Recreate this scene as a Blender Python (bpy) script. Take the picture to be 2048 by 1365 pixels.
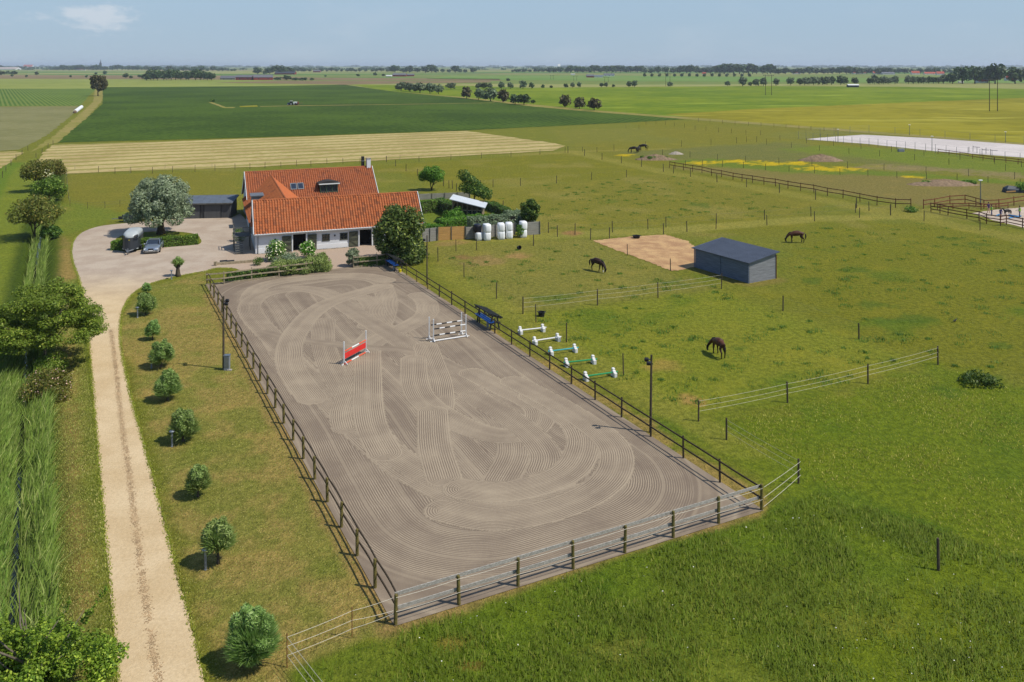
import bpy, bmesh, math, random
import numpy as np
from mathutils import Vector, Matrix
R = math.radians
random.seed(7); rng = np.random.default_rng(7)
scene = bpy.context.scene
COL = scene.collection
for o in list(bpy.data.objects): bpy.data.objects.remove(o)

# ------------------------------------------------------------------ camera
# level drone view with a vertical lens shift (verticals stay vertical)
H, F, HV, CU = 23.0, 1667.0, 131.0, 1024.0
cam = bpy.data.cameras.new('camera'); camo = bpy.data.objects.new('camera', cam)
COL.objects.link(camo); scene.camera = camo
camo.location = (0, 0, H); camo.rotation_euler = (R(90), 0, 0)
cam.sensor_width = 36.0; cam.lens = 36.0 * F / 2048.0
cam.shift_y = -(682.5 - HV) / 2048.0
cam.clip_start = 0.5; cam.clip_end = 80000
scene.render.resolution_x = 1024; scene.render.resolution_y = 682

# ------------------------------------------------------------------ sun, sky, exposure
SUN_EL, SUN_AZ = 54.0, 105.4            # azimuth clockwise from +Y (view direction)
sun = bpy.data.lights.new('sun', 'SUN'); suno = bpy.data.objects.new('sun', sun); COL.objects.link(suno)
sun.energy = 4.2; sun.angle = R(0.53); sun.color = (1.0, 0.95, 0.87)
sdir = Vector((math.cos(R(SUN_EL)) * math.sin(R(SUN_AZ)), math.cos(R(SUN_EL)) * math.cos(R(SUN_AZ)), math.sin(R(SUN_EL))))
suno.rotation_euler = sdir.to_track_quat('Z', 'Y').to_euler(); suno.location = (60, -20, 80)
world = bpy.data.worlds.new('World'); scene.world = world; world.use_nodes = True
nt = world.node_tree; nt.nodes.clear()
N = lambda t, **k: nodeset(nt.nodes.new(t), **k)
def nodeset(n, **k):
    for a, b in k.items(): setattr(n, a, b)
    return n
sky = N('ShaderNodeTexSky', sky_type='NISHITA', sun_disc=False)
sky.sun_elevation = R(SUN_EL); sky.sun_rotation = R(SUN_AZ); sky.air_density = 1.0; sky.dust_density = 0.15; sky.ozone_density = 3.0; sky.altitude = 0
bg = N('ShaderNodeBackground'); bg.inputs[1].default_value = 0.125
wo = N('ShaderNodeOutputWorld')
# thin fair-weather cloud in the sky itself (procedural, on the view direction)
tc = N('ShaderNodeTexCoord'); sep = N('ShaderNodeSeparateXYZ'); nt.links.new(tc.outputs['Generated'], sep.inputs[0])
at = N('ShaderNodeMath', operation='ARCTAN2'); nt.links.new(sep.outputs[0], at.inputs[0]); nt.links.new(sep.outputs[1], at.inputs[1])
comb = N('ShaderNodeCombineXYZ'); nt.links.new(at.outputs[0], comb.inputs[0])
ms = N('ShaderNodeMath', operation='MULTIPLY'); nt.links.new(sep.outputs[2], ms.inputs[0]); ms.inputs[1].default_value = 2.6; nt.links.new(ms.outputs[0], comb.inputs[1])
def wnoise(scale, det, off=(0, 0, 0), rough=0.55):
    mp = N('ShaderNodeMapping'); nt.links.new(comb.outputs[0], mp.inputs[0]); mp.inputs[1].default_value = off
    n = N('ShaderNodeTexNoise'); nt.links.new(mp.outputs[0], n.inputs[0]); n.inputs['Scale'].default_value = scale; n.inputs['Detail'].default_value = det; n.inputs['Roughness'].default_value = rough
    return n.outputs[0]
def wmath(op, a, b=0.0, c=None):
    n = N('ShaderNodeMath', operation=op)
    for i, x in enumerate((a, b) if c is None else (a, b, c)):
        if isinstance(x, (int, float)): n.inputs[i].default_value = x
        else: nt.links.new(x, n.inputs[i])
    return n.outputs[0]
def cloud(az, el, wa, we, pw):
    dx = wmath('DIVIDE', wmath('SUBTRACT', at.outputs[0], az), wa); dy = wmath('DIVIDE', wmath('SUBTRACT', sep.outputs[2], el), we)
    d = wmath('SQRT', wmath('ADD', wmath('MULTIPLY', dx, dx), wmath('MULTIPLY', dy, dy)))
    return wmath('MULTIPLY', wmath('MAXIMUM', wmath('SUBTRACT', 1.0, d), 0.0), pw)
def ramp(x, lo, hi):
    mr = N('ShaderNodeMapRange', interpolation_type='SMOOTHSTEP'); nt.links.new(x, mr.inputs[0]); mr.inputs[1].default_value = lo; mr.inputs[2].default_value = hi
    return mr.outputs[0]
cl = wmath('ADD', cloud(-0.462, 0.055, 0.06, 0.017, 1.0), cloud(-0.455, 0.038, 0.07, 0.014, 0.45))
cl = wmath('ADD', cl, cloud(-0.54, 0.048, 0.05, 0.014, 0.4))
body = ramp(wmath('ADD', cl, wmath('MULTIPLY', wnoise(42, 8, (3.1, .7, 0), .62), 1.5)), 0.95, 1.5)
wisp = wmath('MULTIPLY', ramp(wnoise(7, 5, (1.7, 4.2, 0)), 0.48, 0.8), 0.10)
cf = wmath('ADD', wmath('MULTIPLY', body, 0.42), wisp)
mix = N('ShaderNodeMixRGB'); nt.links.new(cf, mix.inputs[0]); mix.inputs[2].default_value = (5.9, 5.9, 6.1, 1)
veil = wmath('SUBTRACT', 1.0, ramp(sep.outputs[2], 0.02, 0.35))       # even summer haze low in the sky, all round
vmx = N('ShaderNodeMixRGB'); nt.links.new(wmath('MULTIPLY', veil, 0.88), vmx.inputs[0]); nt.links.new(sky.outputs[0], vmx.inputs[1]); vmx.inputs[2].default_value = (2.42, 3.38, 4.5, 1)
nt.links.new(vmx.outputs[0], mix.inputs[1]); nt.links.new(mix.outputs[0], bg.inputs[0]); nt.links.new(bg.outputs[0], wo.inputs[0])
scene.view_settings.view_transform = 'Standard'; scene.view_settings.look = 'None'
scene.view_settings.exposure = 0.15; scene.view_settings.gamma = 1.0; scene.view_settings.use_curve_mapping = False
scene.render.engine = 'CYCLES'
scene.cycles.max_bounces = 6; scene.cycles.transparent_max_bounces = 8; scene.cycles.volume_bounces = 0

# ------------------------------------------------------------------ helpers
def G(u, v, z=0.0):
    y = F * (H - z) / (v - HV); return Vector(((u - CU) * y / F, y, z))
def hgt(y, px): return px * y / F                     # metres for px at distance y
def C(r, g, b, k=1.0):
    f = lambda c: ((c / 255 + .055) / 1.055) ** 2.4 if c > 10 else c / 255 / 12.92
    return (f(r) * k, f(g) * k, f(b) * k)
def hsh(ix, iy, s):
    n = (ix.astype(np.int64) * 374761393 + iy.astype(np.int64) * 668265263 + s * 974711) & 0x7fffffff
    n = ((n ^ (n >> 13)) * 1274126177) & 0x7fffffff
    return ((n ^ (n >> 16)) & 0xffff) / 65535.0
def vnoise(x, y, s=0):
    ix, iy = np.floor(x), np.floor(y); fx, fy = x - ix, y - iy
    fx = fx * fx * (3 - 2 * fx); fy = fy * fy * (3 - 2 * fy)
    a, b, c, d = hsh(ix, iy, s), hsh(ix + 1, iy, s), hsh(ix, iy + 1, s), hsh(ix + 1, iy + 1, s)
    return (a * (1 - fx) + b * fx) * (1 - fy) + (c * (1 - fx) + d * fx) * fy
def fbm(x, y, s=0, o=4):
    t = 0; a = .5; n = 0
    for i in range(o): t = t + a * vnoise(x, y, s + i * 17); n += a; a *= .5; x = x * 2.03 + 11; y = y * 2.03 + 5
    return t / n
def segdist(px, py, pts, closed=False):
    d = np.full(px.shape, 1e9)
    P = list(pts) + ([pts[0]] if closed else [])
    for a, b in zip(P[:-1], P[1:]):
        ax, ay, bx, by = a[0], a[1], b[0], b[1]; L = (bx - ax) ** 2 + (by - ay) ** 2 + 1e-12
        t = np.clip(((px - ax) * (bx - ax) + (py - ay) * (by - ay)) / L, 0, 1)
        d = np.minimum(d, np.hypot(px - ax - t * (bx - ax), py - ay - t * (by - ay)))
    return d
def inpoly(px, py, P):
    c = np.zeros(px.shape, bool); n = len(P)
    for i in range(n):
        x1, y1, x2, y2 = P[i][0], P[i][1], P[i - 1][0], P[i - 1][1]
        if y1 == y2: continue
        c ^= ((y1 > py) != (y2 > py)) & (px < (x2 - x1) * (py - y1) / (y2 - y1) + x1)
    return c
def sd(px, py, P): return np.where(inpoly(px, py, P), 1, -1) * segdist(px, py, P, True)
def sstep(x, a, b): t = np.clip((x - a) / (b - a), 0, 1); return t * t * (3 - 2 * t)
def pxpoly(*p): return [G(u, v) for u, v in p]
def smoothline(pts, n=8):
    P = [Vector(p).to_3d() for p in pts]; out = []
    for i in range(len(P) - 1):
        p0, p1, p2, p3 = P[max(i - 1, 0)], P[i], P[i + 1], P[min(i + 2, len(P) - 1)]
        for k in range(n):
            t = k / n; out.append(.5 * ((2 * p1) + (p2 - p0) * t + (2 * p0 - 5 * p1 + 4 * p2 - p3) * t * t + (3 * p1 - p0 - 3 * p2 + p3) * t ** 3))
    out.append(P[-1]); return out

# ---- meshes
class MB:
    def __init__(s): s.v = []; s.f = []
    def add(s, vs, fs):
        b = len(s.v); s.v += [tuple(q) for q in vs]; s.f += [tuple(b + i for i in f) for f in fs]; return s
    def box(s, c, d, m=None):
        c = Vector(c); x, y, z = d[0] / 2, d[1] / 2, d[2] / 2
        vs = [Vector(q) for q in ((-x, -y, -z), (x, -y, -z), (x, y, -z), (-x, y, -z), (-x, -y, z), (x, -y, z), (x, y, z), (-x, y, z))]
        if m is not None: vs = [m @ q for q in vs]
        return s.add([q + c for q in vs], [(0, 3, 2, 1), (4, 5, 6, 7), (0, 1, 5, 4), (1, 2, 6, 5), (2, 3, 7, 6), (3, 0, 4, 7)])
    def bbox(s, c, d, b=.02, m=None):                  # box with chamfered vertical and top edges
        c = Vector(c); x, y, z = d[0] / 2, d[1] / 2, d[2] / 2; rings = []
        for zz, i in ((-z, 0), (z - b, 0), (z, b)):
            rings.append([Vector(q) for q in ((-x + b + i, -y + i, zz), (x - b - i, -y + i, zz), (x - i, -y + b + i, zz), (x - i, y - b - i, zz), (x - b - i, y - i, zz), (-x + b + i, y - i, zz), (-x + i, y - b - i, zz), (-x + i, -y + b + i, zz))])
        if m is not None: rings = [[m @ q for q in r] for r in rings]
        return s.loft([[q + c for q in r] for r in rings], True, True)
    def loft(s, rings, cap0=False, cap1=False, closed=True):
        n = len(rings[0]); vs = [q for r in rings for q in r]; fs = []
        for i in range(len(rings) - 1):
            for k in range(n if closed else n - 1):
                a, b = i * n + k, i * n + (k + 1) % n; fs.append((a, b, b + n, a + n))
        if cap0: fs.append(tuple(reversed(range(n))))
        if cap1: fs.append(tuple(range((len(rings) - 1) * n, len(rings) * n)))
        return s.add(vs, fs)
    def tube(s, pts, rad, n=6, cap=True):
        pts = [Vector(p) for p in pts]; rings = []
        if not hasattr(rad, '__len__'): rad = [rad] * len(pts)
        for i, p in enumerate(pts):
            d = (pts[min(i + 1, len(pts) - 1)] - pts[max(i - 1, 0)]).normalized()
            a = d.cross(Vector((0, 0, 1)) if abs(d.z) < .95 else Vector((1, 0, 0))).normalized(); b = d.cross(a)
            rings.append([p + rad[i] * (math.cos(t) * a + math.sin(t) * b) for t in [2 * math.pi * k / n for k in range(n)]])
        return s.loft([list(reversed(r)) for r in rings], cap, cap)
    def lathe(s, c, prof, n=12):
        c = Vector(c)
        return s.loft([[c + Vector((r * math.cos(2 * math.pi * k / n), r * math.sin(2 * math.pi * k / n), z)) for k in range(n)] for r, z in prof], True, True)
    def plank(s, p0, p1, w, t, up=Vector((0, 0, 1))):  # board from p0 to p1, height w, thickness t
        p0, p1 = Vector(p0), Vector(p1); d = (p1 - p0).normalized(); a = d.cross(up).normalized(); b = a.cross(d)
        r = lambda p: [p - a * t / 2 - b * w / 2, p + a * t / 2 - b * w / 2, p + a * t / 2 + b * w / 2, p - a * t / 2 + b * w / 2]
        return s.loft([r(p0), r(p1)], True, True)
    def poly(s, pts, z0, z1):                          # prism
        n = len(pts); return s.loft([[(p[0], p[1], z0) for p in pts], [(p[0], p[1], z1) for p in pts]], True, True)
    def mesh(s, name, m, smooth=False):
        me = bpy.data.meshes.new(name); me.from_pydata(s.v, [], s.f)
        if m: me.materials.append(M[m] if isinstance(m, str) else m)
        if smooth: me.shade_smooth()
        return me
    def build(s, name, m, parent=None, smooth=False): return link(name, s.mesh(name, m, smooth), parent)
def link(name, me, parent=None, loc=None):
    o = bpy.data.objects.new(name, me); COL.objects.link(o)
    if parent is not None: o.parent = parent
    if loc is not None: o.location = loc
    return o
def npmesh(name, v, f, m=None, smooth=False):
    v = np.asarray(v, np.float32); f = np.asarray(f, np.int32); k = f.shape[1]
    me = bpy.data.meshes.new(name); me.vertices.add(len(v)); me.vertices.foreach_set('co', v.ravel())
    me.loops.add(f.size); me.loops.foreach_set('vertex_index', f.ravel())
    me.polygons.add(len(f)); me.polygons.foreach_set('loop_start', np.arange(0, f.size, k, dtype=np.int32))
    me.update(calc_edges=True)
    if m: me.materials.append(M[m] if isinstance(m, str) else m)
    if smooth: me.polygons.foreach_set('use_smooth', np.ones(len(f), bool))
    return me
def tag(o, label=None, cat=None, group=None, kind=None):
    if label: o['label'] = label
    if cat: o['category'] = cat
    if group: o['group'] = group
    if kind: o['kind'] = kind
    return o
def thing(name, label, cat, loc=(0, 0, 0), rz=0.0, group=None):
    o = bpy.data.objects.new(name, None); COL.objects.link(o); o.empty_display_size = .3
    o.location = loc; o.rotation_euler = (0, 0, rz); return tag(o, label, cat, group)
def struct(o): o['kind'] = 'structure'; return o
def kids(o): return [c for c in bpy.data.objects if c.parent == o]
def dup(o, loc=None, rz=None, label=None, group=None, scale=None, parent=None, root=True):
    c = o.copy(); COL.objects.link(c)
    if not root: c.parent = parent
    if root:
        if loc is not None: c.location = loc
        if rz is not None: c.rotation_euler = (0, 0, rz)
        if scale is not None: c.scale = scale if hasattr(scale, '__len__') else (scale,) * 3
        tag(c, label, None, group)
    for k in kids(o): dup(k, parent=c, root=False)
    return c

# ---- materials
M = {}
def newmat(name):
    m = bpy.data.materials.new(name); m.use_nodes = True; t = m.node_tree; M[name] = m
    return m, t, t.nodes['Principled BSDF'], t.nodes['Material Output']
def nd(t, ty, ins=None, **k):
    n = t.nodes.new(ty)
    for a, b in k.items(): setattr(n, a, b)
    for a, b in (ins or {}).items():
        if hasattr(b, 'is_output'): t.links.new(b, n.inputs[a])
        else: n.inputs[a].default_value = b
    return n
def c4(c): return (c[0], c[1], c[2], 1.0)
def noise(t, vec, scale, det=3, rough=.55, off=None):
    if off: vec = nd(t, 'ShaderNodeMapping', {0: vec, 1: off}).outputs[0]
    return nd(t, 'ShaderNodeTexNoise', {0: vec, 'Scale': scale, 'Detail': det, 'Roughness': rough}).outputs[0]
def mr(t, x, a, b, c=0.0, d=1.0, sm=True):
    n = nd(t, 'ShaderNodeMapRange', {0: x, 1: a, 2: b, 3: c, 4: d})
    if sm: n.interpolation_type = 'SMOOTHSTEP'
    return n.outputs[0]
def mx(t, f, a, b, mode='MIX'):
    n = nd(t, 'ShaderNodeMixRGB', blend_type=mode)
    for i, x in enumerate((f, a, b)):
        if hasattr(x, 'is_output'): t.links.new(x, n.inputs[i])
        else: n.inputs[i].default_value = x if (i == 0) else c4(x)
    return n.outputs[0]
def mth(t, op, a, b=0.0):
    n = nd(t, 'ShaderNodeMath', {0: a, 1: b}, operation=op); return n.outputs[0]
def bump(t, bs, h, strength, dist):
    n = nd(t, 'ShaderNodeBump', {'Strength': strength, 'Distance': dist, 'Height': h}); t.links.new(n.outputs[0], bs.inputs['Normal']); return n
def objco(t): return nd(t, 'ShaderNodeTexCoord').outputs['Object']
def wpos(t): return nd(t, 'ShaderNodeNewGeometry').outputs['Position']
def mat(name, col, rough=.7, var=.25, scale=3.0, metal=0.0, b=0.0, bs=20.0, spec=.3, col2=None, coat=0.0, stretch=None):
    m, t, p, _ = newmat(name); v = objco(t)
    if stretch: v = nd(t, 'ShaderNodeMapping', {0: v, 3: stretch}).outputs[0]
    n = noise(t, v, scale, 5); col2 = col2 or tuple(c * (1 - var * 1.6) for c in col); hi = tuple(min(1, c * (1 + var * .6)) for c in col)
    n2 = noise(t, v, scale * 7, 3); k = mth(t, 'ADD', mth(t, 'MULTIPLY', n, .7), mth(t, 'MULTIPLY', n2, .3))
    t.links.new(mx(t, mr(t, k, .3, .7), col2, hi), p.inputs['Base Color'])
    p.inputs['Roughness'].default_value = rough; p.inputs['Metallic'].default_value = metal; p.inputs['Specular IOR Level'].default_value = spec
    if coat: p.inputs['Coat Weight'].default_value = coat; p.inputs['Coat Roughness'].default_value = .08
    if b: bump(t, p, noise(t, v, bs, 4), b, .02)
    return m
def leafmat(name, c1, c2, c3=None, trans=.28, rough=.55):
    m, t, p, out = newmat(name); g = nd(t, 'ShaderNodeNewGeometry'); oi = nd(t, 'ShaderNodeObjectInfo')
    r = g.outputs['Random Per Island']; col = mx(t, r, c1, c2)
    if c3: col = mx(t, mr(t, r, .82, .9), col, c3)
    n = noise(t, objco(t), .6, 3); col = mx(t, mr(t, n, .35, .65, .0, .55), col, tuple(x * .62 for x in c1))
    hs = nd(t, 'ShaderNodeHueSaturation', {'Color': col, 'Hue': mr(t, oi.outputs['Random'], 0, 1, .485, .515, False), 'Value': mr(t, oi.outputs['Random'], 0, 1, .85, 1.15, False)})
    t.links.new(hs.outputs[0], p.inputs['Base Color']); p.inputs['Roughness'].default_value = rough; p.inputs['Specular IOR Level'].default_value = .25
    tr = nd(t, 'ShaderNodeBsdfTranslucent', {0: hs.outputs[0]}); ms_ = nd(t, 'ShaderNodeMixShader', {0: trans, 1: p.outputs[0], 2: tr.outputs[0]})
    t.links.new(ms_.outputs[0], out.inputs[0]); return m
# ------------------------------------------------------------------ setting: ground
KG = np.array((1.0, .95, .66))                                             # photo colour -> albedo
def grassmat(name, bs_=1.0, attr='tint', far=False):
    m, t, p, _ = newmat(name); v = wpos(t)
    a = nd(t, 'ShaderNodeAttribute', attribute_name=attr).outputs['Color']
    n1 = noise(t, v, 2.2, 6, .65); n2 = noise(t, v, 9.0, 4, .6); n0 = noise(t, v, .22, 5, .6)
    nb = noise(t, nd(t, 'ShaderNodeMapping', {0: v, 3: (1.0, 3.0, 1.0), 2: (0, 0, .5)}).outputs[0], 12, 3, .6)
    f = mr(t, n1, .41, .59); col = mx(t, f, mx(t, 1.0, a, (.74, .77, .70), 'MULTIPLY'), mx(t, 1.0, a, (1.2, 1.17, 1.25), 'MULTIPLY'))
    col = mx(t, mr(t, n2, .44, .62, 0, .65), col, mx(t, 1.0, a, (.6, .66, .55), 'MULTIPLY'))
    col = mx(t, mr(t, n0, .52, .68, 0, .5), col, mx(t, 1.0, a, (1.30, 1.16, 1.22), 'MULTIPLY'))
    col = mx(t, mr(t, n0, .46, .30, 0, .5), col, mx(t, 1.0, a, (.78, .88, .74), 'MULTIPLY'))
    col = mx(t, mr(t, nb, .5, .72, 0, .4), col, mx(t, 1.0, a, (1.45, 1.4, 1.6), 'MULTIPLY'))
    t.links.new(col, p.inputs['Base Color']); p.inputs['Roughness'].default_value = .9; p.inputs['Specular IOR Level'].default_value = .1
    h = mth(t, 'ADD', mth(t, 'MULTIPLY', n1, 1.0), mth(t, 'MULTIPLY', n2, .45)); bump(t, p, h, bs_, .26)
    return m
grassmat('grass')
def bilin(name, us, vs, P, m): pass
# perspective-graded grid: fine close to the yard, coarse far off
ny, nx = 430, 640
yy = 24.0 * (760 / 24.0) ** (np.arange(ny) / (ny - 1)); ss = np.linspace(-1.05, 1.05, nx)
Yg = np.repeat(yy[:, None], nx, 1); Xg = Yg * ss[None, :] * (1 + 22 / Yg)
# ditch centre line, driveway, arena corners
DITCH = smoothline([G(u, v) for u, v in ((2, 1500), (14, 1330), (26, 1150), (36, 950), (46, 800), (52, 700), (62, 600), (72, 520), (80, 465), (92, 405), (104, 360), (112, 325))], 6)
DRIVE_L = [(243, 1480), (236, 1365), (218, 1150), (203, 985), (190, 830), (179, 700), (171, 620), (160, 565), (146, 525), (143, 500), (150, 478), (167, 464), (200, 453), (250, 447), (300, 443), (350, 439), (392, 436)]
DRIVE_R = [(462, 436), (480, 428), (500, 447), (514, 509), (600, 501), (700, 492), (790, 487), (800, 505), (776, 524), (698, 533), (664, 540), (560, 553), (520, 556), (470, 537), (432, 537), (410, 543), (365, 551), (320, 562), (285, 575), (258, 597), (243, 630), (240, 670), (246, 720), (263, 800), (292, 905), (322, 1020), (352, 1140), (382, 1250), (410, 1365), (438, 1480)]
ISLAND = [(222, 492), (232, 501), (262, 503), (300, 498), (345, 494), (397, 489), (401, 478), (388, 468), (340, 463), (285, 465), (240, 473)]
YARD = [G(u, v) for u, v in DRIVE_L + DRIVE_R]
ISL = [G(u, v) for u, v in ISLAND]
A_, B_, Cc, D_ = (Vector((-4.79, 34.26, 0)), Vector((12.9, 43.1, 0)), Vector((-31.9, 87.2, 0)), Vector((-14.4, 96.9, 0)))
ARENA = [A_, B_, D_, Cc]
dd = segdist(Xg, Yg, DITCH)
nz = fbm(Xg * .12, Yg * .12, 3); nz2 = fbm(Xg * .6, Yg * .6, 9); nz3 = fbm(Xg * .03, Yg * .03, 21)
Zg = -1.0 * sstep(-dd, -1.4, -.3) + 0.10 * (nz - .5) * sstep(Yg, 40, 60) * 0
rgb = np.zeros(Xg.shape + (3,))
def paint(mask, c, k=KG):
    global rgb
    c = np.array(C(*c)) * k; rgb = rgb * (1 - mask[..., None]) + c * mask[..., None]
def area(pts, c, w=1.0, n=1.0, a=1.0, world=False, nzz=None):
    P = pts if world else [G(u, v) for u, v in pts]
    paint(a * sstep(sd(Xg, Yg, P) + n * ((nzz if nzz is not None else nz2) - .5) * 2, -w, w), c)
def blob(u, v, ru, rv, c, a=1.0, n=.8):
    p = G(u, v); rx = ru * p.y / F; ry = rv * p.y * p.y / F / H
    d = np.hypot((Xg - p.x) / rx, (Yg - p.y) / ry) + n * (nz2 - .5) * 2
    paint(a * sstep(-d, -1.1, -.5), c)
def band(pts, wd, c, a=1.0, n=.5, soft=.5):
    P = [G(u, v) for u, v in pts]; paint(a * sstep(-(segdist(Xg, Yg, P) + n * (nz2 - .5) * 2), -wd - soft, -wd + soft), c)
paint(np.ones(Xg.shape), (113, 117, 44))
area([(1100, 260), (2200, 240), (2200, 300), (1400, 300), (1150, 300)], (118, 119, 52), 3, 6)
# paddock in front of the yard
area([(835, 485), (1190, 480), (1345, 545), (1445, 580), (1046, 630), (870, 520)], (124, 122, 60), 1.5, 2)
area([(1046, 630), (1445, 580), (1570, 622), (1876, 730), (1397, 843), (1250, 760)], (120, 126, 42), 1.5, 2)
# wide paddock on the right
area([(1570, 600), (1630, 445), (1850, 445), (2600, 560), (2600, 800), (1876, 735)], (114, 116, 34), 3, 5)
area([(1397, 850), (1876, 735), (2700, 900), (3200, 1600), (1000, 1600), (1590, 1000)], (100, 116, 26), 2, 3)
paint(.45 * sstep(nz3, .45, .65) * sstep(Xg, 12, 26), (122, 116, 28))
paint(.75 * sstep(nz, .56, .74) * sstep(Xg, 2, 8) * sstep(-Yg, -120, -80), (84, 108, 26))
# back paddocks
area([(560, 345), (1150, 305), (1330, 345), (1185, 361), (900, 380), (790, 345)], (116, 116, 36), 2, 3)
area([(900, 385), (1180, 362), (1330, 348), (1640, 405), (1620, 430), (1095, 465)], (120, 118, 46), 2, 3)
paint(.55 * sstep(nz, .55, .72) * sstep(Yg, 105, 120) * sstep(-Yg, -240, -200), (138, 130, 72))
area([(130, 350), (480, 343), (485, 430), (385, 400), (270, 440), (140, 440)], (120, 118, 46), 2, 3)
# far right strips
area([(1230, 305), (1560, 285), (2200, 352), (2200, 365), (1700, 325), (1340, 322)], (110, 112, 62), 2, 4)
area([(1690, 335), (1900, 345), (2200, 372), (2200, 352), (1800, 330)], (134, 122, 92), 2, 6, .9)
area([(1340, 334), (1560, 338), (1800, 350), (2200, 385), (2200, 425), (1850, 412), (1640, 383), (1450, 352)], (124, 115, 68), 1.5, 2)
area([(1640, 290), (1850, 302), (2200, 345), (2200, 362), (1850, 332), (1680, 312), (1560, 300)], (110, 123, 44), 3, 6)
area([(1345, 322), (1440, 318), (1690, 338), (1900, 352), (2200, 376), (2200, 386), (1800, 352), (1560, 345)], (104, 120, 40), 2, 4)
# paler mown lanes
band([(905, 480), (1097, 472), (1330, 462), (1630, 438), (1850, 432)], 2.2, (140, 136, 70), .8)
band([(1140, 303), (1205, 318), (1330, 345), (1560, 385), (1640, 400), (1850, 440), (2100, 490)], 2.4, (134, 130, 62), .8)
band([(1030, 311), (1140, 304), (1330, 298)], 2.0, (140, 132, 70), .6)
band([(880, 540), (1000, 610), (1140, 700), (1260, 770), (1480, 900)], 1.3, (132, 132, 58), .7)
band([(1250, 650), (1500, 690), (1700, 740)], 3, (128, 128, 46), .4, 2, 2)
# bare earth
blob(975, 520, 60, 12, (142, 122, 84), .8); blob(1030, 512, 34, 8, (160, 128, 92), .8); blob(930, 516, 30, 6, (134, 108, 76), .8)
blob(1330, 735, 40, 14, (148, 128, 72), .7); blob(1388, 800, 22, 12, (160, 130, 84), .8)
blob(1140, 467, 28, 5, (150, 112, 84), .8); blob(905, 487, 40, 6, (150, 124, 90), .7)
band([(1388, 537), (1440, 552), (1497, 570), (1556, 560)], .9, (132, 118, 72), .7, .6, .5); blob(1430, 470, 60, 5, (130, 122, 66), .6)
# weeds / rank grass
for u, v, a, b in ((1110, 598, 46, 9), (1258, 382, 30, 5), (1405, 411, 32, 6), (1217, 402, 22, 4), (1960, 755, 40, 14), (1910, 790, 40, 20), (2010, 690, 26, 8), (1480, 700, 20, 5), (1350, 565, 36, 7), (1640, 500, 30, 6), (1700, 540, 40, 8), (1950, 488, 26, 5), (1900, 478, 18, 4), (1620, 560, 30, 8), (1800, 640, 60, 12), (1740, 610, 40, 10)):
    blob(u, v, a * .8, b * .8, (74, 100, 30), .6, 1.6)
# buttercups
for u, v, a, b in ((1560, 327, 70, 4), (1660, 338, 60, 4), (1400, 326, 30, 3), (1480, 324, 50, 3), (1250, 311, 16, 2.4), (1820, 354, 20, 2), (1840, 355, 18, 2)):
    blob(u, v, a, b, (196, 170, 10), .85, 1.5)
# lawn between drive and arena: dry, brownish
area([(240, 640), (290, 575), (410, 545), (418, 585), (790, 1260), (575, 1340), (640, 1500), (430, 1500), (240, 700)], (126, 125, 66), .3, .5)
lawn = sstep(sd(Xg, Yg, [G(u, v) for u, v in ((240, 640), (290, 575), (410, 545), (418, 585), (790, 1260), (575, 1340), (640, 1500), (430, 1500), (240, 700))]), -.3, .3)
st = .5 + .5 * np.sin((Xg * .893 + Yg * .45) * 2 * math.pi / 2.6 + nz * 2)
paint(.28 * lawn * st, (114, 120, 52)); paint(.8 * lawn * sstep(nz * .45 + nz2 * .55, .46, .60), (152, 133, 86)); paint(.6 * lawn * sstep(-nz, -.46, -.34), (106, 118, 46))
band([(246, 720), (263, 800), (292, 905), (322, 1020), (352, 1140), (382, 1250), (410, 1365)], .7, (104, 110, 34), .8)
# strip along the arena fence
band([(418, 590), (560, 850), (704, 1110), (790, 1262), (1000, 1195), (1240, 1115), (1520, 1034)], .55, (150, 126, 88), .9, .5, .3)
band([(1520, 1012), (1440, 955), (1290, 855), (1140, 755), (960, 655), (850, 585), (800, 550)], .6, (152, 128, 84), .75, .9, .3)
# verge west of the drive
area([(140, 480), (190, 830), (236, 1365), (240, 1500), (60, 1500), (110, 900), (110, 560), (120, 470)], (126, 118, 70), .4, .8)
vg = sstep(sd(Xg, Yg, [G(u, v) for u, v in ((140, 480), (190, 830), (236, 1365), (240, 1500), (60, 1500), (110, 900), (110, 560), (120, 470))]), -.3, .6)
paint(.85 * vg * sstep(nz * .5 + nz2 * .5, .44, .58), (152, 130, 84)); 
band([(150, 560), (172, 700), (184, 850), (200, 1000), (216, 1180), (232, 1365), (240, 1500)], .8, (96, 110, 36), .8)
# meadow west of the ditch
area([(-900, 1500), (0, 1500), (26, 1150), (46, 800), (60, 600), (80, 465), (112, 325), (-300, 325)], (98, 120, 36), .5, .8)
band([(-10, 800), (20, 640), (45, 500), (70, 380), (80, 330)], .35, (92, 84, 40), .8, .3, .3)
band([(-30, 640), (0, 500), (50, 345), (80, 318)], 2.5, (120, 128, 48), .7)
paint(sstep(-dd, -3.2, -1.6), (66, 84, 24)); paint(sstep(-dd, -1.0, -.5), (40, 36, 24))
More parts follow.
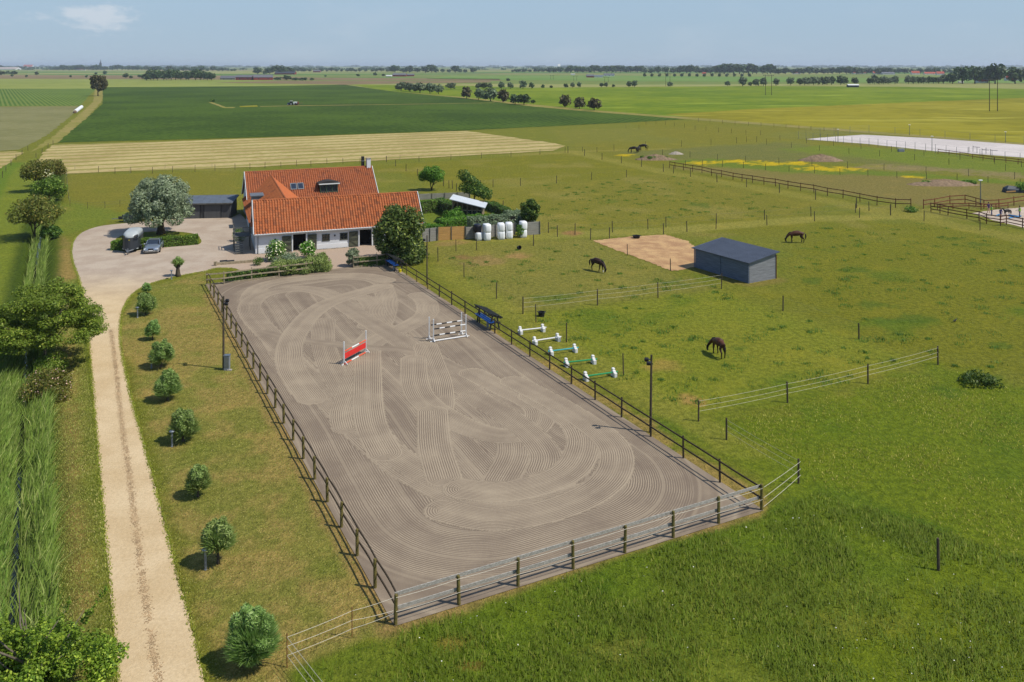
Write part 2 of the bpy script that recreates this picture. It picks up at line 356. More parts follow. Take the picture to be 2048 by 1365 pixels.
# lush front field
LUSH = [G(u, v) for u, v in ((590, 1345), (705, 1290), (800, 1262), (915, 1222), (1130, 1150), (1340, 1088), (1520, 1035), (1600, 985), (1640, 960), (1900, 1060), (1600, 1365), (1500, 1600), (650, 1600))]
lu = sstep(sd(Xg, Yg, LUSH) + (nz2 - .5), -.4, .5); paint(lu, (92, 112, 28))
paint(.8 * lu * sstep(nz, .52, .68), (110, 120, 44)); paint(.8 * lu * sstep(-nz, -.45, -.33), (72, 98, 20))
blob(905, 1285, 90, 26, (126, 112, 56), .7); blob(940, 1330, 40, 12, (112, 92, 50), .7); blob(1230, 1300, 120, 30, (122, 124, 58), .6); blob(1700, 1250, 120, 40, (118, 122, 48), .5)
band([(1480, 900), (1600, 990), (1760, 1090), (1900, 1180), (2048, 1260)], .9, (112, 126, 34), .4, .5, .5)
area([(222, 492), (232, 501), (262, 503), (300, 498), (345, 494), (397, 489), (401, 478), (388, 468), (340, 463), (285, 465), (240, 473)], (112, 120, 46), .3, .3)
area([(838, 400), (930, 395), (975, 440), (880, 470), (845, 462)], (106, 122, 48), .4, .4)
area([(230, 440), (150, 470), (120, 470), (110, 430), (140, 400), (270, 430)], (110, 122, 46), 1.5, 3.0)
V = np.stack([Xg, Yg, Zg], -1).reshape(-1, 3)
idx = np.arange(ny * nx).reshape(ny, nx)
Fq = np.stack([idx[:-1, :-1], idx[:-1, 1:], idx[1:, 1:], idx[1:, :-1]], -1).reshape(-1, 4)
gm = npmesh('pasture', V, Fq, 'grass', True)
ca = gm.attributes.new('tint', 'FLOAT_COLOR', 'POINT'); ca.data.foreach_set('color', np.concatenate([rgb, np.ones(Xg.shape + (1,))], -1).astype(np.float32).ravel())
pasture = struct(link('pasture', gm))

# far plain reaching the horizon
m, t, p, _ = newmat('plain'); v = wpos(t)
n = noise(t, v, .0022, 5, .6); n2 = noise(t, v, .02, 4)
vo = nd(t, 'ShaderNodeTexVoronoi', {0: nd(t, 'ShaderNodeMapping', {0: v, 2: (0, 0, .35), 3: (.0011, .0026, .001)}).outputs[0], 'Scale': 1.0}); cr = vo.outputs['Color']
sp = nd(t, 'ShaderNodeSeparateColor', {0: cr})
col = mx(t, mr(t, sp.outputs[0], .2, .8), C(118, 132, 66, .85), C(150, 150, 88, .85)); col = mx(t, mr(t, sp.outputs[1], .86, .9), col, C(146, 124, 92, .8)); col = mx(t, mr(t, sp.outputs[2], .72, .78), col, C(96, 128, 54, .8))
col = mx(t, mr(t, n2, .3, .7, 0, .25), col, C(100, 104, 50, .7))
t.links.new(col, p.inputs['Base Color']); p.inputs['Roughness'].default_value = .95; p.inputs['Specular IOR Level'].default_value = .05

# ---- field sheets
def jitter_poly(P, step, amp, seed=0):
    r = random.Random(seed); out = []
    for i, a in enumerate(P):
        b = P[(i + 1) % len(P)]; L = (b - a).length; n = max(1, min(int(L / step), 400)); nn = Vector((-(b - a).y, (b - a).x, 0)).normalized()
        for k in range(n): out.append(a.lerp(b, k / n) + nn * r.uniform(-amp, amp))
    return out
def sheet(name, P, m, z, holes=None, sub=None):
    bm = bmesh.new(); es = []
    for ring in [P] + (holes or []):
        vs = [bm.verts.new((q[0], q[1], z)) for q in ring]
        es += [bm.edges.new((vs[i], vs[(i + 1) % len(vs)])) for i in range(len(vs))]
    bmesh.ops.triangle_fill(bm, use_beauty=True, use_dissolve=False, edges=es)
    bmesh.ops.recalc_face_normals(bm, faces=bm.faces)
    if bm.faces and sum(f.normal.z for f in bm.faces) < 0: bmesh.ops.reverse_faces(bm, faces=bm.faces)
    me = bpy.data.meshes.new(name); bm.to_mesh(me); bm.free(); me.materials.append(M[m]); return struct(link(name, me))
w0, w1 = 1.05 * 46, 1.05 * 782
sheet('far_plain', [Vector(q) for q in ((-30000, -200, 0), (30000, -200, 0), (30000, 30000, 0), (-30000, 30000, 0))], 'plain', -.02, [[Vector(q) for q in ((-w0 + .5, 24.5, 0), (w0 - .5, 24.5, 0), (w1 - 2, 758, 0), (-w1 + 2, 758, 0))]])
def fieldmat(name, c1, c2, n1=.05, n2=.5, stripe=None, c3=None, ang=0, width=1.0, amt=.5, b=.4, str_lo=.35, str_hi=.65, dist=.3):
    m, t, p, _ = newmat(name); v = wpos(t)
    a = noise(t, v, n1, 5, .6); bb = noise(t, v, n2, 4, .6); k = mth(t, 'ADD', mth(t, 'MULTIPLY', a, .55), mth(t, 'MULTIPLY', bb, .45))
    col = mx(t, mr(t, k, .42, .58), c1, c2)
    if stripe:
        mp = nd(t, 'ShaderNodeMapping', {0: v, 2: (0, 0, ang)}).outputs[0]
        w = nd(t, 'ShaderNodeTexWave', {0: mp, 'Scale': 1 / width / 3.14159 * 1.0, 'Distortion': dist, 'Detail': 3.0, 'Detail Scale': .6}, bands_direction='Y').outputs['Fac']
        wn = mth(t, 'ADD', w, mth(t, 'MULTIPLY', mth(t, 'SUBTRACT', bb, .5), .9))
        col = mx(t, mr(t, wn, str_lo, str_hi, 0, amt), col, stripe)
    if c3: col = mx(t, mr(t, noise(t, nd(t, 'ShaderNodeMapping', {0: v, 3: (.4, 1.6, 1)}).outputs[0], n2 * .35, 4), .55, .68, 0, .6), col, c3)
    t.links.new(col, p.inputs['Base Color']); p.inputs['Roughness'].default_value = .92; p.inputs['Specular IOR Level'].default_value = .08
    bump(t, p, bb, b, .5); return m
HAYANG = -math.atan2(59, 116)
fieldmat('beet', C(50, 78, 14, .62), C(80, 106, 26, .66), .015, .45, stripe=C(104, 118, 48, .75), ang=-1.22, width=3.2, amt=.35, b=.8)
fieldmat('hay', C(194, 174, 118, .80), C(172, 152, 98, .80), .05, .6, stripe=C(144, 138, 68, .80), ang=HAYANG, width=8.2, amt=.8, dist=1.6, str_lo=.5, str_hi=.85)
fieldmat('wheat', C(98, 120, 14, .80), C(122, 136, 22, .80), .01, .10, c3=C(160, 172, 60, .85))
fieldmat('barley', C(130, 124, 22, .80), C(150, 141, 34, .80), .01, .10, c3=C(184, 176, 72, .85))
fieldmat('olive_field', C(126, 136, 58, .85), C(142, 148, 72, .85), .004, .05)
fieldmat('rows', C(70, 100, 30, .8), C(88, 116, 40, .8), .02, .3, stripe=C(128, 138, 66, .8), ang=R(58), width=2.4, amt=.7, dist=.1)
fieldmat('fallow', C(124, 118, 78, .85), C(140, 132, 92, .85), .03, .3, stripe=C(106, 118, 50, .85), ang=R(-30), width=3.0, amt=.5, dist=.4)
fieldmat('brown_field', C(140, 118, 84, .8), C(124, 110, 74, .8), .01, .05)
fieldmat('green_far', C(104, 136, 56, .8), C(120, 142, 68, .8), .004, .03)
fieldmat('verge', C(132, 128, 58, .85), C(150, 136, 78, .85), .08, .5)
def field(name, pts, m, z, step=6, amp=.5): return sheet(name, jitter_poly([G(u, v) for u, v in pts], step, amp, len(name)), m, z)
field('olive_field', [(-260, 178), (190, 178), (205, 176), (690, 172), (640, 163), (430, 160), (290, 156), (-260, 157)], 'olive_field', .05, 30, 2)
field('ploughed_field', [(-260, 157), (1000, 162), (1000, 158.6), (280, 153), (-260, 152.5)], 'brown_field', .10, 60, 3)
field('brown_field', [(430, 166), (690, 170), (760, 168), (980, 165.5), (980, 162.5), (700, 162.5), (560, 162)], 'brown_field', .15, 40, 2)
field('far_green_field', [(850, 158), (1250, 163), (2300, 168), (2300, 162), (1250, 152), (900, 152)], 'green_far', .10, 60, 3)
field('wheat_field', [(700, 169.6), (930, 172), (1060, 176), (1300, 174), (1540, 172.5), (1800, 174), (2300, 183), (2300, 310), (2048, 290), (1400, 239), (1200, 224), (1060, 211), (930, 197), (790, 185)], 'wheat', .02, 8, .6)
field('barley_field', [(1330, 229), (1540, 217), (1800, 206), (2300, 186), (2300, 307), (2048, 287), (1700, 261), (1400, 238)], 'barley', .035, 8, 1.2)
field('hedge_bank', [(780, 183), (930, 195), (1060, 209), (1200, 222), (1400, 237), (2048, 287), (2300, 307), (2300, 311), (2048, 291), (1400, 241), (1060, 214), (930, 200), (780, 187)], 'verge', .05, 6, .5)
field('row_crop_field', [(-260, 214), (160, 212), (190, 180), (190, 177), (-260, 177)], 'rows', .03, 8, .6)
field('fallow_field', [(-300, 316), (40, 300), (95, 270), (165, 213), (-300, 215)], 'fallow', .03, 5, .5)
field('farm_track', [(60, 305), (92, 292), (118, 285), (170, 240), (206, 200), (210, 176), (190, 176), (186, 205), (155, 232), (110, 270)], 'verge', .015, 4, .6)
field('crop_field', [(116, 286), (140, 265), (170, 240), (205, 208), (206, 175), (512, 173), (690, 170), (790, 184), (930, 197), (1060, 213), (1200, 226), (1372, 239), (1250, 246), (940, 261), (560, 274)], 'beet', .06, 4, .4)
field('hay_meadow', [(60, 338), (84, 310), (104, 291), (230, 287), (560, 275.5), (935, 262.5), (1050, 279), (1110, 287), (1132, 292), (1105, 302), (1020, 307), (800, 319), (520, 334), (200, 345), (110, 349)], 'hay', .05, 3, .5)
field('hay_strip', [(-300, 318), (30, 303), (47, 306), (20, 325), (-20, 350), (-300, 380)], 'hay', .04, 3, .4)

# ---- gravel drive and yard
m, t, p, _ = newmat('gravel'); v = wpos(t)
g1 = noise(t, v, .35, 5, .6); g2 = noise(t, v, 6, 5, .7); g3 = nd(t, 'ShaderNodeTexVoronoi', {0: v, 'Scale': 16.0}).outputs['Color']
yv = nd(t, 'ShaderNodeSeparateXYZ', {0: v}).outputs[1]; xv = nd(t, 'ShaderNodeSeparateXYZ', {0: v}).outputs[0]
near = mx(t, mr(t, g1, .3, .7), C(218, 194, 154, .82), C(204, 178, 136, .82)); yard_c = mx(t, mr(t, g1, .35, .65), C(192, 176, 156, .82), C(178, 160, 140, .82))
col = mx(t, mr(t, mth(t, 'ADD', yv, mth(t, 'MULTIPLY', g1, 10)), 84, 100), near, yard_c)
col = mx(t, mth(t, 'MULTIPLY', mr(t, mth(t, 'ADD', xv, mth(t, 'MULTIPLY', g1, 8)), -34, -26), mr(t, yv, 84, 90)), col, C(186, 164, 142, .8))
col = mx(t, mr(t, g2, .35, .7, 0, .45), col, mx(t, 1.0, col, (.72, .68, .62), 'MULTIPLY'))
sg = nd(t, 'ShaderNodeSeparateColor', {0: g3}).outputs[0]; col = mx(t, mr(t, sg, 0, 1, 0, .35), col, mx(t, 1.0, col, (1.22, 1.2, 1.18), 'MULTIPLY'))
t.links.new(col, p.inputs['Base Color']); p.inputs['Roughness'].default_value = .9; p.inputs['Specular IOR Level'].default_value = .15
bump(t, p, mth(t, 'ADD', g2, mth(t, 'MULTIPLY', sg, .3)), .5, .05)
dl = smoothline([G(u, v) for u, v in DRIVE_L], 5); dr = [G(462, 436), G(480, 428), G(500, 447), G(514, 509), G(600, 501), G(700, 492), G(790, 487), G(800, 505), G(776, 527), G(698, 536), G(664, 543), G(560, 554), G(520, 556)] + smoothline([G(u, v) for u, v in DRIVE_R[13:]], 5)
YP = jitter_poly(dl + dr, .22, .035, 3); IP = jitter_poly(smoothline([G(u, v) for u, v in ISLAND] + [G(222, 492)], 4)[:-1], .4, .05, 4)
gravel = sheet('gravel_driveway', YP, 'gravel', .012, [IP])

# water in the ditch
m, t, p, _ = newmat('water'); p.inputs['Base Color'].default_value = (.012, .014, .012, 1); p.inputs['Roughness'].default_value = .06
bump(t, p, noise(t, wpos(t), 3, 3), .08, .03)
mb = MB(); L_ = [q + Vector((0, 0, -.72)) for q in DITCH]; vs = []
for i, q in enumerate(L_):
    d = (L_[min(i + 1, len(L_) - 1)] - L_[max(i - 1, 0)]).normalized(); n_ = Vector((-d.y, d.x, 0)) * .75; vs += [q + n_, q - n_]
mb.add(vs, [(2 * i, 2 * i + 1, 2 * i + 3, 2 * i + 2) for i in range(len(L_) - 1)]); struct(mb.build('ditch_water', 'water'))

# ---- riding arena sand with harrow passes
SP = .135
n1_, n2_ = 210, 640
uu, ww = np.meshgrid(np.linspace(-.004, 1.004, n1_), np.linspace(-.0015, 1.004, n2_))
P4 = [np.array(q) for q in (A_, B_, D_, Cc)]
XY = ((1 - uu) * (1 - ww))[..., None] * P4[0] + (uu * (1 - ww))[..., None] * P4[1] + (uu * ww)[..., None] * P4[2] + ((1 - uu) * ww)[..., None] * P4[3]
ax, ay = XY[..., 0], XY[..., 1]
lx, ly = uu * 19.9, ww * 60.0                          # local metres
# base: loops following the fence with big rounded corners
Rr = 8.0; qx, qy = np.abs(lx - 9.95) - (9.95 - Rr), np.abs(ly - 30) - (30 - Rr)
dist = Rr - (np.hypot(np.maximum(qx, 0), np.maximum(qy, 0)) + np.minimum(np.maximum(qx, qy), 0))
dist = dist + .5 * (fbm(lx * .12, ly * .12, 4) - .5) + .25 * np.sin(ly * .21) + .2 * np.sin(lx * .5)
wob = .04 * (fbm(lx * .5, ly * .5, 30) - .5)
phase = (dist + wob) / SP; pas = np.floor(dist / 2.1); lat = (dist / 2.1 - pas) * 2 - 1
amp = (.75 + .4 * hsh(pas, pas * 0, 5)) * sstep(dist + .25 * (fbm(lx * 1.5, ly * 1.5, 71) - .5), .3, .6); edge = np.abs(lat)
tone = .33 + .16 * (hsh(pas, pas * 0 + 3, 8) - .5) + .42 * (vnoise(dist * 1.5, ly * .04 + lx * .04, 15) - .5) + .30 * (vnoise(dist * 4.5, ly * .08 + lx * .08, 16) - .5)
def hpass(pts, wd=2.0, a=1.0, tn=.5, soft=.2):
    global phase, amp, edge, tone
    P = smoothline([G(u, v) for u, v in pts], 8); best = np.full(ax.shape, 1e9); sgn = np.zeros(ax.shape)
    for si, (p0, p1) in enumerate(zip(P[:-1], P[1:])):
        dx, dy = p1.x - p0.x, p1.y - p0.y; L = dx * dx + dy * dy + 1e-9
        tr = ((ax - p0.x) * dx + (ay - p0.y) * dy) / L; t_ = np.clip(tr, 0, 1); ex, ey = ax - p0.x - t_ * dx, ay - p0.y - t_ * dy; d = np.hypot(ex, ey)
        if si == 0: d = np.where(tr < 0, 99, d)
        if si == len(P) - 2: d = np.where(tr > 1, 99, d)
        mk = d < best; best = np.where(mk, d, best); sgn = np.where(mk, np.sign(dx * ey - dy * ex), sgn)
    mk = best < wd / 2
    phase = np.where(mk, (best * sgn + wob * .5) / SP, phase); amp = np.where(mk, a, amp); edge = np.where(mk, best / (wd / 2), edge); tone = np.where(mk, .32 + .46 * tn + .26 * (vnoise(best * sgn * 3.2, ax * .1 + ay * .1, 33) - .5), tone)
hpass([(500, 600), (520, 575), (580, 560), (660, 553), (730, 553), (775, 562)], 2.2, .5, .6)
hpass([(640, 770), (560, 690), (510, 640), (500, 610), (530, 588), (600, 578), (660, 590), (720, 625), (780, 665), (900, 740), (1000, 800), (1080, 850)], 2.2, .7, .45)
hpass([(766, 575), (773, 600), (771, 625), (755, 660), (720, 700)], 2.2, .9, .55)
hpass([(700, 590), (735, 600), (748, 625), (735, 655)], 2.0, .8, .5)
hpass([(835, 590), (853, 606), (853, 628), (826, 648), (780, 668), (740, 690)], 2.2, .9, .6)
hpass([(560, 700), (640, 780), (760, 900), (900, 985), (1040, 1010), (1180, 985)], 2.2, .8, .5)
hpass([(677, 605), (740, 645), (800, 682), (880, 740), (960, 800), (1010, 850), (1028, 905), (1000, 965)], 2.1, .8, .45)
hpass([(650, 640), (646, 680), (660, 730), (700, 800), (760, 880), (820, 930), (900, 965)], 2.0, .8, .5)
hpass([(523, 664), (574, 677), (637, 686), (693, 691), (746, 697), (800, 700), (850, 713), (890, 727), (950, 755), (1030, 800)], 1.3, .25, .42)
hpass([(627, 800), (603, 770), (584, 740), (578, 708), (584, 680), (598, 657), (618, 633), (645, 613), (677, 599), (716, 587), (770, 572)], 2.2, .9, .68)
hpass([(727, 722), (711, 759), (697, 798), (689, 830), (695, 858)], 2.0, 1.0, .58)
hpass([(736, 703), (736, 759), (736, 808), (742, 848), (754, 877), (772, 910)], 2.1, 1.0, .6)
hpass([(850, 690), (866, 735), (876, 763), (880, 800), (876, 830)], 2.1, 1.0, .5)
hpass([(827, 717), (829, 759), (839, 790), (861, 814), (893, 834), (936, 856), (996, 872), (1050, 866), (1076, 846), (1078, 822), (1056, 802), (1000, 775), (940, 745)], 2.1, .9, .6)
hpass([(865, 822), (867, 867), (872, 905), (889, 960)], 2.1, 1.0, .55)
hpass([(940, 790), (1010, 830), (1062, 870), (1092, 910), (1085, 945)], 2.0, 1.0, .48)
hpass([(1060, 790), (1138, 838), (1165, 873), (1162, 910), (1138, 943), (1084, 969), (1000, 985), (920, 978)], 2.2, 1.0, .62)
hpass([(1020, 760), (1120, 812), (1200, 865), (1232, 905), (1225, 950), (1180, 990), (1090, 1025), (980, 1040), (880, 1020)], 2.1, .9, .52)
m, t, p, _ = newmat('arena_sand'); v = wpos(t)
at_ = lambda nme: nd(t, 'ShaderNodeAttribute', attribute_name=nme).outputs['Fac']
ph, am, ed, to = at_('phase'), at_('amp'), at_('edge'), at_('tone')
sn = nd(t, 'ShaderNodeMath', {0: mth(t, 'MULTIPLY', mth(t, 'ADD', ph, mth(t, 'MULTIPLY', noise(t, v, 2.5, 3), .5)), 6.28318)}, operation='SINE').outputs[0]
nn_ = noise(t, v, 14, 5, .7); nl = noise(t, v, .35, 5, .6)
am2 = mth(t, 'MULTIPLY', am, mr(t, noise(t, v, .45, 4, .6), .36, .62, .3, 1.0)); rid = mth(t, 'MULTIPLY', mth(t, 'MULTIPLY', sn, am2), mr(t, ed, 1.0, .86))
hh = mth(t, 'ADD', mth(t, 'MULTIPLY', rid, .46), mth(t, 'ADD', mth(t, 'MULTIPLY', nn_, .4), mth(t, 'MULTIPLY', noise(t, v, 4.5, 3, .6), .55)))
dry, sand_dark = C(180, 163, 137, .80), C(130, 115, 98, .80)
f = mth(t, 'ADD', mth(t, 'MULTIPLY', rid, .46), mth(t, 'ADD', mth(t, 'MULTIPLY', to, 1.0), mth(t, 'MULTIPLY', mth(t, 'SUBTRACT', nl, .5), .9)))  # ridge crests go paler and grooves darker, over the tone of each pass
col = mx(t, mr(t, f, .0, 1.0), sand_dark, dry); col = mx(t, mr(t, nn_, .35, .7, 0, .22), col, C(120, 100, 88, .84)); col = mx(t, mr(t, ed, .84, .98, 0, .35), col, dry)
t.links.new(col, p.inputs['Base Color']); p.inputs['Roughness'].default_value = .95; p.inputs['Specular IOR Level'].default_value = .1
bump(t, p, hh, .45, .028)
idx = np.arange(n1_ * n2_).reshape(n2_, n1_)
Fq = np.stack([idx[:-1, :-1], idx[:-1, 1:], idx[1:, 1:], idx[1:, :-1]], -1).reshape(-1, 4)
zz = .022 + .012 * (fbm(lx * .4, ly * .4, 50) - .5)
am_ = npmesh('riding_arena', np.stack([ax, ay, zz], -1).reshape(-1, 3), Fq, 'arena_sand', True)
for nme, arr in (('phase', phase), ('amp', amp), ('edge', edge), ('tone', tone)):
    q = am_.attributes.new(nme, 'FLOAT', 'POINT'); q.data.foreach_set('value', arr.astype(np.float32).ravel())
struct(link('riding_arena', am_))
# ------------------------------------------------------------------ materials for things
mat('old_wood', C(96, 84, 66, .8), .85, .35, 6, b=.4, bs=40, stretch=(1, 1, .25))
mat('green_post', C(124, 112, 58, .85), .85, .3, 5, b=.4, bs=40)
mat('dark_rail', C(74, 62, 46, .8), .8, .3, 4, b=.3, bs=30)
mat('grey_board', C(190, 184, 172, .8), .85, .25, 9, b=.4, bs=50, col2=C(140, 134, 122, .8), stretch=(1, 1, 3))
mat('pale_rail', C(176, 160, 130, .8), .85, .25, 5, b=.3, bs=40)
mat('brown_rail', C(106, 66, 42, .8), .8, .3, 3)
mat('red_rail', C(128, 66, 42, .8), .8, .25, 3)
mat('rope', C(214, 206, 184, .8), .8, .1, 9)
mat('steel', C(150, 158, 164, .8), .4, .1, 5, metal=.7)
mat('galv', C(150, 156, 162, .8), .55, .12, 5, metal=.3)
mat('thin_metal', C(120, 128, 124, .8), .5, .1, 3)
mat('black_plastic', C(30, 30, 34), .5, .2, 4)
mat('white_paint', C(238, 236, 230, .82), .5, .06, 4)
mat('red_paint', (.62, .03, .025), .45, .08, 3)
mat('orange_paint', (.66, .10, .045), .5, .08, 3)
mat('blue_paint', C(30, 74, 140), .5, .15, 3)
mat('yellow_plastic', C(238, 212, 30, .85), .5, .1, 3)
mat('black_paint', C(34, 34, 34), .5, .1, 3)
def post_mesh(name, h, r, m, n=7, taper=.92):
    mb = MB(); mb.lathe((0, 0, 0), [(r * 1.02, -.15), (r, .02), (r * .97, h * .5), (r * taper, h - .03), (r * taper * .75, h)], n); return mb.mesh(name, m)
PM = {}
def post(parent, p, h=1.3, r=.055, m='old_wood', lean=0.02, n=6, name='post'):
    key = (round(h, 1), r, m, n)
    if key not in PM: PM[key] = post_mesh(name, key[0], r, m, n)
    o = link(name, PM[key], parent, Vector(p)); o.rotation_euler = (random.uniform(-lean, lean), random.uniform(-lean, lean), random.uniform(0, 6)); o.scale = (1, 1, random.uniform(.96, 1.04)); return o
def rail(parent, p0, p1, w, t_, m, bow=0.0, bowdir=None, name='rail', round_=False):
    mb = MB(); p0, p1 = Vector(p0), Vector(p1); n = 6 if bow else 1
    pts = [p0.lerp(p1, i / n) + (bowdir * bow * math.sin(math.pi * i / n) if bow else Vector()) for i in range(n + 1)]
    if round_: mb.tube(pts, w / 2, 6)
    else:
        d = (p1 - p0).normalized(); a = d.cross(Vector((0, 0, 1))).normalized(); b = a.cross(d); r = random.uniform(-.04, .04); a, b = a + b * r, b - a * r
        mb.loft([[q - a * t_ / 2 - b * w / 2, q + a * t_ / 2 - b * w / 2, q + a * t_ / 2 + b * w / 2, q - a * t_ / 2 + b * w / 2] for q in pts], True, True)
    return mb.build(name, m, parent)
def rope(parent, p0, p1, sag=.06, r=.012, m='rope', name='rope'):
    p0, p1 = Vector(p0), Vector(p1); n = 7
    pts = [p0.lerp(p1, i / n) - Vector((0, 0, sag * 4 * (i / n) * (1 - i / n))) for i in range(n + 1)]
    return MB().tube(pts, r, 4).build(name, m, parent)
def seq(a, b, n): return [Vector(a).lerp(Vector(b), i / n) for i in range(n + 1)]

# ---- arena fence: one thing for each side
inn = Vector((.893, .45, 0))
fl = thing('arena_fence', 'dark two-rail fence along the left long side of the sand riding arena', 'fence')
L = seq(A_, Cc, 22)
for i, q in enumerate(L): post(fl, q, 1.32, .08, 'green_post', .025, 8)
for a, b in zip(L[:-1], L[1:]):
    for z in (1.18, .62): rail(fl, a + inn * .09 + Vector((0, 0, z)), b + inn * .09 + Vector((0, 0, z)), .085, .045, 'dark_rail', random.uniform(.015, .05), inn)
fr = thing('arena_fence', 'dark two-rail fence along the right long side of the sand riding arena', 'fence')
L = seq(B_, D_, 19)
for i, q in enumerate(L[1:]): post(fr, q, 1.32, .06, 'dark_rail' if i < 14 else 'green_post', .02, 8)
for a, b in zip(L[:-1], L[1:]):
    for z in (1.22, .68): rail(fr, a - inn * .08 + Vector((0, 0, z)), b - inn * .08 + Vector((0, 0, z)), .085, .045, 'dark_rail', random.uniform(-.02, .03), inn)
ff = thing('arena_fence', 'weathered grey board fence across the near short end of the riding arena', 'fence')
L = seq(A_, B_, 7); bk = Vector((-.45, .893, 0))
for i, q in enumerate(L[1:]): post(ff, q, 1.32, .08, 'green_post', .025, 8)
for a, b in zip(L[:-1], L[1:]):
    for z in (1.2, .62): rail(ff, a + bk * .1 + Vector((0, 0, z)), b + bk * .1 + Vector((0, 0, z)), .15, .035, 'grey_board')
    for z in (1.16, .58): rope(ff, a - bk * .08 + Vector((0, 0, z)), b - bk * .08 + Vector((0, 0, z)), .03, .010)
fb = thing('arena_fence', 'pale two-rail fence across the house end of the riding arena, left of the opening', 'fence')
bl = [G(411, 572), G(448, 569), G(503, 561), G(558, 555), G(612, 549), G(659, 541)]
for q in bl[1:]: post(fb, q, 1.35, .065, 'pale_rail', .02, 8)  # house-end posts and rails: sunlight put into a paler wood colour
for a, b in zip(bl[:-1], bl[1:]):
    for z in (1.2, .66): rail(fb, a - bk * .1 + Vector((0, 0, z)), b - bk * .1 + Vector((0, 0, z)), .13, .04, 'pale_rail')
rail(fb, bl[0] + Vector((0, 0, .1)), bl[3] + Vector((0, 0, .1)), .16, .05, 'pale_rail', name='kick_board')
fb2 = thing('arena_fence', 'short pale two-rail fence between the arena opening and the leafy tree', 'fence')
bl = [G(707, 536), G(754, 532), G(775, 529)]
for q in bl: post(fb2, q, 1.35, .065, 'pale_rail', .02, 8)
for a, b in zip(bl[:-1], bl[1:]):
    for z in (1.2, .66): rail(fb2, a - bk * .1 + Vector((0, 0, z)), b - bk * .1 + Vector((0, 0, z)), .13, .04, 'pale_rail')
rail(fb2, bl[0] + Vector((0, 0, .1)), bl[1] + Vector((0, 0, .1)), .16, .05, 'pale_rail', name='kick_board')

# ---- paddock fences (posts read off the photograph, ropes where they show)
def fence(label, pts, h=1.3, r=.06, m='old_wood', ropes=(), rp=True, closed=False, rr=.008, lean=.03, rails=None, name='paddock_fence', rm='rope', n=6):
    f_ = thing(name, label, 'fence'); P = [G(u, v) for u, v in pts]
    for q in P: post(f_, q, h, r, m, lean, n)
    if rp:
        for a, b in zip(P[:-1], P[1:]):
            for z in ropes: rope(f_, a + Vector((0, 0, z)), b + Vector((0, 0, z)), .05, rr, rm)
    if rails:
        for a, b in zip(P[:-1], P[1:]):
            for z in rails: rail(f_, a + Vector((0, -.08, z)), b + Vector((0, -.08, z)), .13, .04, m)
    return f_
R3 = (1.2, .85, .5)
fence('rope fence with four posts running up to the grey field shelter', [(1046, 628), (1195, 611), (1316, 596), (1443, 578)], 1.55, .06, ropes=(1.42, 1.02, .6))
fence('thin dark paddock posts in a line along the right side of the arena', [(876, 523), (928, 555), (993, 598), (1072, 645), (1133, 685), (1247, 752)], 1.55, .05, ropes=(1.4,), rr=.004, rm='thin_metal')
fence('rope fence with four posts across the paddock, left end by the tall lamp pole', [(1397, 843), (1575, 806), (1736, 768), (1876, 730)], 1.45, .06, ropes=(1.3, .95, .65))
f_ = fence('rope fence with two posts closing the gap at the near right arena corner', [(1453, 880), (1597, 967)], 1.45, .06, ropes=(1.25, .9, .55), rr=.007)
q = G(1597, 967) + Vector((.12, 0, 0)); c_ = B_ + Vector((.1, -.05, 0))
for z, z2 in ((1.2, 1.2), (.8, .66), (.45, .2)): rope(f_, q + Vector((0, 0, z)), c_ + Vector((0, 0, z2)), .03, .011)
mat('rusty_rod', C(140, 92, 52, .8), .7, .3, 6)
f_ = thing('paddock_fence', 'three-strand rope fence on thin rusty rods at the near left arena corner', 'fence')
ps = [G(574, 1335), G(704, 1277), A_.copy()]
for q, h in zip(ps[:2], (1.28, 1.25)):
    MB().lathe((0, 0, 0), [(.02, -.1), (.02, h - .04), (.035, h - .02), (.02, h)], 6).build('rod', 'rusty_rod', f_).location = q
ps.insert(0, G(700, 1500))
for a, b, zz in ((ps[0], ps[1], ((1.15, 1.15), (.8, .8), (.45, .45))), (ps[1], ps[2], ((1.15, 1.1), (.8, .72), (.45, .38))), (ps[2], ps[3] + Vector((-.08, -.06, 0)), ((1.1, 1.15), (.72, .62), (.38, .5)))):
    for z0, z1 in zz: rope(f_, a + Vector((0, 0, z0)), b + Vector((0, 0, z1)), .03, .009)
tag(post(None, G(1877, 1141), 1.45, .07, 'old_wood', .03, 8, 'fence_post'), 'lone weathered post standing in the near right grass', 'post')
fence('row of posts from the field shelter out towards the right paddock', [(1566, 622), (1718, 679), (1876, 730)][:2], 1.45, .06, ropes=(1.3,), rr=.004, rm='thin_metal')
fence('posts around the straw bed beside the grey field shelter', [(1219, 478), (1255, 511), (1341, 542), (1345, 543)][:3], 1.45, .05, ropes=(1.3,), rr=.004, rm='thin_metal')
fence('front posts of the mown lane behind the field shelter', [(1067, 492), (1115, 474), (1181, 480), (1219, 478), (1327, 469), (1374, 464), (1432, 458), (1534, 451), (1629, 443), (1719, 436), (1781, 431), (1848, 442), (1960, 461), (2090, 486)], 1.5, .06, ropes=(1.35,), rr=.004, rm='thin_metal')
fence('back posts of the mown lane behind the field shelter', [(1097, 466), (1150, 470), (1225, 465), (1296, 459), (1332, 455), (1433, 447), (1529, 440), (1622, 433), (1711, 426), (1738, 422)], 1.5, .06, ropes=(1.35,), rr=.004, rm='thin_metal')
fence('two posts beside the garden end of the timber screen', [(912, 503), (953, 501), (1036, 497)][:2], 1.5, .05)
fence('posts along the hedge side of the garden house meadow', [(961, 377), (986, 375), (1041, 372), (1113, 367), (1183, 360), (1253, 355)], 1.5, .06, ropes=(1.35,), rr=.004, rm='thin_metal')
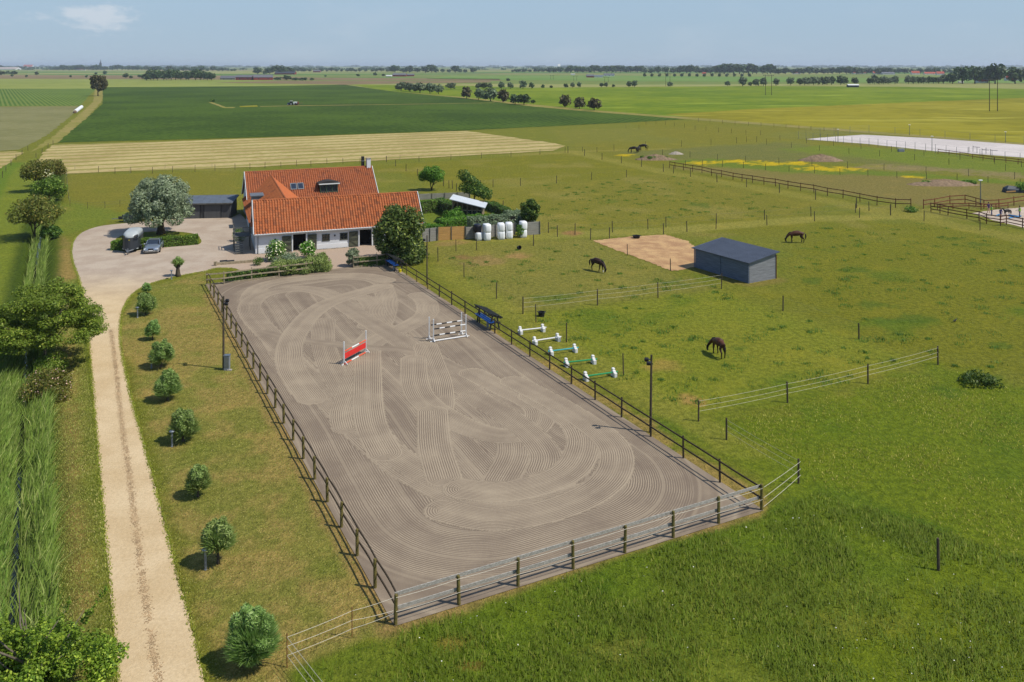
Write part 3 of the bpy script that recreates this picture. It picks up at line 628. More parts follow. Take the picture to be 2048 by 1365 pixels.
fence('slanting line of posts from the hay meadow down to the garden', [(773, 325), (791, 333), (812, 343), (835, 352), (887, 373), (898, 377), (905, 378), (913, 383)], 1.5, .07, lean=.05)
tag(post(None, G(1006, 425), 1.9, .07, 'old_wood', .03, 6, 'fence_post'), 'single tall post behind the hedge right of the garden house', 'post')
fence('long wire fence along the near edge of the mown hay meadow', [(197, 345), (230, 348), (262, 347), (305, 348), (345, 346), (390, 344), (430, 342), (470, 340), (500, 339), (530, 337), (562, 336), (593, 333), (622, 334), (654, 329), (686, 329), (720, 328), (773, 325), (838, 324), (902, 320), (963, 317), (1022, 314), (1080, 310), (1130, 306), (1165, 304), (1194, 305)], 1.35, .05, ropes=(1.2,), rr=.005, rm='thin_metal')
fence('short white-topped stakes along the edge of the hay meadow', [(150, 340), (260, 346), (330, 338), (424, 336), (800, 320), (920, 315)], 1.1, .04, 'pale_rail')
fence('posts running from the hay meadow corner towards the brown rail fence', [(1136, 306), (1169, 312), (1204, 320), (1243, 327), (1283, 334), (1327, 344), (1347, 347), (1381, 354), (1434, 365), (1493, 375), (1559, 386), (1631, 400), (1713, 417), (1781, 431)], 1.7, .075, ropes=(1.5,), rr=.004, rm='thin_metal')
fence('brown two-rail fence crossing the far paddock by the buttercups', [(1339, 336), (1350, 338), (1367, 341), (1385, 344), (1404, 347), (1423, 352), (1443, 355), (1466, 360), (1484, 363), (1505, 366), (1528, 370), (1551, 373), (1576, 378), (1601, 382), (1628, 386), (1655, 392), (1686, 397), (1720, 404), (1754, 411), (1791, 416), (1822, 416.5)], 1.5, .07, 'brown_rail', rails=(1.35, .7), name='rail_fence')
fence('rust-red rail fence around the back of the sand pen', [(1847, 418), (1869, 415), (1900, 409), (1930, 407), (1952, 413), (1968, 418), (1998, 417), (2028, 412), (2070, 406)], 1.5, .07, 'red_rail', rails=(1.35, .7), name='rail_fence')
fence('lower rust-red rail fence inside the corner of the sand pen', [(1875, 420), (1906, 419), (1938, 418), (1962, 420), (1992, 419), (2016, 417)], 1.0, .06, 'red_rail', rails=(.9, .5), name='rail_fence')
fence('dark three-rail fence along the front of the sand pen', [(1862, 424), (1880, 427), (1896, 431), (1934, 438), (1958, 442), (1973, 448), (2001, 452), (2013, 450), (2045, 457), (2085, 466)], 1.5, .07, 'brown_rail', rails=(1.35, .9, .45), name='rail_fence')
fence('wire fence posts just below the buttercup strip', [(1371, 333), (1405, 332), (1445, 334), (1487, 337), (1531, 341), (1578, 344), (1629, 347), (1680, 350), (1736, 353), (1794, 357), (1853, 359), (1914, 361), (1976, 366), (2040, 372)], 1.4, .05, ropes=(1.3,), rr=.005, rm='thin_metal')
fence('wire fence posts just above the buttercup strip', [(1325, 311), (1380, 315), (1435, 320), (1491, 324), (1558, 329), (1624, 332), (1695, 337), (1768, 341), (1852, 347), (1937, 353), (2029, 359)], 1.5, .05, ropes=(1.3,), rr=.005, rm='thin_metal')
fence('middle row of posts across the grazed strips on the far right', [(1583, 296), (1639, 302), (1698, 308), (1759, 313), (1829, 321), (1898, 330), (2011, 342)], 1.5, .05, ropes=(1.3,), rr=.005, rm='thin_metal')
fence('row of posts right below the pale far riding court', [(1613, 287), (1667, 292), (1722, 298), (1783, 304), (1848, 312), (1920, 320), (1989, 328), (2043, 335)], 1.5, .05, ropes=(1.3,), rr=.005, rm='thin_metal')
fence('scattered posts across the distant olive paddock', [(1252, 257), (1278, 259), (1292, 250), (1312, 249), (1331, 251), (1349, 253), (1369, 256), (1390, 260), (1412, 262), (1437, 265), (1463, 267), (1492, 270), (1521, 271), (1560, 281)], 1.6, .05)
fence('posts along the far side of the horses pasture', [(1228, 302), (1291, 296), (1363, 294), (1422, 290), (1473, 287), (1493, 285), (1513, 285), (1533, 290)], 1.8, .05)
fence('wire fence along the bank between the paddocks and the barley', [(1397, 244), (1420, 246), (1445, 248), (1470, 250), (1497, 252), (1522, 253), (1548, 255), (1572, 257), (1598, 259), (1622, 261), (1648, 263), (1672, 265)], 1.6, .05, ropes=(1.4, .8), rr=.01, rm='thin_metal')
fence('wire fence on the left edge of the grass track', [(5, 356), (12, 344), (22, 332), (32, 321), (44, 310), (56, 302)], 1.4, .06, ropes=(1.2,), rr=.006, rm='thin_metal')
fence('wire fence on the right edge of the grass track', [(72, 316), (84, 307), (96, 296), (106, 290)], 1.3, .06)
fence('fine mesh fence along the meadow beside the ditch trees', [(133, 352), (134, 366), (135, 382), (137, 398), (140, 413), (175, 418), (210, 417), (240, 414), (265, 412)], 1.1, .03, ropes=(1.0, .6), rr=.006, rm='thin_metal')
fence('two thin stakes right of the garage', [(473, 427), (470, 412)], 1.6, .04)
# ------------------------------------------------------------------ farmhouse, three ranges round a court
mat('white_wall', C(226, 228, 228, .84), .85, .05, .8, b=.15, bs=14)
mat('plinth_white', C(236, 236, 234, .86), .8, .04, .8, b=.15, bs=14)
mat('fascia', C(232, 234, 232, .84), .6, .05, 2)
mat('tar', C(40, 40, 42), .9, .2, 3)
mat('shutter', C(104, 106, 84, .8), .7, .15, 2, stretch=(6, 6, .4))
mat('shutter_dark', C(78, 80, 66, .8), .7, .12, 2)
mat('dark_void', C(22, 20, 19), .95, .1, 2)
mat('dormer_green', C(74, 96, 78, .8), .5, .1, 2)
mat('roof_felt', C(58, 56, 54, .8), .85, .2, 3, b=.2, bs=20)
mat('zinc', C(140, 146, 148, .8), .45, .15, 2, metal=.5)
mat('grey_wood', C(112, 110, 102, .8), .85, .25, 4, b=.3, bs=30, stretch=(1, 1, .3))
mat('stone', C(178, 168, 152, .8), .9, .25, 1.5, b=.4, bs=8)
mat('brick_floor', C(150, 132, 116, .8), .9, .2, 2)
m, t, p, _ = newmat('glass'); p.inputs['Base Color'].default_value = (.02, .025, .03, 1); p.inputs['Roughness'].default_value = .04; p.inputs['Specular IOR Level'].default_value = .9
m, t, p, _ = newmat('sky_glass'); p.inputs['Base Color'].default_value = (.05, .07, .10, 1); p.inputs['Roughness'].default_value = .12; p.inputs['Metallic'].default_value = .55
def tilemat(name, c1, c2, c3, lich=.5):
    m, t, p, _ = newmat(name); g = nd(t, 'ShaderNodeNewGeometry'); r = g.outputs['Random Per Island']
    v = objco(t); n = noise(t, v, .35, 4, .6); n2 = noise(t, v, 5, 4, .6)
    col = mx(t, r, c1, c2); col = mx(t, mr(t, mth(t, 'ADD', r, mth(t, 'MULTIPLY', n, .8)), 1.02, 1.45, 0, lich), col, c3)
    col = mx(t, mr(t, n2, .45, .75, 0, .35), col, tuple(x * .6 for x in c1)); t.links.new(col, p.inputs['Base Color'])
    p.inputs['Roughness'].default_value = .8; p.inputs['Specular IOR Level'].default_value = .2; bump(t, p, n2, .2, .01)
tilemat('roof_tile', C(192, 108, 62, .66), C(206, 128, 80, .66), C(136, 80, 56, .62), .8)
tilemat('roof_tile_old', C(182, 104, 64, .64), C(196, 122, 82, .64), C(134, 78, 58, .64), .7)
tilemat('plain_tile', C(206, 112, 62, .74), C(216, 126, 74, .74), C(196, 96, 50, .8), .4)
HO = Vector((-31.2, 101.5, 0)); HA = R(20.3)
ex, ey = Vector((math.cos(HA), math.sin(HA), 0)), Vector((-math.sin(HA), math.cos(HA), 0))
def HW(x, y, z=0): return HO + ex * x + ey * y + Vector((0, 0, z))
def pantiles(e0, e1, r0, r1, tw=.33, tl=.38, m='roof_tile', amp=.14):
    """roof slope of overlapping pantiles from the eave e0-e1 up to the ridge r0-r1; one island for each tile"""
    e0, e1, r0, r1 = map(Vector, (e0, e1, r0, r1)); nx_ = max(2, int(round(max((e1 - e0).length, (r1 - r0).length) / tw))); nyy = max(2, int(round(((r0 - e0).length) / tl)))
    nrm = (e1 - e0).cross(r0 - e0).normalized(); nrm = nrm if nrm.z > 0 else -nrm
    prof = [(-.02, .25), (.14, .9), (.30, 1.0), (.46, .75), (.62, .05), (.84, -.05), (1.02, .28)]
    V_, F_ = [], []
    for j in range(nyy):
        for i in range(nx_):
            b = len(V_); jj = random.uniform(-.006, .006)
            for s_, lift in ((j / nyy - .01, .045), ((j + 1.12) / nyy, .0)):
                for fx, fz in prof:
                    f_ = min(max((i + fx) / nx_, 0), 1); q = e0.lerp(e1, f_).lerp(r0.lerp(r1, f_), min(s_, 1.0)); V_.append(q + nrm * (fz * amp + lift + jj))
            k = len(prof)
            for a in range(k - 1): F_.append((b + a, b + a + 1, b + k + a + 1, b + k + a))
            V_.append(V_[b] - nrm * .03); V_.append(V_[b + k - 1] - nrm * .03)          # front lip
            F_.append((b, b + 2 * k, b + 2 * k + 1, b + k - 1)) if False else None
    return npmesh('roof_tiles', np.array([tuple(q) for q in V_]), np.array(F_), m, False)
def gabled(label, x0, x1, y0, y1, eave, ridge, m_tile, name='farmhouse', over=.25, tw=.285):
    """range with its ridge along the local x axis"""
    th = thing(name, label, 'house', HW(x0, y0), HA + (R(2.5) if y0 > 20 else 0)); W_, D2 = x1 - x0, y1 - y0
    mb = MB(); pr = [(0, 0), (D2, 0), (D2, eave), (D2 / 2, ridge - .12), (0, eave)]
    return th, W_, D2
# --- front range (stable wing)
fh, W1, D1 = gabled('long white stable wing with orange tiled roof and open doors facing the arena', 0, 20.6, 0, 6, 2.3, 5.95, 'roof_tile')
E1, R1 = 2.55, 6.02
# front wall as pieces with real openings: doors at 6.7-9.3 and 14.2-16.9, windows
OPEN = [(4.25, 6.1, 0, 2.12, 'd'), (7.93, 8.87, .98, 1.86, 'w'), (10.15, 11.1, .98, 1.86, 'w'), (12.45, 14.3, 0, 2.12, 'd')]
mb = MB(); xs = 0.0; T = .35
for a, b, z0, z1, k in OPEN:
    mb.box(((xs + a) / 2, T / 2, E1 / 2), (a - xs, T, E1))
    mb.box(((a + b) / 2, T / 2, (z1 + E1) / 2), (b - a, T - .004, E1 - z1))
    if z0 > 0: mb.box(((a + b) / 2, T / 2, z0 / 2), (b - a, T - .004, z0))
    xs = b
mb.box(((xs + W1) / 2, T / 2, E1 / 2), (W1 - xs, T, E1))
for x in (T / 2, W1 - T / 2):
    mb.loft([[(x - T / 2 + (.003 if x < 1 else .0), T, 0), (x - T / 2, D1, 0), (x - T / 2, D1, E1), (x - T / 2, D1 / 2, R1 - .1), (x - T / 2, T, E1 + .3)], [(x + T / 2, T, 0), (x + T / 2, D1, 0), (x + T / 2, D1, E1), (x + T / 2, D1 / 2, R1 - .1), (x + T / 2, T, E1 + .3)]], True, True)
mb.box((W1 / 2, D1 - T / 2, E1 / 2), (W1 - 2 * T, T, E1)); mb.box((W1 / 2, 3.2, E1 / 2 + .1), (W1 - 2 * T, .1, E1 - .2)) 
wall = mb.build('wall', 'white_wall', fh)
mb = MB(); mb.box((W1 / 2, 1.9, .006), (W1 - .8, 3.2, .03)); mb.build('floor', 'brick_floor', fh)
mb = MB(); xs = -.03
for a, b in ((-.03, 3.1), (7.2, 11.25), (15.6, W1 + .03)): MB().box(((a + b) / 2, -.022, .30), (b - a, .05, .62)).build('plinth', 'plinth_white', fh)
mb = MB()
for a, b in ((-.02, 3.1), (7.2, 11.25), (15.6, W1)): mb.box(((a + b) / 2, -.05, .025), (b - a, .06, .06))
mb.build('damp_course', 'tar', fh)['kind'] = 'stuff'
rf = link('roof', pantiles((-.22, -.42, E1 - .12), (W1 + .22, -.42, E1 - .12), (-.22, D1 / 2, R1), (W1 + .22, D1 / 2, R1)), fh); rf['kind'] = 'stuff'
rb = link('roof', pantiles((W1 + .22, D1 + .42, E1 - .12), (-.22, D1 + .42, E1 - .12), (W1 + .22, D1 / 2, R1), (-.22, D1 / 2, R1)), fh); rb['kind'] = 'stuff'
def ridgeline(th, p0, p1, m='roof_tile', r=.12):
    mb = MB(); p0, p1 = Vector(p0), Vector(p1); n = int((p1 - p0).length / .38)
    for i in range(n): mb.tube([p0.lerp(p1, i / n), p0.lerp(p1, (i + 1.08) / n)], [r * 1.05, r * .95], 8)
    o = mb.build('ridge_tiles', m, th); o['kind'] = 'stuff'; return o
ridgeline(fh, (-.2, D1 / 2, R1 + .04), (W1 + .2, D1 / 2, R1 + .04))
def barge(th, x, ya, yb, e, r, ov=.4, w=.26):
    mb = MB(); mid = (ya + yb) / 2
    for y in (ya - ov, yb + ov): mb.plank((x, y, e - .16), (x, mid, r + .03), w, .07)
    return mb.build('bargeboard', 'fascia', th)
for x in (-.27, W1 + .27): barge(fh, x, 0, D1, E1 + .06, R1, .47)
mb = MB(); mb.plank((-.2, -.46, E1 - .18), (W1 + .2, -.46, E1 - .18), .16, .05); mb.tube([(-.2, -.53, E1 - .12), (W1 + .2, -.53, E1 - .12)], .06, 8); mb.build('gutter', 'fascia', fh)
MB().tube([(.25, -.48, E1 - .18), (.25, -.09, E1 - .5), (.25, -.09, .1)], .045, 8).build('downpipe', 'zinc', fh)
for a, b, z0, z1, k in OPEN:
    if k == 'd':
        mb = MB(); mb.box((a + .07, .0, z1 / 2), (.14, .40, z1)); mb.box((b - .07, 0, z1 / 2), (.14, .40, z1)); mb.box(((a + b) / 2, 0, z1 + .05), (b - a, .38, .1)); mb.build('door_frame', 'fascia', fh)
        MB().box(((a + b) / 2, 1.1, z1 / 2), (b - a - .3, .05, z1 - .1)).build('doorway_shade', 'dark_void', fh)  # near-black panel put in as the shade inside the open doorway
        sides = ((a - .62, -1), (b + .62, 1)) if a < 10 else ((a - .62, -1), (b + .62, 1))
        for cx, sg in sides:
            d = MB()
            for i in range(6): d.box((cx - .55 + .183 * i + .09, -.10 - .004 * (i % 2), 1.02), (.176, .05, 1.9))
            dr_ = d.build('stable_door', 'shutter', fh)
            e = MB()
            for z in (.12, .92, 1.10, 1.88): e.box((cx, -.145, z), (1.08, .04, .12))
            e.plank((cx - .5 * sg, -.145, .2), (cx + .5 * sg, -.145, .85), .11, .035, Vector((0, 1, 0)).cross(Vector((1, 0, .6)).normalized())); e.plank((cx - .5 * sg, -.145, 1.8), (cx + .5 * sg, -.145, 1.2), .11, .035, Vector((0, 1, 0)).cross(Vector((1, 0, .6)).normalized()))
            e.build('ledge_and_brace', 'shutter_dark', dr_)
    else:
        cx, cz, w, h = (a + b) / 2, (z0 + z1) / 2, b - a, z1 - z0; mb = MB()
        for x in (a + .06, b - .06, cx): mb.box((x, .02, cz), (.12, .14, h))
        for z in (z0 + .05, z1 - .05): mb.box((cx, .02, z), (w + .06, .15, .1))
        mb.box((cx, .02, cz), (w, .10, .05)); fo = mb.build('window', 'shutter_dark', fh)
        for sx in (-1, 1):
            for sz in (-1, 1): MB().box((cx + sx * w * .25, .07, cz + sz * h * .23), (w * .36, .02, h * .36)).build('pane', 'glass', fo)
for x in (2.3, 9.5):
    mb = MB(); mb.lathe((x, -.12, 1.62), [(.05, -.1), (.09, -.06), (.10, .06), (.03, .12)], 8); mb.build('wall_lamp', 'tar', fh)
# --- main house across the court
mh, W2, D2 = gabled('white main farmhouse behind the court with long orange roof and dormer', .3, 19.6, 23.7, 31.9, 2.85, 6.55, 'roof_tile_old')
E2, R2 = 2.85, 6.6
mb = MB()
for x0, x1 in ((0, .4), (W2 - .4, W2)):
    mb.loft([[(x0, 0, 0), (x0, D2, 0), (x0, D2, E2), (x0, D2 / 2, R2 - .1), (x0, 0, E2)], [(x1, 0, 0), (x1, D2, 0), (x1, D2, E2), (x1, D2 / 2, R2 - .1), (x1, 0, E2)]], True, True)
mb.box((W2 / 2, .2, E2 / 2), (W2 - .8, .4, E2)); mb.box((W2 / 2, D2 - .2, E2 / 2), (W2 - .8, .4, E2)); mb.build('wall', 'white_wall', mh)
o = link('roof', pantiles((-.2, -.35, E2 - .2), (W2 + .2, -.35, E2 - .2), (-.2, D2 / 2, R2), (W2 + .2, D2 / 2, R2), m='roof_tile_old'), mh); o['kind'] = 'stuff'
o = link('roof', pantiles((W2 + .2, D2 + .35, E2 - .2), (-.2, D2 + .35, E2 - .2), (W2 + .2, D2 / 2, R2), (-.2, D2 / 2, R2), m='roof_tile_old'), mh); o['kind'] = 'stuff'
ridgeline(mh, (-.2, D2 / 2, R2 + .04), (W2 + .2, D2 / 2, R2 + .04), 'roof_tile_old')
for x in (-.25, W2 + .25): barge(mh, x, 0, D2, E2, R2)
mb = MB(); mb.plank((-.1, -.42, E2 - .28), (W2 + .1, -.42, E2 - .28), .14, .05); mb.build('gutter', 'fascia', mh)
ch = MB(); ch.box((W2 - .35, D2 / 2, R2 + .55), (.62, .72, 1.5)); co = ch.build('chimney', 'white_wall', mh)
MB().box((W2 - .35, D2 / 2, R2 + 1.34), (.74, .84, .12)).build('chimney_cap', 'stone', co)
fl2 = MB(); fl2.box((W2 - 1.2, D2 / 2 + .3, R2 + .7), (.42, .46, 1.9)); fo = fl2.build('chimney', 'tar', mh); MB().box((W2 - 1.2, D2 / 2 + .3, R2 + .95), (.5, .54, .1)).build('chimney_band', 'zinc', fo)
sl = (R2 - E2 + .2) / (D2 / 2 + .35)
def on2(y): return E2 - .2 + (y + .35) * sl
for x in (6.3, 7.35):                                  # two roof windows
    nrm = Vector((0, -sl, 1)).normalized(); y0 = 1.15; c = Vector((x + .45, y0 + .4, on2(y0 + .4))) + nrm * .13; up = Vector((0, 1, sl)).normalized()
    m3 = Matrix((Vector((1, 0, 0)), up, nrm)).transposed(); fo = MB().box(c, (.94, 1.25, .1), m3).build('roof_window', 'zinc', mh); MB().box(c + nrm * .055, (.74, 1.02, .02), m3).build('pane', 'sky_glass', fo)
# dormer with curved top
dm = MB(); x0, x1, yf, zt = 10.6, 13.3, .35, 4.75
dm.box((x0 + .06, yf + 1.1, 3.8), (.12, 2.2, 1.7)); dm.box((x1 - .06, yf + 1.1, 3.8), (.12, 2.2, 1.7)); dm.box(((x0 + x1) / 2, yf + .06, 3.05), (x1 - x0 - .24, .12, .22))
do = dm.build('dormer', 'dormer_green', mh)
w_ = MB()
for x in (x0 + .05, x0 + .95, x0 + 1.8, x1 - .05): w_.box((x, yf - .02, 3.85), (.11, .12, 1.6))
for z in (3.15, 3.45, 4.6): w_.box(((x0 + x1) / 2, yf - .02, z), (x1 - x0, .10, .09))
w_.build('window_frame', 'dormer_green', do); MB().box(((x0 + x1) / 2, yf + .03, 3.85), (x1 - x0 - .1, .02, 1.5)).build('pane', 'glass', do)
MB().box(((x0 + x1) / 2, yf - .12, 4.72), (x1 - x0 + .5, .5, .16)).build('cornice', 'fascia', do)
rg = []
for y in (yf - .3, yf + 3.6): rg.append([(x0 - .3 + (x1 - x0 + .6) * i / 8, y, zt + .06 + .34 * math.sin(math.pi * i / 8)) for i in range(9)] + [(x1 + .3, y, zt), (x0 - .3, y, zt)])
MB().loft(rg, True, True).build('dormer_roof', 'roof_felt', do)
def gwin(th, x, y, z, w=.85, h=1.15):
    fo = MB().box((x, y, z), (.08, w, h)).build('window', 'shutter_dark', th)
    for sy in (-1, 1): MB().box((x - .045, y + sy * w * .22, z), (.02, w * .36, h * .8)).build('pane', 'glass', fo)
gwin(mh, -.03, 2.0, 1.4); gwin(mh, -.03, 5.8, 1.4); gwin(mh, -.03, 3.4, 4.2, .8, 1.1); gwin(mh, -.03, 4.8, 4.2, .8, 1.1)
# --- link wing between the two
lw = thing('farmhouse', 'short orange-roofed link wing joining the stable wing to the main house', 'house', HW(0, 5.6), HA); WL, LL, EL, RL = 7.6, 18.6, 2.75, 6.0
mb = MB(); mb.box((.2, LL / 2, EL / 2), (.4, LL, EL)); mb.box((WL - .2, LL / 2, EL / 2), (.4, LL, EL)); mb.build('wall', 'white_wall', lw)
o = link('roof', pantiles((-.35, LL + 3.2, EL - .2), (-.35, -2, EL - .2), (WL / 2, LL + 3.2, RL), (WL / 2, -2, RL), m='roof_tile'), lw); o['kind'] = 'stuff'
o = link('roof', pantiles((WL + .35, -2, EL - .2), (WL + .35, LL + 3.2, EL - .2), (WL / 2, -2, RL), (WL / 2, LL + 3.2, RL), m='plain_tile', tw=.2, tl=.2, amp=.012), lw); o['kind'] = 'stuff'
ridgeline(lw, (WL / 2, -2, RL + .05), (WL / 2, LL + 2.6, RL + .05))
dz = MB(); dz.box((1.4, 11.8, 3.95), (2.0, 2.6, 1.3)); do = dz.build('dormer', 'zinc', lw); MB().box((1.35, 11.8, 4.66), (2.3, 2.9, .12)).build('dormer_roof', 'zinc', do)
for y, z, s_ in ((7.2, 4.0, 2.35), (8.8, 4.9, 1.6), (5.6, 4.0, 1.9)):
    MB().box((WL / 2 - (RL - z) / .92 + .2 - .2, y, z + .12), (.4, .5, .06)).build('roof_step', 'red_rail', lw)
gwin(lw, -.03, 4, 1.3); gwin(lw, -.03, 15, 1.3)
# timber stair landing on the west side
st_ = thing('timber_stair', 'grey timber landing and steps against the left side of the farmhouse', 'stairs', HW(-2.4, 2.6), HA)
for x, y in ((0, 0), (1.9, 0), (0, 2.2), (1.9, 2.2)): MB().box((x, y, 1.5), (.12, .12, 3.0)).build('post', 'grey_wood', st_)
MB().box((.95, 1.1, 1.75), (2.1, 2.4, .1)).build('deck', 'grey_wood', st_)
for z in (2.3, 2.85): MB().plank((0, -.08, z), (1.9, -.08, z), .1, .05).build('rail', 'grey_wood', st_); MB().plank((-.08, 0, z), (-.08, 2.2, z), .1, .05).build('rail', 'grey_wood', st_)
for i in range(7): MB().box((.5, -.3 - .27 * i, 1.55 - .23 * i), (.9, .28, .05)).build('step', 'grey_wood', st_)
# stones along the wall foot
mb = MB()
for i in range(120):
    x = random.choice([random.uniform(.2, 3.1), random.uniform(7.2, 11.2), random.uniform(15.7, 20.5)]); s_ = random.uniform(.06, .13)
    mb.lathe(HW(x, -.22 + random.uniform(-.1, .06), 0), [(s_, 0), (s_ * 1.1, s_ * .4), (s_ * .5, s_ * .9)], 6)
o = mb.build('edging_stones', 'stone'); tag(o, 'row of pale fieldstones along the foot of the stable wall', 'stones', kind='stuff')

# ---- garage
gr = thing('garage', 'low dark grey garage with flat roof behind the big silver tree', 'garage', G(461, 436), R(7))
mat('clad_grey', C(92, 92, 92, .8), .75, .1, 2, stretch=(4, 4, .3)); mat('roof_grey', C(100, 108, 118, .8), .6, .12, 1)
GW, GD = 8.8, 4.6
mb = MB(); mb.box((-GW / 2, GD / 2, 1.1), (GW, GD, 2.2)); wl = mb.build('wall', 'clad_grey', gr)
mb = MB()
for i in range(int(GW / .2)): mb.box((-GW + .1 + .2 * i, -.02, 1.1), (.15, .04, 2.15))
for i in range(int(GD / .2)): mb.box((.02, .12 + .2 * i, 1.1), (.04, .15, 2.15))
o = mb.build('cladding_boards', 'clad_grey', gr); o['kind'] = 'stuff'
mb = MB(); mb.add([(-GW - .3, -.35, 2.3), (.3, -.35, 2.3), (.3, GD + .3, 2.75), (-GW - .3, GD + .3, 2.75), (-GW - .3, -.35, 2.16), (.3, -.35, 2.16), (.3, GD + .3, 2.6), (-GW - .3, GD + .3, 2.6)], [(0, 1, 2, 3), (7, 6, 5, 4), (0, 4, 5, 1), (1, 5, 6, 2), (2, 6, 7, 3), (3, 7, 4, 0)]); ro = mb.build('roof', 'roof_grey', gr)
for i in range(9): MB().plank((-GW + i * 1.1, -.3, 2.325), (-GW + i * 1.1, GD + .25, 2.765), .04, .05).build('roof_seam', 'roof_grey', ro)
MB().plank((-GW - .3, -.37, 2.22), (.3, -.37, 2.22), .2, .05).build('fascia', 'grey_wood', gr)
MB().box((-2.6, -.06, 1.0), (2.5, .06, 2.0)).build('door', 'clad_grey', gr); MB().box((-5.6, -.06, 1.0), (2.5, .06, 2.0)).build('door', 'clad_grey', gr)
for x in (-3.85, -1.35, -6.85, -4.35): MB().box((x, -.1, 1.0), (.08, .05, 2.0)).build('door_post', 'tar', gr)
# ------------------------------------------------------------------ vegetation
leafmat('leaf_beech', C(104, 124, 36, 1.5), C(66, 92, 24, 1.5), C(146, 158, 66, 1.4), .3)
leafmat('leaf_dark', C(60, 84, 26, 1.81), C(44, 66, 20, 1.81), C(106, 120, 46, 1.92), .25)
leafmat('leaf_young', C(104, 120, 30, 1.42), C(66, 88, 20, 1.42), C(150, 160, 56, 1.50), .3)
leafmat('leaf_osier', C(108, 128, 64, 1.75), C(80, 104, 44, 1.75), C(144, 156, 98, 1.7), .3)
leafmat('leaf_laurel', C(66, 86, 30, 1.94), C(44, 62, 24, 1.94), C(118, 130, 60, 2.09), .25, .5)
leafmat('leaf_willow', C(136, 146, 112, 1.17), C(106, 120, 84, 1.14), C(168, 176, 146, 1.21), .25)
leafmat('leaf_sallow', C(112, 128, 66, 1.79), C(82, 104, 44, 1.79), C(140, 150, 92, 1.79), .3)
leafmat('leaf_hawthorn', C(84, 88, 30, 1.96), C(62, 70, 26, 1.96), C(112, 100, 44, 2.09), .25)
leafmat('leaf_hedge', C(84, 116, 36, 1.60), C(56, 88, 24, 1.60), C(128, 152, 58, 1.71), .3)
leafmat('leaf_fresh', C(88, 128, 34, 1.33), C(60, 98, 26, 1.28), C(128, 160, 56, 1.36), .3)
leafmat('leaf_grey', C(124, 138, 104, 1.24), C(92, 110, 72, 1.24), C(150, 160, 130, 1.24), .25)
leafmat('leaf_far', C(66, 86, 42, 1.25), C(50, 70, 34, 1.25), C(84, 100, 50, 1.2), .2)
leafmat('leaf_far_grey', C(106, 118, 84, 1.24), C(78, 92, 58, 1.24), None, .15)
leafmat('leaf_far_brown', C(92, 86, 48, 1.16), C(66, 68, 36, 1.16), None, .15)
leafmat('blossom', C(238, 236, 196, 1.32), C(222, 220, 170, 1.32), None, .2)
leafmat('pink_blossom', C(206, 170, 160, 1.24), C(190, 150, 130, 1.24), None, .2)
mat('bark', C(96, 84, 66, .7), .9, .35, 5, b=.6, bs=18, stretch=(1, 1, .25))
mat('bark_grey', C(128, 118, 98, .7), .9, .3, 5, b=.5, bs=18, stretch=(1, 1, .25))
def leaves(blobs, n, size, seed=0, shell=.55, up=.25, aspect=1.7, outw=.8, sides=False):
    """leaf quads spread through ellipsoid blobs ((x,y,z),(rx,ry,rz)); returns verts, faces"""
    r = np.random.default_rng(seed); B = np.array([list(c) + list(s_) for c, s_ in blobs], float)
    w = (B[:, 3] * B[:, 4] * B[:, 5]) ** .72; w /= w.sum(); k = r.choice(len(B), n, p=w)
    d = r.normal(size=(n, 3)); d /= np.linalg.norm(d, axis=1)[:, None]
    rad = shell + (1 - shell) * r.random(n) ** .5; rad *= 1 + .10 * r.normal(size=n) * (r.random(n) < .35)
    c = B[k, :3] + d * rad[:, None] * B[k, 3:]
    nrm = d * outw + r.normal(size=(n, 3)) * .55 + np.array([0, 0, up]); nrm /= np.linalg.norm(nrm, axis=1)[:, None]
    a = np.cross(nrm, r.normal(size=(n, 3))); a /= np.linalg.norm(a, axis=1)[:, None]; b = np.cross(nrm, a)
    s_ = size * (.6 + .8 * r.random(n))[:, None]; hl, hw = s_ * aspect ** .5 * .5, s_ / aspect ** .5 * .5
    V_ = np.stack([c - a * hl, c + b * hw - nrm * s_ * .06, c + a * hl, c - b * hw - nrm * s_ * .06], 1).reshape(-1, 3)
    return V_, np.arange(4 * n).reshape(n, 4)
def crown_blobs(seed, R_, hz, n, z0, squash=1.0, br=(.28, .46), flat=0.0):
    r = random.Random(seed); out = [((0, 0, z0 + hz * .5), (R_ * .62, R_ * .62, hz * .36))]
    for i in range(n):
        a = 2.399 * i + r.uniform(-.5, .5); t_ = r.random(); ph = math.acos(1 - 1.75 * (i + .5) / n) if n > 1 else 0
        rr = R_ * (1 - br[0]) * math.sin(ph) * r.uniform(.8, 1.12); zz = z0 + hz * .5 + math.cos(ph) * hz * .36 * r.uniform(.85, 1.15)
        s_ = R_ * r.uniform(*br); out.append(((rr * math.cos(a), rr * math.sin(a), zz), (s_, s_, s_ * (1 - flat) * squash)))
    return out
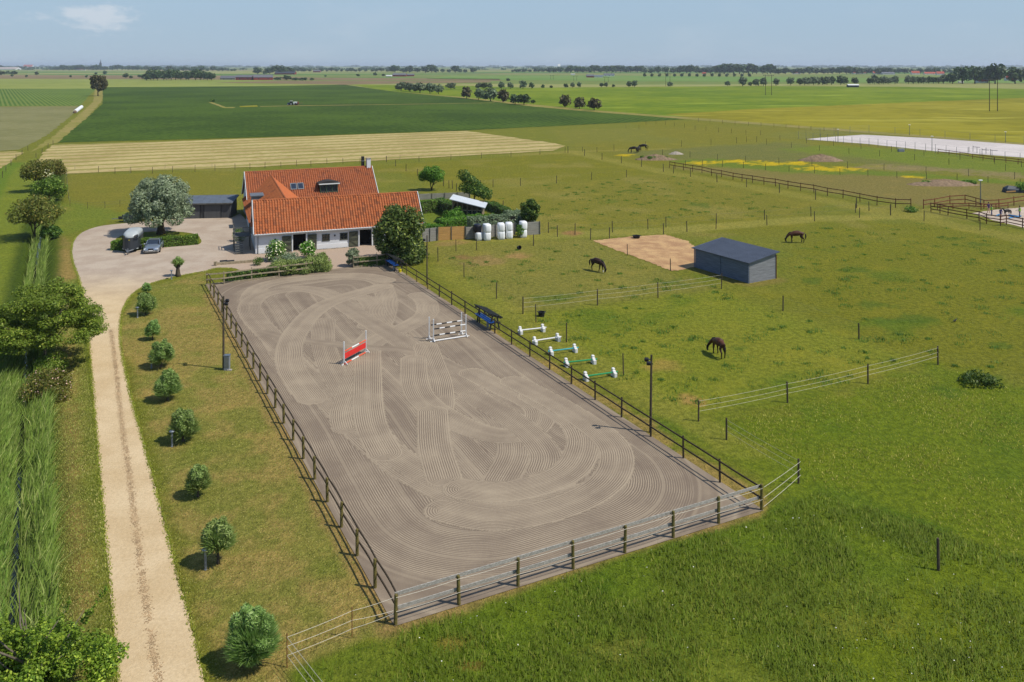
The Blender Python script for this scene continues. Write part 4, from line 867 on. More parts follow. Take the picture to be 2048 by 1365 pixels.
def trunk_mb(h, r0, seed=0, limbs=5, spread=.6, top=None, multi=1):
    r = random.Random(seed); mb = MB()
    for m_ in range(multi):
        ox, oy = (r.uniform(-.3, .3), r.uniform(-.3, .3)) if multi > 1 else (0, 0); pts = []; x, y = 0, 0
        for i in range(6):
            t_ = i / 5; pts.append((ox * t_ * 2 + x, oy * t_ * 2 + y, h * t_ - .1 * (i == 0))); x += r.uniform(-.05, .05) * h * .3; y += r.uniform(-.05, .05) * h * .3
        mb.tube(pts, [r0 * (1.25 if i == 0 else 1 - .13 * i) / multi ** .5 for i in range(6)], 7)
        for l in range(limbs):
            a = r.uniform(0, 6.28); zb = h * r.uniform(.45, .95); bi = min(5, int(zb / h * 5)); b0 = Vector(pts[bi]); L_ = h * spread * r.uniform(.6, 1.1)
            p1 = b0 + Vector((math.cos(a), math.sin(a), .8)) * L_ * .5; p2 = p1 + Vector((math.cos(a + r.uniform(-.5, .5)), math.sin(a), .9)) * L_ * .5
            mb.tube([b0, p1, p2], [r0 * .5, r0 * .32, r0 * .1], 5)
    return mb
def tree(name, label, loc, blobs, nl, size, leaf, th, tr, seed=0, bark='bark', cat='tree', group=None, limbs=6, spread=.6, shell=.55, up=.25, aspect=1.7, multi=1, cname='crown', tname='trunk', outw=.8):
    o = thing(name, label, cat, loc, 0, group); V_, F_ = leaves(blobs, nl, size, seed, shell, up, aspect, outw); link(cname, npmesh(cname, V_, F_, leaf), o)
    if th: trunk_mb(th, tr, seed, limbs, spread, multi=multi).build(tname, bark, o, True)
    return o
def shift(bl, dx=0, dy=0, dz=0): return [((c[0] + dx, c[1] + dy, c[2] + dz), s_) for c, s_ in bl]

# big silver willow in the yard
p = G(322, 468); R_ = 4.6
wb = crown_blobs(3, 4.0, 6.6, 40, 1.2, 1.0, (.20, .32)) + [((x, y, z), (1.2, 1.2, .9)) for x, y, z in ((-3.5, .5, 3.6), (3.5, -.5, 3.2), (-3.0, -2.0, 2.6), (2.8, -2.2, 2.4), (0.4, -3.2, 2.3), (.5, 0, 7.3), (-1.5, -.4, 6.9), (-2.8, 1, 5.8))]
tree('willow_tree', 'huge round silver-leaved willow on the yard island', p, wb, 22000, .22, 'leaf_willow', 3.2, .55, 3, 'bark', limbs=9, spread=.9, shell=.6, aspect=2.6, up=.35)
# leafy tree at the corner of the house
p = G(802, 523); cb = crown_blobs(11, 3.1, 6.7, 26, -.1, 1.0, (.26, .40)) + [((.3, 0, 1.3), (2.9, 2.6, 1.5)), ((1.0, -.8, .9), (2.2, 2, 1.1)), ((-.9, 0, 5.4), (1.3, 1.3, 1.4))]
tree('leafy_tree', 'dense dark green tree hiding the right corner of the stable wing', p, cb, 12000, .26, 'leaf_laurel', 3.4, .28, 11, limbs=6, shell=.62, up=.4, aspect=1.9)
# garden and meadow trees
def simple(name, label, u, v, wpx, hpx, leaf, nl=3500, size=.26, seed=0, stem=.25, nb=16, **k):
    q = G(u, v); W_, H_ = hgt(q.y, wpx) / 2, hgt(q.y, hpx); bl = crown_blobs(seed, W_, H_ * (1 - stem), nb, H_ * stem, .9, (.28, .44))
    return tree(name, label, q, bl, nl, size, leaf, max(.4, H_ * (stem + .25)), max(.05, W_ * .07), seed, **k)
simple('round_tree', 'round green tree on forked trunk in the meadow behind the stable wing', 863, 381, 50, 48, 'leaf_fresh', 4500, .24, 21, .28, multi=2)
simple('oval_tree', 'slim dark oval tree beside the stacked white bales', 1061, 462, 40, 64, 'leaf_dark', 4200, .22, 22, .22, 18)
q = G(948, 405); bl = [((-1.2 + .55 * i, .1 * i, 4.6 - .48 * i), (1.15, 1.1, 1.0)) for i in range(8)] + [((-.9 + .6 * i, -.3, 2.6 - .2 * i), (1.1, 1.0, .9)) for i in range(6)]
tree('leaning_tree', 'wind-leaning dark green bush tree behind the garden house', q, shift(bl, -.6), 4200, .24, 'leaf_dark', 2.0, .14, 23, limbs=5)
# trees along the ditch
p = G(88, 735); bb = []
r = random.Random(5)
for i in range(120):                                     # layered wide beech-like crown
    a = r.uniform(0, 6.28); rr = 4.1 * math.sqrt(r.random()); z = 2.2 + 4.3 * (1 - (rr / 4.9) ** 2) * r.uniform(.1, 1.0)
    bb.append(((rr * math.cos(a), rr * math.sin(a) * .9, z), (r.uniform(.4, .85), r.uniform(.4, .8), r.uniform(.2, .36))))
bb += [((r.uniform(-2.6, 2.6), r.uniform(-2, 2), r.uniform(3.0, 6.2)), (r.uniform(.5, .9), r.uniform(.5, .9), r.uniform(.25, .45))) for i in range(30)]
bb += [(c, (q_[0] * 1.7, q_[1] * 1.7, q_[2] * 1.6)) for c, q_ in bb[::4]]
bb += [((3.6, -.4, 4.6), (1.0, .8, .4)), ((4.1, -.6, 3.7), (.9, .7, .3)), ((-4.0, 0, 4.2), (1.0, .9, .35))]
tree('beech_tree', 'wide light green tree with layered branches beside the ditch', p, bb, 52000, .12, 'leaf_beech', 3.6, .17, 5, 'bark_grey', limbs=16, spread=.75, shell=.35, up=.8, aspect=1.6, outw=.5)
p = G(62, 1470); bb = []; r = random.Random(8)
for i in range(40):
    a = r.uniform(0, 6.28); rr = 2.6 * math.sqrt(r.random()); z = 1.0 + 2.2 * (1 - (rr / 3.4) ** 2) * r.uniform(.3, 1.0)
    bb.append(((rr * math.cos(a), rr * math.sin(a), z), (r.uniform(.4, .7), r.uniform(.4, .7), r.uniform(.25, .45))))
for a_, L_, n_ in ((.62, 3.9, 16), (.12, 2.6, 12), (-.3, 2.4, 11), (-.75, 2.4, 11), (.95, 2.6, 11), (-1.1, 2.0, 9), (.38, 3.0, 12), (-.5, 2.9, 12)):
    for i in range(n_): t_ = i / (n_ - 1); bb.append(((.5 * math.sin(a_) + L_ * t_ * math.sin(a_), r.uniform(-.8, .8) * (1 - t_), 1.8 + L_ * t_ * math.cos(a_)), (.26 * (1.2 - t_), .26 * (1.2 - t_), .2)))
bb += [((-1.8 + .1 * i, .2, 3.0 + .16 * i), (.4, .4, .3)) for i in range(4)]
tree('beech_tree', 'yellow-green young tree in the bottom left corner', p, bb, 36000, .085, 'leaf_young', 3.0, .10, 8, 'bark_grey', limbs=16, spread=.7, shell=.3, up=.7, aspect=1.6, outw=.5)
def haw(label, u, v, wpx, hpx, seed, leaf='leaf_hawthorn', n=4200, name='hawthorn_tree', blossom=None, stem=.3):
    q = G(u, v); W_, H_ = hgt(q.y, wpx) / 2, hgt(q.y, hpx); o = tree(name, label, q, crown_blobs(seed, W_, H_ * (1 - stem), 15, H_ * stem, .8, (.3, .48)), n, .24, leaf, H_ * .6, .13, seed, limbs=7, multi=3, shell=.5)
    if blossom:
        V_, F_ = leaves([((c[0], c[1], c[2] + s_[2] * .3), s_) for c, s_ in crown_blobs(seed, W_, H_ * (1 - stem), 15, H_ * stem, .8, (.3, .48))[-blossom:]], 260, .2, seed + 1, .9, .6, 1.1); link('blossom', npmesh('blossom', V_, F_, 'blossom'), o)
    return o
haw('olive hawthorn on several leaning stems beside the ditch', 70, 478, 108, 82, 31)
haw('dark hawthorn with white blossom at the far end of the ditch', 74, 384, 64, 62, 32, blossom=3)
haw('brownish hawthorn right behind the blossoming one', 104, 372, 60, 50, 33)
haw('green low tree at the end of the hawthorn group', 98, 402, 62, 46, 34, 'leaf_hedge', name='low_tree', stem=.08)
haw('low dark bush in the reeds under the hawthorns', 100, 478, 40, 26, 35, 'leaf_dark', 1500, name='ditch_bush', stem=.02)
# flowering bush below the beech
def bush(name, label, u, v, wpx, hpx, leaf, n, size, seed, blossom=None, nb=400, bs=.08, depth=1.0, cat='bush', group=None, stem=0, shell=.5, bl_leaf='blossom', aspect=1.8, up=.3, outw=.8):
    q = G(u, v); W_, H_ = hgt(q.y, wpx) / 2, hgt(q.y, hpx); b = crown_blobs(seed, W_, H_ * 1.05, 14, -.05 * H_ + stem, .8, (.3, .5)); b = [((c[0], c[1] * depth, c[2]), (s_[0], s_[1] * depth, s_[2])) for c, s_ in b]
    o = tree(name, label, q, b, n, size, leaf, max(.25, H_ * .5), max(.025, W_ * .05), seed, cat=cat, group=group, cname='foliage', tname='stem', limbs=5, shell=shell, aspect=aspect, up=up, outw=outw)
    if blossom:
        V_, F_ = leaves(b, nb, bs, seed + 50, .97, .5, 1.0, 1.2); link('blossom', npmesh('blossom', V_, F_, bl_leaf), o)
    return o
bush('rose_bush', 'straggling pink flowering bush under the layered green tree', 96, 800, 96, 56, 'leaf_hawthorn', 6500, .10, 41, True, 260, .09, bl_leaf='pink_blossom')
bush('rose_bush', 'upper half of the pink flowering thicket by the ditch', 106, 752, 66, 46, 'leaf_beech', 4200, .10, 42, True, 90, .10, bl_leaf='pink_blossom')
# pollard willows along the drive
POL = [(356, 553, 22, 36, 1), (293, 588, 18, 24, 0), (292, 630, 36, 44, 0), (305, 680, 26, 40, 0), (322, 735, 44, 55, 0), (335, 801, 46, 62, 0), (367, 883, 52, 64, 0), (396, 994, 42, 72, 0), (436, 1128, 56, 92, 0), (505, 1330, 84, 120, 0)]
PLAB = ['short pollard with a thick bare trunk and tufted top by the yard', 'smallest young willow nearest the yard in the row along the drive', 'second bushy willow from the yard along the drive, with a bollard lamp left of it', 'small slim willow third from the yard along the drive', 'round bushy willow fourth from the yard along the drive', 'round willow halfway along the row by the drive', 'round willow with a bollard lamp at its left edge, fourth from the camera', 'upright pale willow third from the camera along the drive', 'pale spiky willow second from the camera, beside a bollard lamp', 'largest round willow, nearest the camera beside the drive']
for i, ((u, v, w, h, k), lb) in enumerate(zip(POL, PLAB)):
    q = G(u, v); W_, H_ = hgt(q.y, w) / 2, hgt(q.y, h); st = .60 if k else (.06 if i not in (8,) else .22)
    lf = 'leaf_sallow' if i in (0, 7, 8) else 'leaf_osier'
    rq = random.Random(i); bl = [((c[0] + rq.uniform(-.12, .12) * W_, c[1] + rq.uniform(-.12, .12) * W_, c[2] + rq.uniform(-.06, .08) * H_), (q_[0] * rq.uniform(.7, 1.15), q_[1] * rq.uniform(.7, 1.15), q_[2] * rq.uniform(.8, 1.25))) for c, q_ in crown_blobs(60 + i, W_ * .95, H_ * (1 - st), 18, H_ * st, 1.1, (.24, .42))]; n_ = (1200, 900, 2400, 2000, 3200, 3600, 4600, 4600, 6000, 14000)[i]
    o = tree('pollard_willow', lb, q, bl, int(n_ * 1.5), .115 if i < 9 else .10, lf, H_ * (st + .12), max(.08, W_ * (.5 if k else .13)), 60 + i, 'bark', group='willows along the drive', limbs=5, spread=.3, shell=.35, aspect=4.2, up=.5, outw=.6)
    r = np.random.default_rng(i); nn = int(n_ * .30); d = r.normal(size=(nn, 3)); d[:, 2] = np.abs(d[:, 2]) + .3; d /= np.linalg.norm(d, axis=1)[:, None]
    cc = np.array([0, 0, H_ * (st + .12)]); L_ = (W_ * 1.12) * (.9 + .25 * r.random(nn)); L_ = L_[:, None] * np.array([1, 1, H_ * (1 - st) / (2 * W_) * 1.05]); a = np.cross(d, r.normal(size=(nn, 3))); a /= np.linalg.norm(a, axis=1)[:, None]
    V_ = np.stack([cc + d * L_ * .6 - a * .03, cc + d * L_ * .6 + a * .03, cc + d * L_ * 1.2], 1).reshape(-1, 3); link('shoots', npmesh('shoots', V_, np.arange(3 * nn).reshape(nn, 3), lf), o)
# hedges
def hedge(label, p0, p1, w, h, leaf, n, size=.16, seed=0, name='hedge', top=.08, aspect=1.6, curve=None):
    p0, p1 = Vector(p0), Vector(p1); o = thing(name, label, 'hedge', p0, math.atan2((p1 - p0).y, (p1 - p0).x)); L_ = (p1 - p0).length; r = np.random.default_rng(seed)
    x = r.random(n) * L_; s_ = r.random(n); side = np.where(s_ < .3, -1, np.where(s_ < .5, 1, 0)); y = np.where(side != 0, side * w / 2, (r.random(n) - .5) * w); z = np.where(side != 0, r.random(n) * h, h)
    en = r.random(n) < w / L_ * .5; x = np.where(en, np.where(r.random(n) < .5, 0, L_), x); y = np.where(en, (r.random(n) - .5) * w, y); z = np.where(en, r.random(n) * h, z)
    bulge = .12 * (fbm(x * 1.3, z * 1.3 + y, seed) - .5) * 2; y = y + np.sign(y) * bulge + r.normal(size=n) * .05; z = z + top * (fbm(x * 1.1 + 9, y * 1.5, seed + 2) - .5) * 4 * (z > h * .8) + r.normal(size=n) * .04
    c = np.stack([x, y, z], 1); nrm = np.stack([np.where(en, np.sign(x - L_ / 2), 0), np.where(en, 0, side), np.where((side == 0) & ~en, 1.0, .25)], 1) + r.normal(size=(n, 3)) * .55; nrm /= np.linalg.norm(nrm, axis=1)[:, None]
    a = np.cross(nrm, r.normal(size=(n, 3))); a /= np.linalg.norm(a, axis=1)[:, None]; b = np.cross(nrm, a); q = size * (.6 + .8 * r.random(n))[:, None]
    V_ = np.stack([c - a * q * .6, c + b * q * .35, c + a * q * .6, c - b * q * .35], 1).reshape(-1, 3); link('foliage', npmesh('foliage', V_, np.arange(4 * n).reshape(n, 4), leaf), o)
    MB().box((L_ / 2, 0, h * .46), (L_ - .3, w * .72, h * .9)).build('branches', 'bark', o); return o
hedge('clipped green hedge on the yard island behind the parked car', G(224, 500), G(262, 499), 1.0, 1.1, 'leaf_hedge', 1500, .14, 1)
hedge('long clipped hedge on the yard island from the horse trailer to the right end', G(262, 499), G(396, 488), 1.1, 1.15, 'leaf_hedge', 6000, .14, 2)
hedge('tall clipped hedge block on the lawn right of the stable wing', G(838, 428), G(872, 424), 1.2, 1.9, 'leaf_hedge', 2200, .15, 3)
hedge('dark hedge running along the far side of the garden lawn', G(878, 420), G(928, 446), 1.3, 1.9, 'leaf_dark', 3400, .16, 4)
hedge('leafy garden hedge in front of the garden house', G(880, 463), G(965, 452), 2.2, 1.5, 'leaf_fresh', 5200, .18, 5, top=.16)
hedge('low hedge between the stable wing and the timber screen', G(848, 466), G(884, 468), 1.3, 1.2, 'leaf_hedge', 1800, .16, 6, top=.12)
hedge('bright bank of hedge right of the garden house', G(966, 452), G(1032, 446), 2.0, 1.3, 'leaf_hedge', 3600, .18, 7, top=.2)
hedge('silvery willow hedge above the white bales', G(938, 470), G(1030, 461), 1.5, 2.2, 'leaf_grey', 6000, .2, 8, top=.22, aspect=2.4)
hedge('silvery shrub hedge falling away behind the last bale stack', G(1020, 446), G(1058, 460), 2.2, 1.8, 'leaf_grey', 4200, .2, 9, top=.2)
hedge('low green hedge along the back of the garden', G(978, 418), G(1036, 444), 1.4, 1.2, 'leaf_dark', 2800, .18, 10)
bush('garden_shrub', 'yellow-green shrub at the left foot of the garden house', 910, 452, 46, 34, 'leaf_fresh', 1800, .16, 71)
# planting at the house end of the arena
bush('flowering_elder', 'cream-flowering elder bush left of the open stable door', 553, 521, 46, 40, 'leaf_fresh', 2600, .15, 72, True, 420, .17)
bush('flowering_elder', 'cream-flowering elder bush right of the open stable door', 615, 517, 32, 38, 'leaf_fresh', 1900, .15, 73, True, 240, .15)
bush('box_ball', 'clipped round box ball behind the arena fence', 516, 531, 20, 17, 'leaf_dark', 1200, .07, 74, shell=.85)
bush('box_ball', 'larger clipped box ball at the foot of the timber stair', 478, 483, 28, 24, 'leaf_hedge', 1500, .09, 75, shell=.85)
q0, q1 = G(548, 553), G(655, 541)
o = thing('hedge', 'overgrown green hedge bulging over the arena end fence', 'hedge'); r = random.Random(4)
V_, F_ = leaves([(tuple(q0.lerp(q1, r.random()) + Vector((r.uniform(-.3, .3), r.uniform(-.5, .4), r.uniform(.3, 1.25)))), (r.uniform(.5, .85), r.uniform(.5, .8), r.uniform(.45, .75))) for i in range(56)], 15000, .15, 11, .5, .3, 2.4); link('foliage', npmesh('foliage', V_, F_, 'leaf_sallow'), o)
mb = MB()
for i in range(14): q = q0.lerp(q1, (i + .5) / 14); mb.tube([q, q + Vector((r.uniform(-.2, .2), r.uniform(-.2, .2), .9))], [.04, .015], 5)
mb.build('branches', 'bark', o)['kind'] = 'stuff'
bush('tall_grass_clump', 'feathery grass clump rising from the middle of the arena hedge', 575, 540, 56, 34, 'leaf_grey', 2200, .18, 76, aspect=6, up=.1)
bush('tall_grass_clump', 'feathery clump at the right end of the arena hedge', 642, 541, 40, 36, 'leaf_sallow', 1800, .18, 77, aspect=6, up=.1)
hedge('sparse low hedge behind the left part of the arena end fence', G(455, 562), G(545, 551), 1.0, .75, 'leaf_dark', 3000, .15, 12, top=.15)
bush('grey_shrub', 'upright grey-green shrub right of the arena opening', 706, 533, 30, 38, 'leaf_grey', 2000, .16, 78, aspect=4)
hedge('short dark hedge behind the rail fence right of the opening', G(718, 533), G(768, 529), .9, .9, 'leaf_dark', 1900, .15, 13)
for i, (u, v, w, h, lb) in enumerate([(1008, 462, 12, 16, 'narrow climbing shrub between the bale stacks'), (1040, 462, 12, 16, 'narrow shrub left of the last bale stack')]): bush('climbing_shrub', lb, u, v + 14, w * 1.4, h * 1.8, 'leaf_hedge', 700, .15, 80 + i)
for i, (u, v, w, h, lb) in enumerate([(1958, 760, 84, 9, 'dark nettle patch in the right paddock'), (1310, 312, 0, 0, '')][:1]): bush('nettle_patch', lb, u, v + 8, w, h, 'leaf_dark', 1500, .14, 84 + i, depth=.8, cat='weeds')
bush('weed_clump', 'low dark weeds at the corner of the brown rail fence', 1822, 424, 26, 9, 'leaf_hedge', 500, .2, 86, cat='weeds')
# rank grass verge below the sand pen
# ------------------------------------------------------------------ grass and reeds (nobody could count them)
def blademat(name, c1, c2, c3):
    leafmat(name, c1, c2, c3, .35, .7)
blademat('blade_lush', C(102, 122, 28, 1.3), C(80, 102, 18, 1.3), C(126, 132, 52, 1.35))
blademat('blade_tuft', C(84, 110, 30, 1.25), C(64, 94, 22, 1.25), C(100, 120, 40, 1.25))
blademat('blade_dry', C(142, 140, 66, 1.38), C(116, 124, 50, 1.38), C(172, 156, 100, 1.38))
blademat('blade_reed', C(114, 142, 58, 1.45), C(86, 116, 36, 1.45), C(158, 172, 98, 1.4))
blademat('blade_mid', C(124, 126, 42, 1.68), C(98, 112, 30, 1.68), C(156, 150, 80, 1.68))
def blades(name, label, P, hmean, wid, mleaf, cat='grass', lean=.35, wind=(-.25, .05), seed=0, hvar=.4, z=0.0, nj=.25):
    r = np.random.default_rng(seed); n = len(P); a = r.normal(size=n) * .55; h = hmean * (1 - hvar + 2 * hvar * r.random(n)) if np.isscalar(hmean) else hmean * (1 - hvar + 2 * hvar * r.random(n))
    w = wid * (.6 + .8 * r.random(n)); dx, dy = np.cos(a) * w * .5, np.sin(a) * w * .5; lx_, ly_ = (r.normal(size=n) * lean + wind[0]) * h, (r.normal(size=n) * lean + wind[1]) * h
    b = np.stack([P[:, 0], P[:, 1], np.full(n, z) if P.shape[1] < 3 else P[:, 2]], 1); o0 = np.stack([dx, dy, 0 * dx], 1); mid = b + np.stack([lx_ * .35, ly_ * .35, h * .6], 1); tip = b + np.stack([lx_, ly_, h], 1)
    V_ = np.stack([b - o0, b + o0, mid + o0 * .8, tip, mid - o0 * .8], 1).reshape(-1, 3); i5 = np.arange(n)[:, None] * 5
    F_ = np.concatenate([i5 + np.array([[0, 1, 2, 4]]), ], 0); me = bpy.data.meshes.new(name)
    F3 = i5 + np.array([[4, 2, 3]]); vs = V_
    me.vertices.add(len(vs)); me.vertices.foreach_set('co', vs.astype(np.float32).ravel()); nl = 7 * n; me.loops.add(nl)
    me.loops.foreach_set('vertex_index', np.concatenate([F_, F3], 1).astype(np.int32).ravel()); me.polygons.add(2 * n); ls = (np.arange(n)[:, None] * 7 + np.array([[0, 4]])).ravel(); me.polygons.foreach_set('loop_start', ls.astype(np.int32)); me.update(calc_edges=True)
    me.shade_smooth(); nv = np.stack([lx_ / h * .5 + r.normal(size=n) * nj, ly_ / h * .5 - .12 + r.normal(size=n) * nj, np.ones(n)], 1); nv /= np.linalg.norm(nv, axis=1)[:, None]; me.normals_split_custom_set_from_vertices(np.repeat(nv, 5, 0))
    me.materials.append(M[mleaf]); return tag(link(name, me), label, cat, kind='stuff')
def scatter(poly, n, seed, keep=None):
    P = np.array([(q[0], q[1]) for q in poly]); lo, hi = P.min(0), P.max(0); r = np.random.default_rng(seed); out = []
    c = 0
    while c < n:
        q = lo + r.random((n * 2, 2)) * (hi - lo); k = inpoly(q[:, 0], q[:, 1], poly); q = q[k]
        if keep is not None: q = q[keep(q, r)]
        out.append(q); c += len(q)
    return np.concatenate(out)[:n]
# lush front field: denser near the fence and in clumps
def keep_l(q, r):
    ex_ = np.ones(len(q))
    for u, v, a, b in ((905, 1285, 100, 30), (1230, 1300, 130, 34), (1700, 1250, 130, 44), (960, 1335, 60, 20)):
        c = G(u, v); d = np.hypot((q[:, 0] - c.x) / (a * c.y / F), (q[:, 1] - c.y) / (b * c.y * c.y / F / H)); ex_ *= np.clip(d + .6 * (fbm(q[:, 0] * .9, q[:, 1] * .9, 5) - .5), .12, 1)
    return ex_ > r.random(len(q)) if False else (ex_ > r.random(len(q))) & keep_c(q, r)
def keep_c(q, r): return r.random(len(q)) < np.clip((fbm(q[:, 0] * .35, q[:, 1] * .35, 77) - .30) * 2.6, .06, 1) * np.clip(1.9 - q[:, 0] * .045, .3, 1)
LP = [G(u, v) for u, v in ((600, 1345), (705, 1296), (800, 1268), (915, 1230), (1130, 1158), (1340, 1094), (1520, 1040), (1640, 985), (1900, 1070), (2300, 1200), (2400, 1500), (660, 1500))]
Pl = scatter(LP, 46000, 5, keep_l); hh_ = .12 + .22 * fbm(Pl[:, 0] * .5, Pl[:, 1] * .5, 12)
blades('meadow_grass', 'tall rank green grass in the near field below the arena', Pl, hh_, .035, 'blade_lush', seed=6)
fl_p = scatter(LP, 130, 91); mat('petal', C(236, 232, 214, .85), .6, .1, 3); V_, F_ = leaves([((0, 0, 0), (1, 1, 1))], 130, .05, 8, 1, 3.0, 1.0); V_ = V_.reshape(-1, 4, 3); V_ = V_ - V_.mean(1, keepdims=True) + np.concatenate([fl_p, np.full((130, 1), .3)], 1)[:, None, :]
tag(link('meadow_flowers', npmesh('meadow_flowers', V_.reshape(-1, 3), F_, 'petal')), 'scattered tiny white flowers in the near field', 'flowers', kind='stuff')
WP = [G(u, v) for u, v in ((1400, 850), (1640, 985), (2300, 1200), (2600, 1000), (2200, 760), (1876, 735))]
Pw = scatter(WP, 13000, 15, lambda q, r: r.random(len(q)) < np.clip((fbm(q[:, 0] * .25, q[:, 1] * .25, 78) - .36) * 3, .05, 1))
blades('meadow_grass', 'tufty grazed grass in the right paddock', Pw, .10, .04, 'blade_mid', seed=16)
LW = [G(u, v) for u, v in ((250, 690), (300, 585), (412, 552), (420, 600), (785, 1262), (575, 1345), (600, 1500), (445, 1500), (385, 1250), (300, 920))]
Pd = scatter(LW, 42000, 25); blades('lawn_grass', 'short dry lawn between the drive and the arena', Pd, .04, .035, 'blade_dry', seed=26)
VP = [G(u, v) for u, v in ((150, 560), (182, 800), (212, 1110), (232, 1365), (236, 1500), (90, 1500), (105, 1000), (110, 700), (118, 560))]
Pv = scatter(VP, 22000, 35); blades('lawn_grass', 'dry verge grass between the ditch and the drive', Pv, .07, .035, 'blade_dry', seed=36)
# ragged fringe along the gravel
fr_ = []; r = np.random.default_rng(9)
for ln in (dl[:55], dr[-80:]):
    for a, b in zip(ln[:-1], ln[1:]):
        k = int((b - a).length * 70); t_ = r.random(k); fr_.append(np.stack([a.x + (b.x - a.x) * t_, a.y + (b.y - a.y) * t_], 1) + r.normal(size=(k, 2)) * .07)
blades('verge_grass', 'ragged grass edge along the gravel drive', np.concatenate(fr_), .08, .04, 'blade_mid', seed=46)
# weedy crown of the drive
cr_ = smoothline([G(u, v) for u, v in ((222, 660), (232, 740), (244, 850), (256, 930), (270, 1040), (284, 1150), (300, 1260), (322, 1400), (330, 1480))], 8); fr_ = []
for a, b in zip(cr_[:-1], cr_[1:]):
    k = int((b - a).length * 110); t_ = r.random(k); q = np.stack([a.x + (b.x - a.x) * t_, a.y + (b.y - a.y) * t_], 1) + r.normal(size=(k, 2)) * np.array([.10, .1]); fr_.append(q[fbm(q[:, 0] * 1.6, q[:, 1] * 1.6, 4) > .27])
fr_ = np.concatenate(fr_); mat('pebble', C(196, 164, 122, .86), .9, .3, 2)
V_, F_ = leaves([((0, 0, 0), (1, 1, 1))], len(fr_), .055, 3, 1, 3.0, 1.2); V_ = V_.reshape(-1, 4, 3); V_ = V_ - V_.mean(1, keepdims=True); V_[:, :, 2] = np.abs(V_[:, :, 2]) * .6; V_ += np.concatenate([fr_, np.full((len(fr_), 1), .022)], 1)[:, None, :]
tag(link('loose_gravel', npmesh('loose_gravel', V_.reshape(-1, 3), F_, 'pebble')), 'brown strip of loose stones down the middle of the drive', 'gravel', kind='stuff')
# reeds: both banks of the ditch
rd = []; r = np.random.default_rng(19)
for i in range(len(DITCH) - 1):
    a, b = DITCH[i], DITCH[i + 1]; L_ = (b - a).length; d = (b - a).normalized(); nn = Vector((-d.y, d.x, 0))
    dens = 105 if a.y < 62 else 60 if a.y < 90 else 26
    for s_, w0, w1 in ((-1, .16, 1.6 if a.y < 80 else 1.1), (1, .18, 1.9 if a.y < 66 else .8)):
        k = int(L_ * (w1 - w0) * dens); t_ = r.random(k); o_ = s_ * (w0 + (w1 - w0) * r.random(k)); q = np.stack([a.x + (b.x - a.x) * t_ + nn.x * o_, a.y + (b.y - a.y) * t_ + nn.y * o_, -.7 * np.clip(1.2 - np.abs(o_), 0, 1)], 1); rd.append(q)
rd = np.concatenate(rd); rd = rd[r.random(len(rd)) < np.clip((fbm(rd[:, 0] * .8, rd[:, 1] * .8, 44) - .12) * 2.6, .35, 1)]; hr = .55 + 1.1 * fbm(rd[:, 0] * .7, rd[:, 1] * .5, 31)
blades('reeds', 'tall green reeds lining both banks of the ditch', rd, hr, .05, 'blade_reed', 'reeds', .26, (.14, .1), 20, .35, nj=.75)
MP = [G(u, v) for u, v in ((-160, 700), (20, 700), (20, 1000), (0, 1500), (-500, 1500))]
Pm = scatter(MP, 30000, 55); blades('meadow_grass', 'tall green meadow grass left of the ditch', Pm, .38, .05, 'blade_reed', seed=56, nj=.6)

# rough tufts and dung-greened clumps left by the horses
TP = [[G(u, v) for u, v in q] for q in (((870, 520), (1190, 482), (1345, 545), (1445, 580), (1046, 630)), ((1046, 632), (1445, 582), (1876, 730), (1397, 843), (1250, 760)), ((1570, 600), (1630, 446), (1850, 446), (2300, 530), (2300, 760), (1876, 735)), ((900, 388), (1180, 363), (1330, 349), (1640, 406), (1620, 430), (1095, 462)))]
cl_ = []; r = np.random.default_rng(101)
for i, (q, k) in enumerate(zip(TP, (45, 90, 170, 150))):
    c = scatter(q, k, 102 + i)
    for x, y in c: m_ = r.integers(14, 60); s_ = r.uniform(.12, .5); cl_.append(np.stack([x + r.normal(size=m_) * s_, y + r.normal(size=m_) * s_], 1))
blades('rough_tufts', 'darker rough tufts scattered over the grazed paddocks', np.concatenate(cl_),   .15, .05, 'blade_tuft', seed=107, nj=.5)
# ------------------------------------------------------------------ jumps and arena furniture
def pole_striped(parent, p0, p1, cols, r=.05, name='pole'):
    p0, p1 = Vector(p0), Vector(p1); n = len(cols); first = None
    po = MB().tube([p0, p1], r * .97, 8).build(name, cols[0], parent)
    for i, c in enumerate(cols):
        if c != cols[0]: MB().tube([p0.lerp(p1, i / n), p0.lerp(p1, (i + 1) / n)], r, 8).build('painted_band', c, po)
    return po
def wing(parent, p, h, d, m='white_paint'):
    w_ = MB().box((p.x, p.y, h / 2 + .02), (.09, .09, h)).build('upright', m, parent); d = d.normalized()
    for s_ in (-1, 1): MB().plank(p + d * .05 * s_ + Vector((0, 0, .28)), p + d * .32 * s_ + Vector((0, 0, .05)), .07, .05).build('foot', m, w_)
    n_ = Vector((-d.y, d.x, 0)); MB().plank(p - n_ * .3 + Vector((0, 0, .045)), p + n_ * .3 + Vector((0, 0, .045)), .07, .06).build('foot', m, w_); return w_
a, b = G(688, 730), G(732, 706); dj = (b - a).normalized()
j1 = thing('show_jump', 'red and white vertical jump with a solid red plank in the arena', 'jump')
wing(j1, a, 1.75, Vector((-dj.y, dj.x, 0))); wing(j1, b, 1.75, Vector((-dj.y, dj.x, 0)))
for z in (1.02,): pole_striped(j1, a + dj * .06 + Vector((0, 0, z)), b - dj * .06 + Vector((0, 0, z)), ['orange_paint', 'white_paint', 'orange_paint'], .055)
pole_striped(j1, a + dj * .06 + Vector((0, -.12, .08)), b - dj * .06 + Vector((0, -.12, .08)), ['orange_paint', 'white_paint', 'orange_paint'], .055)
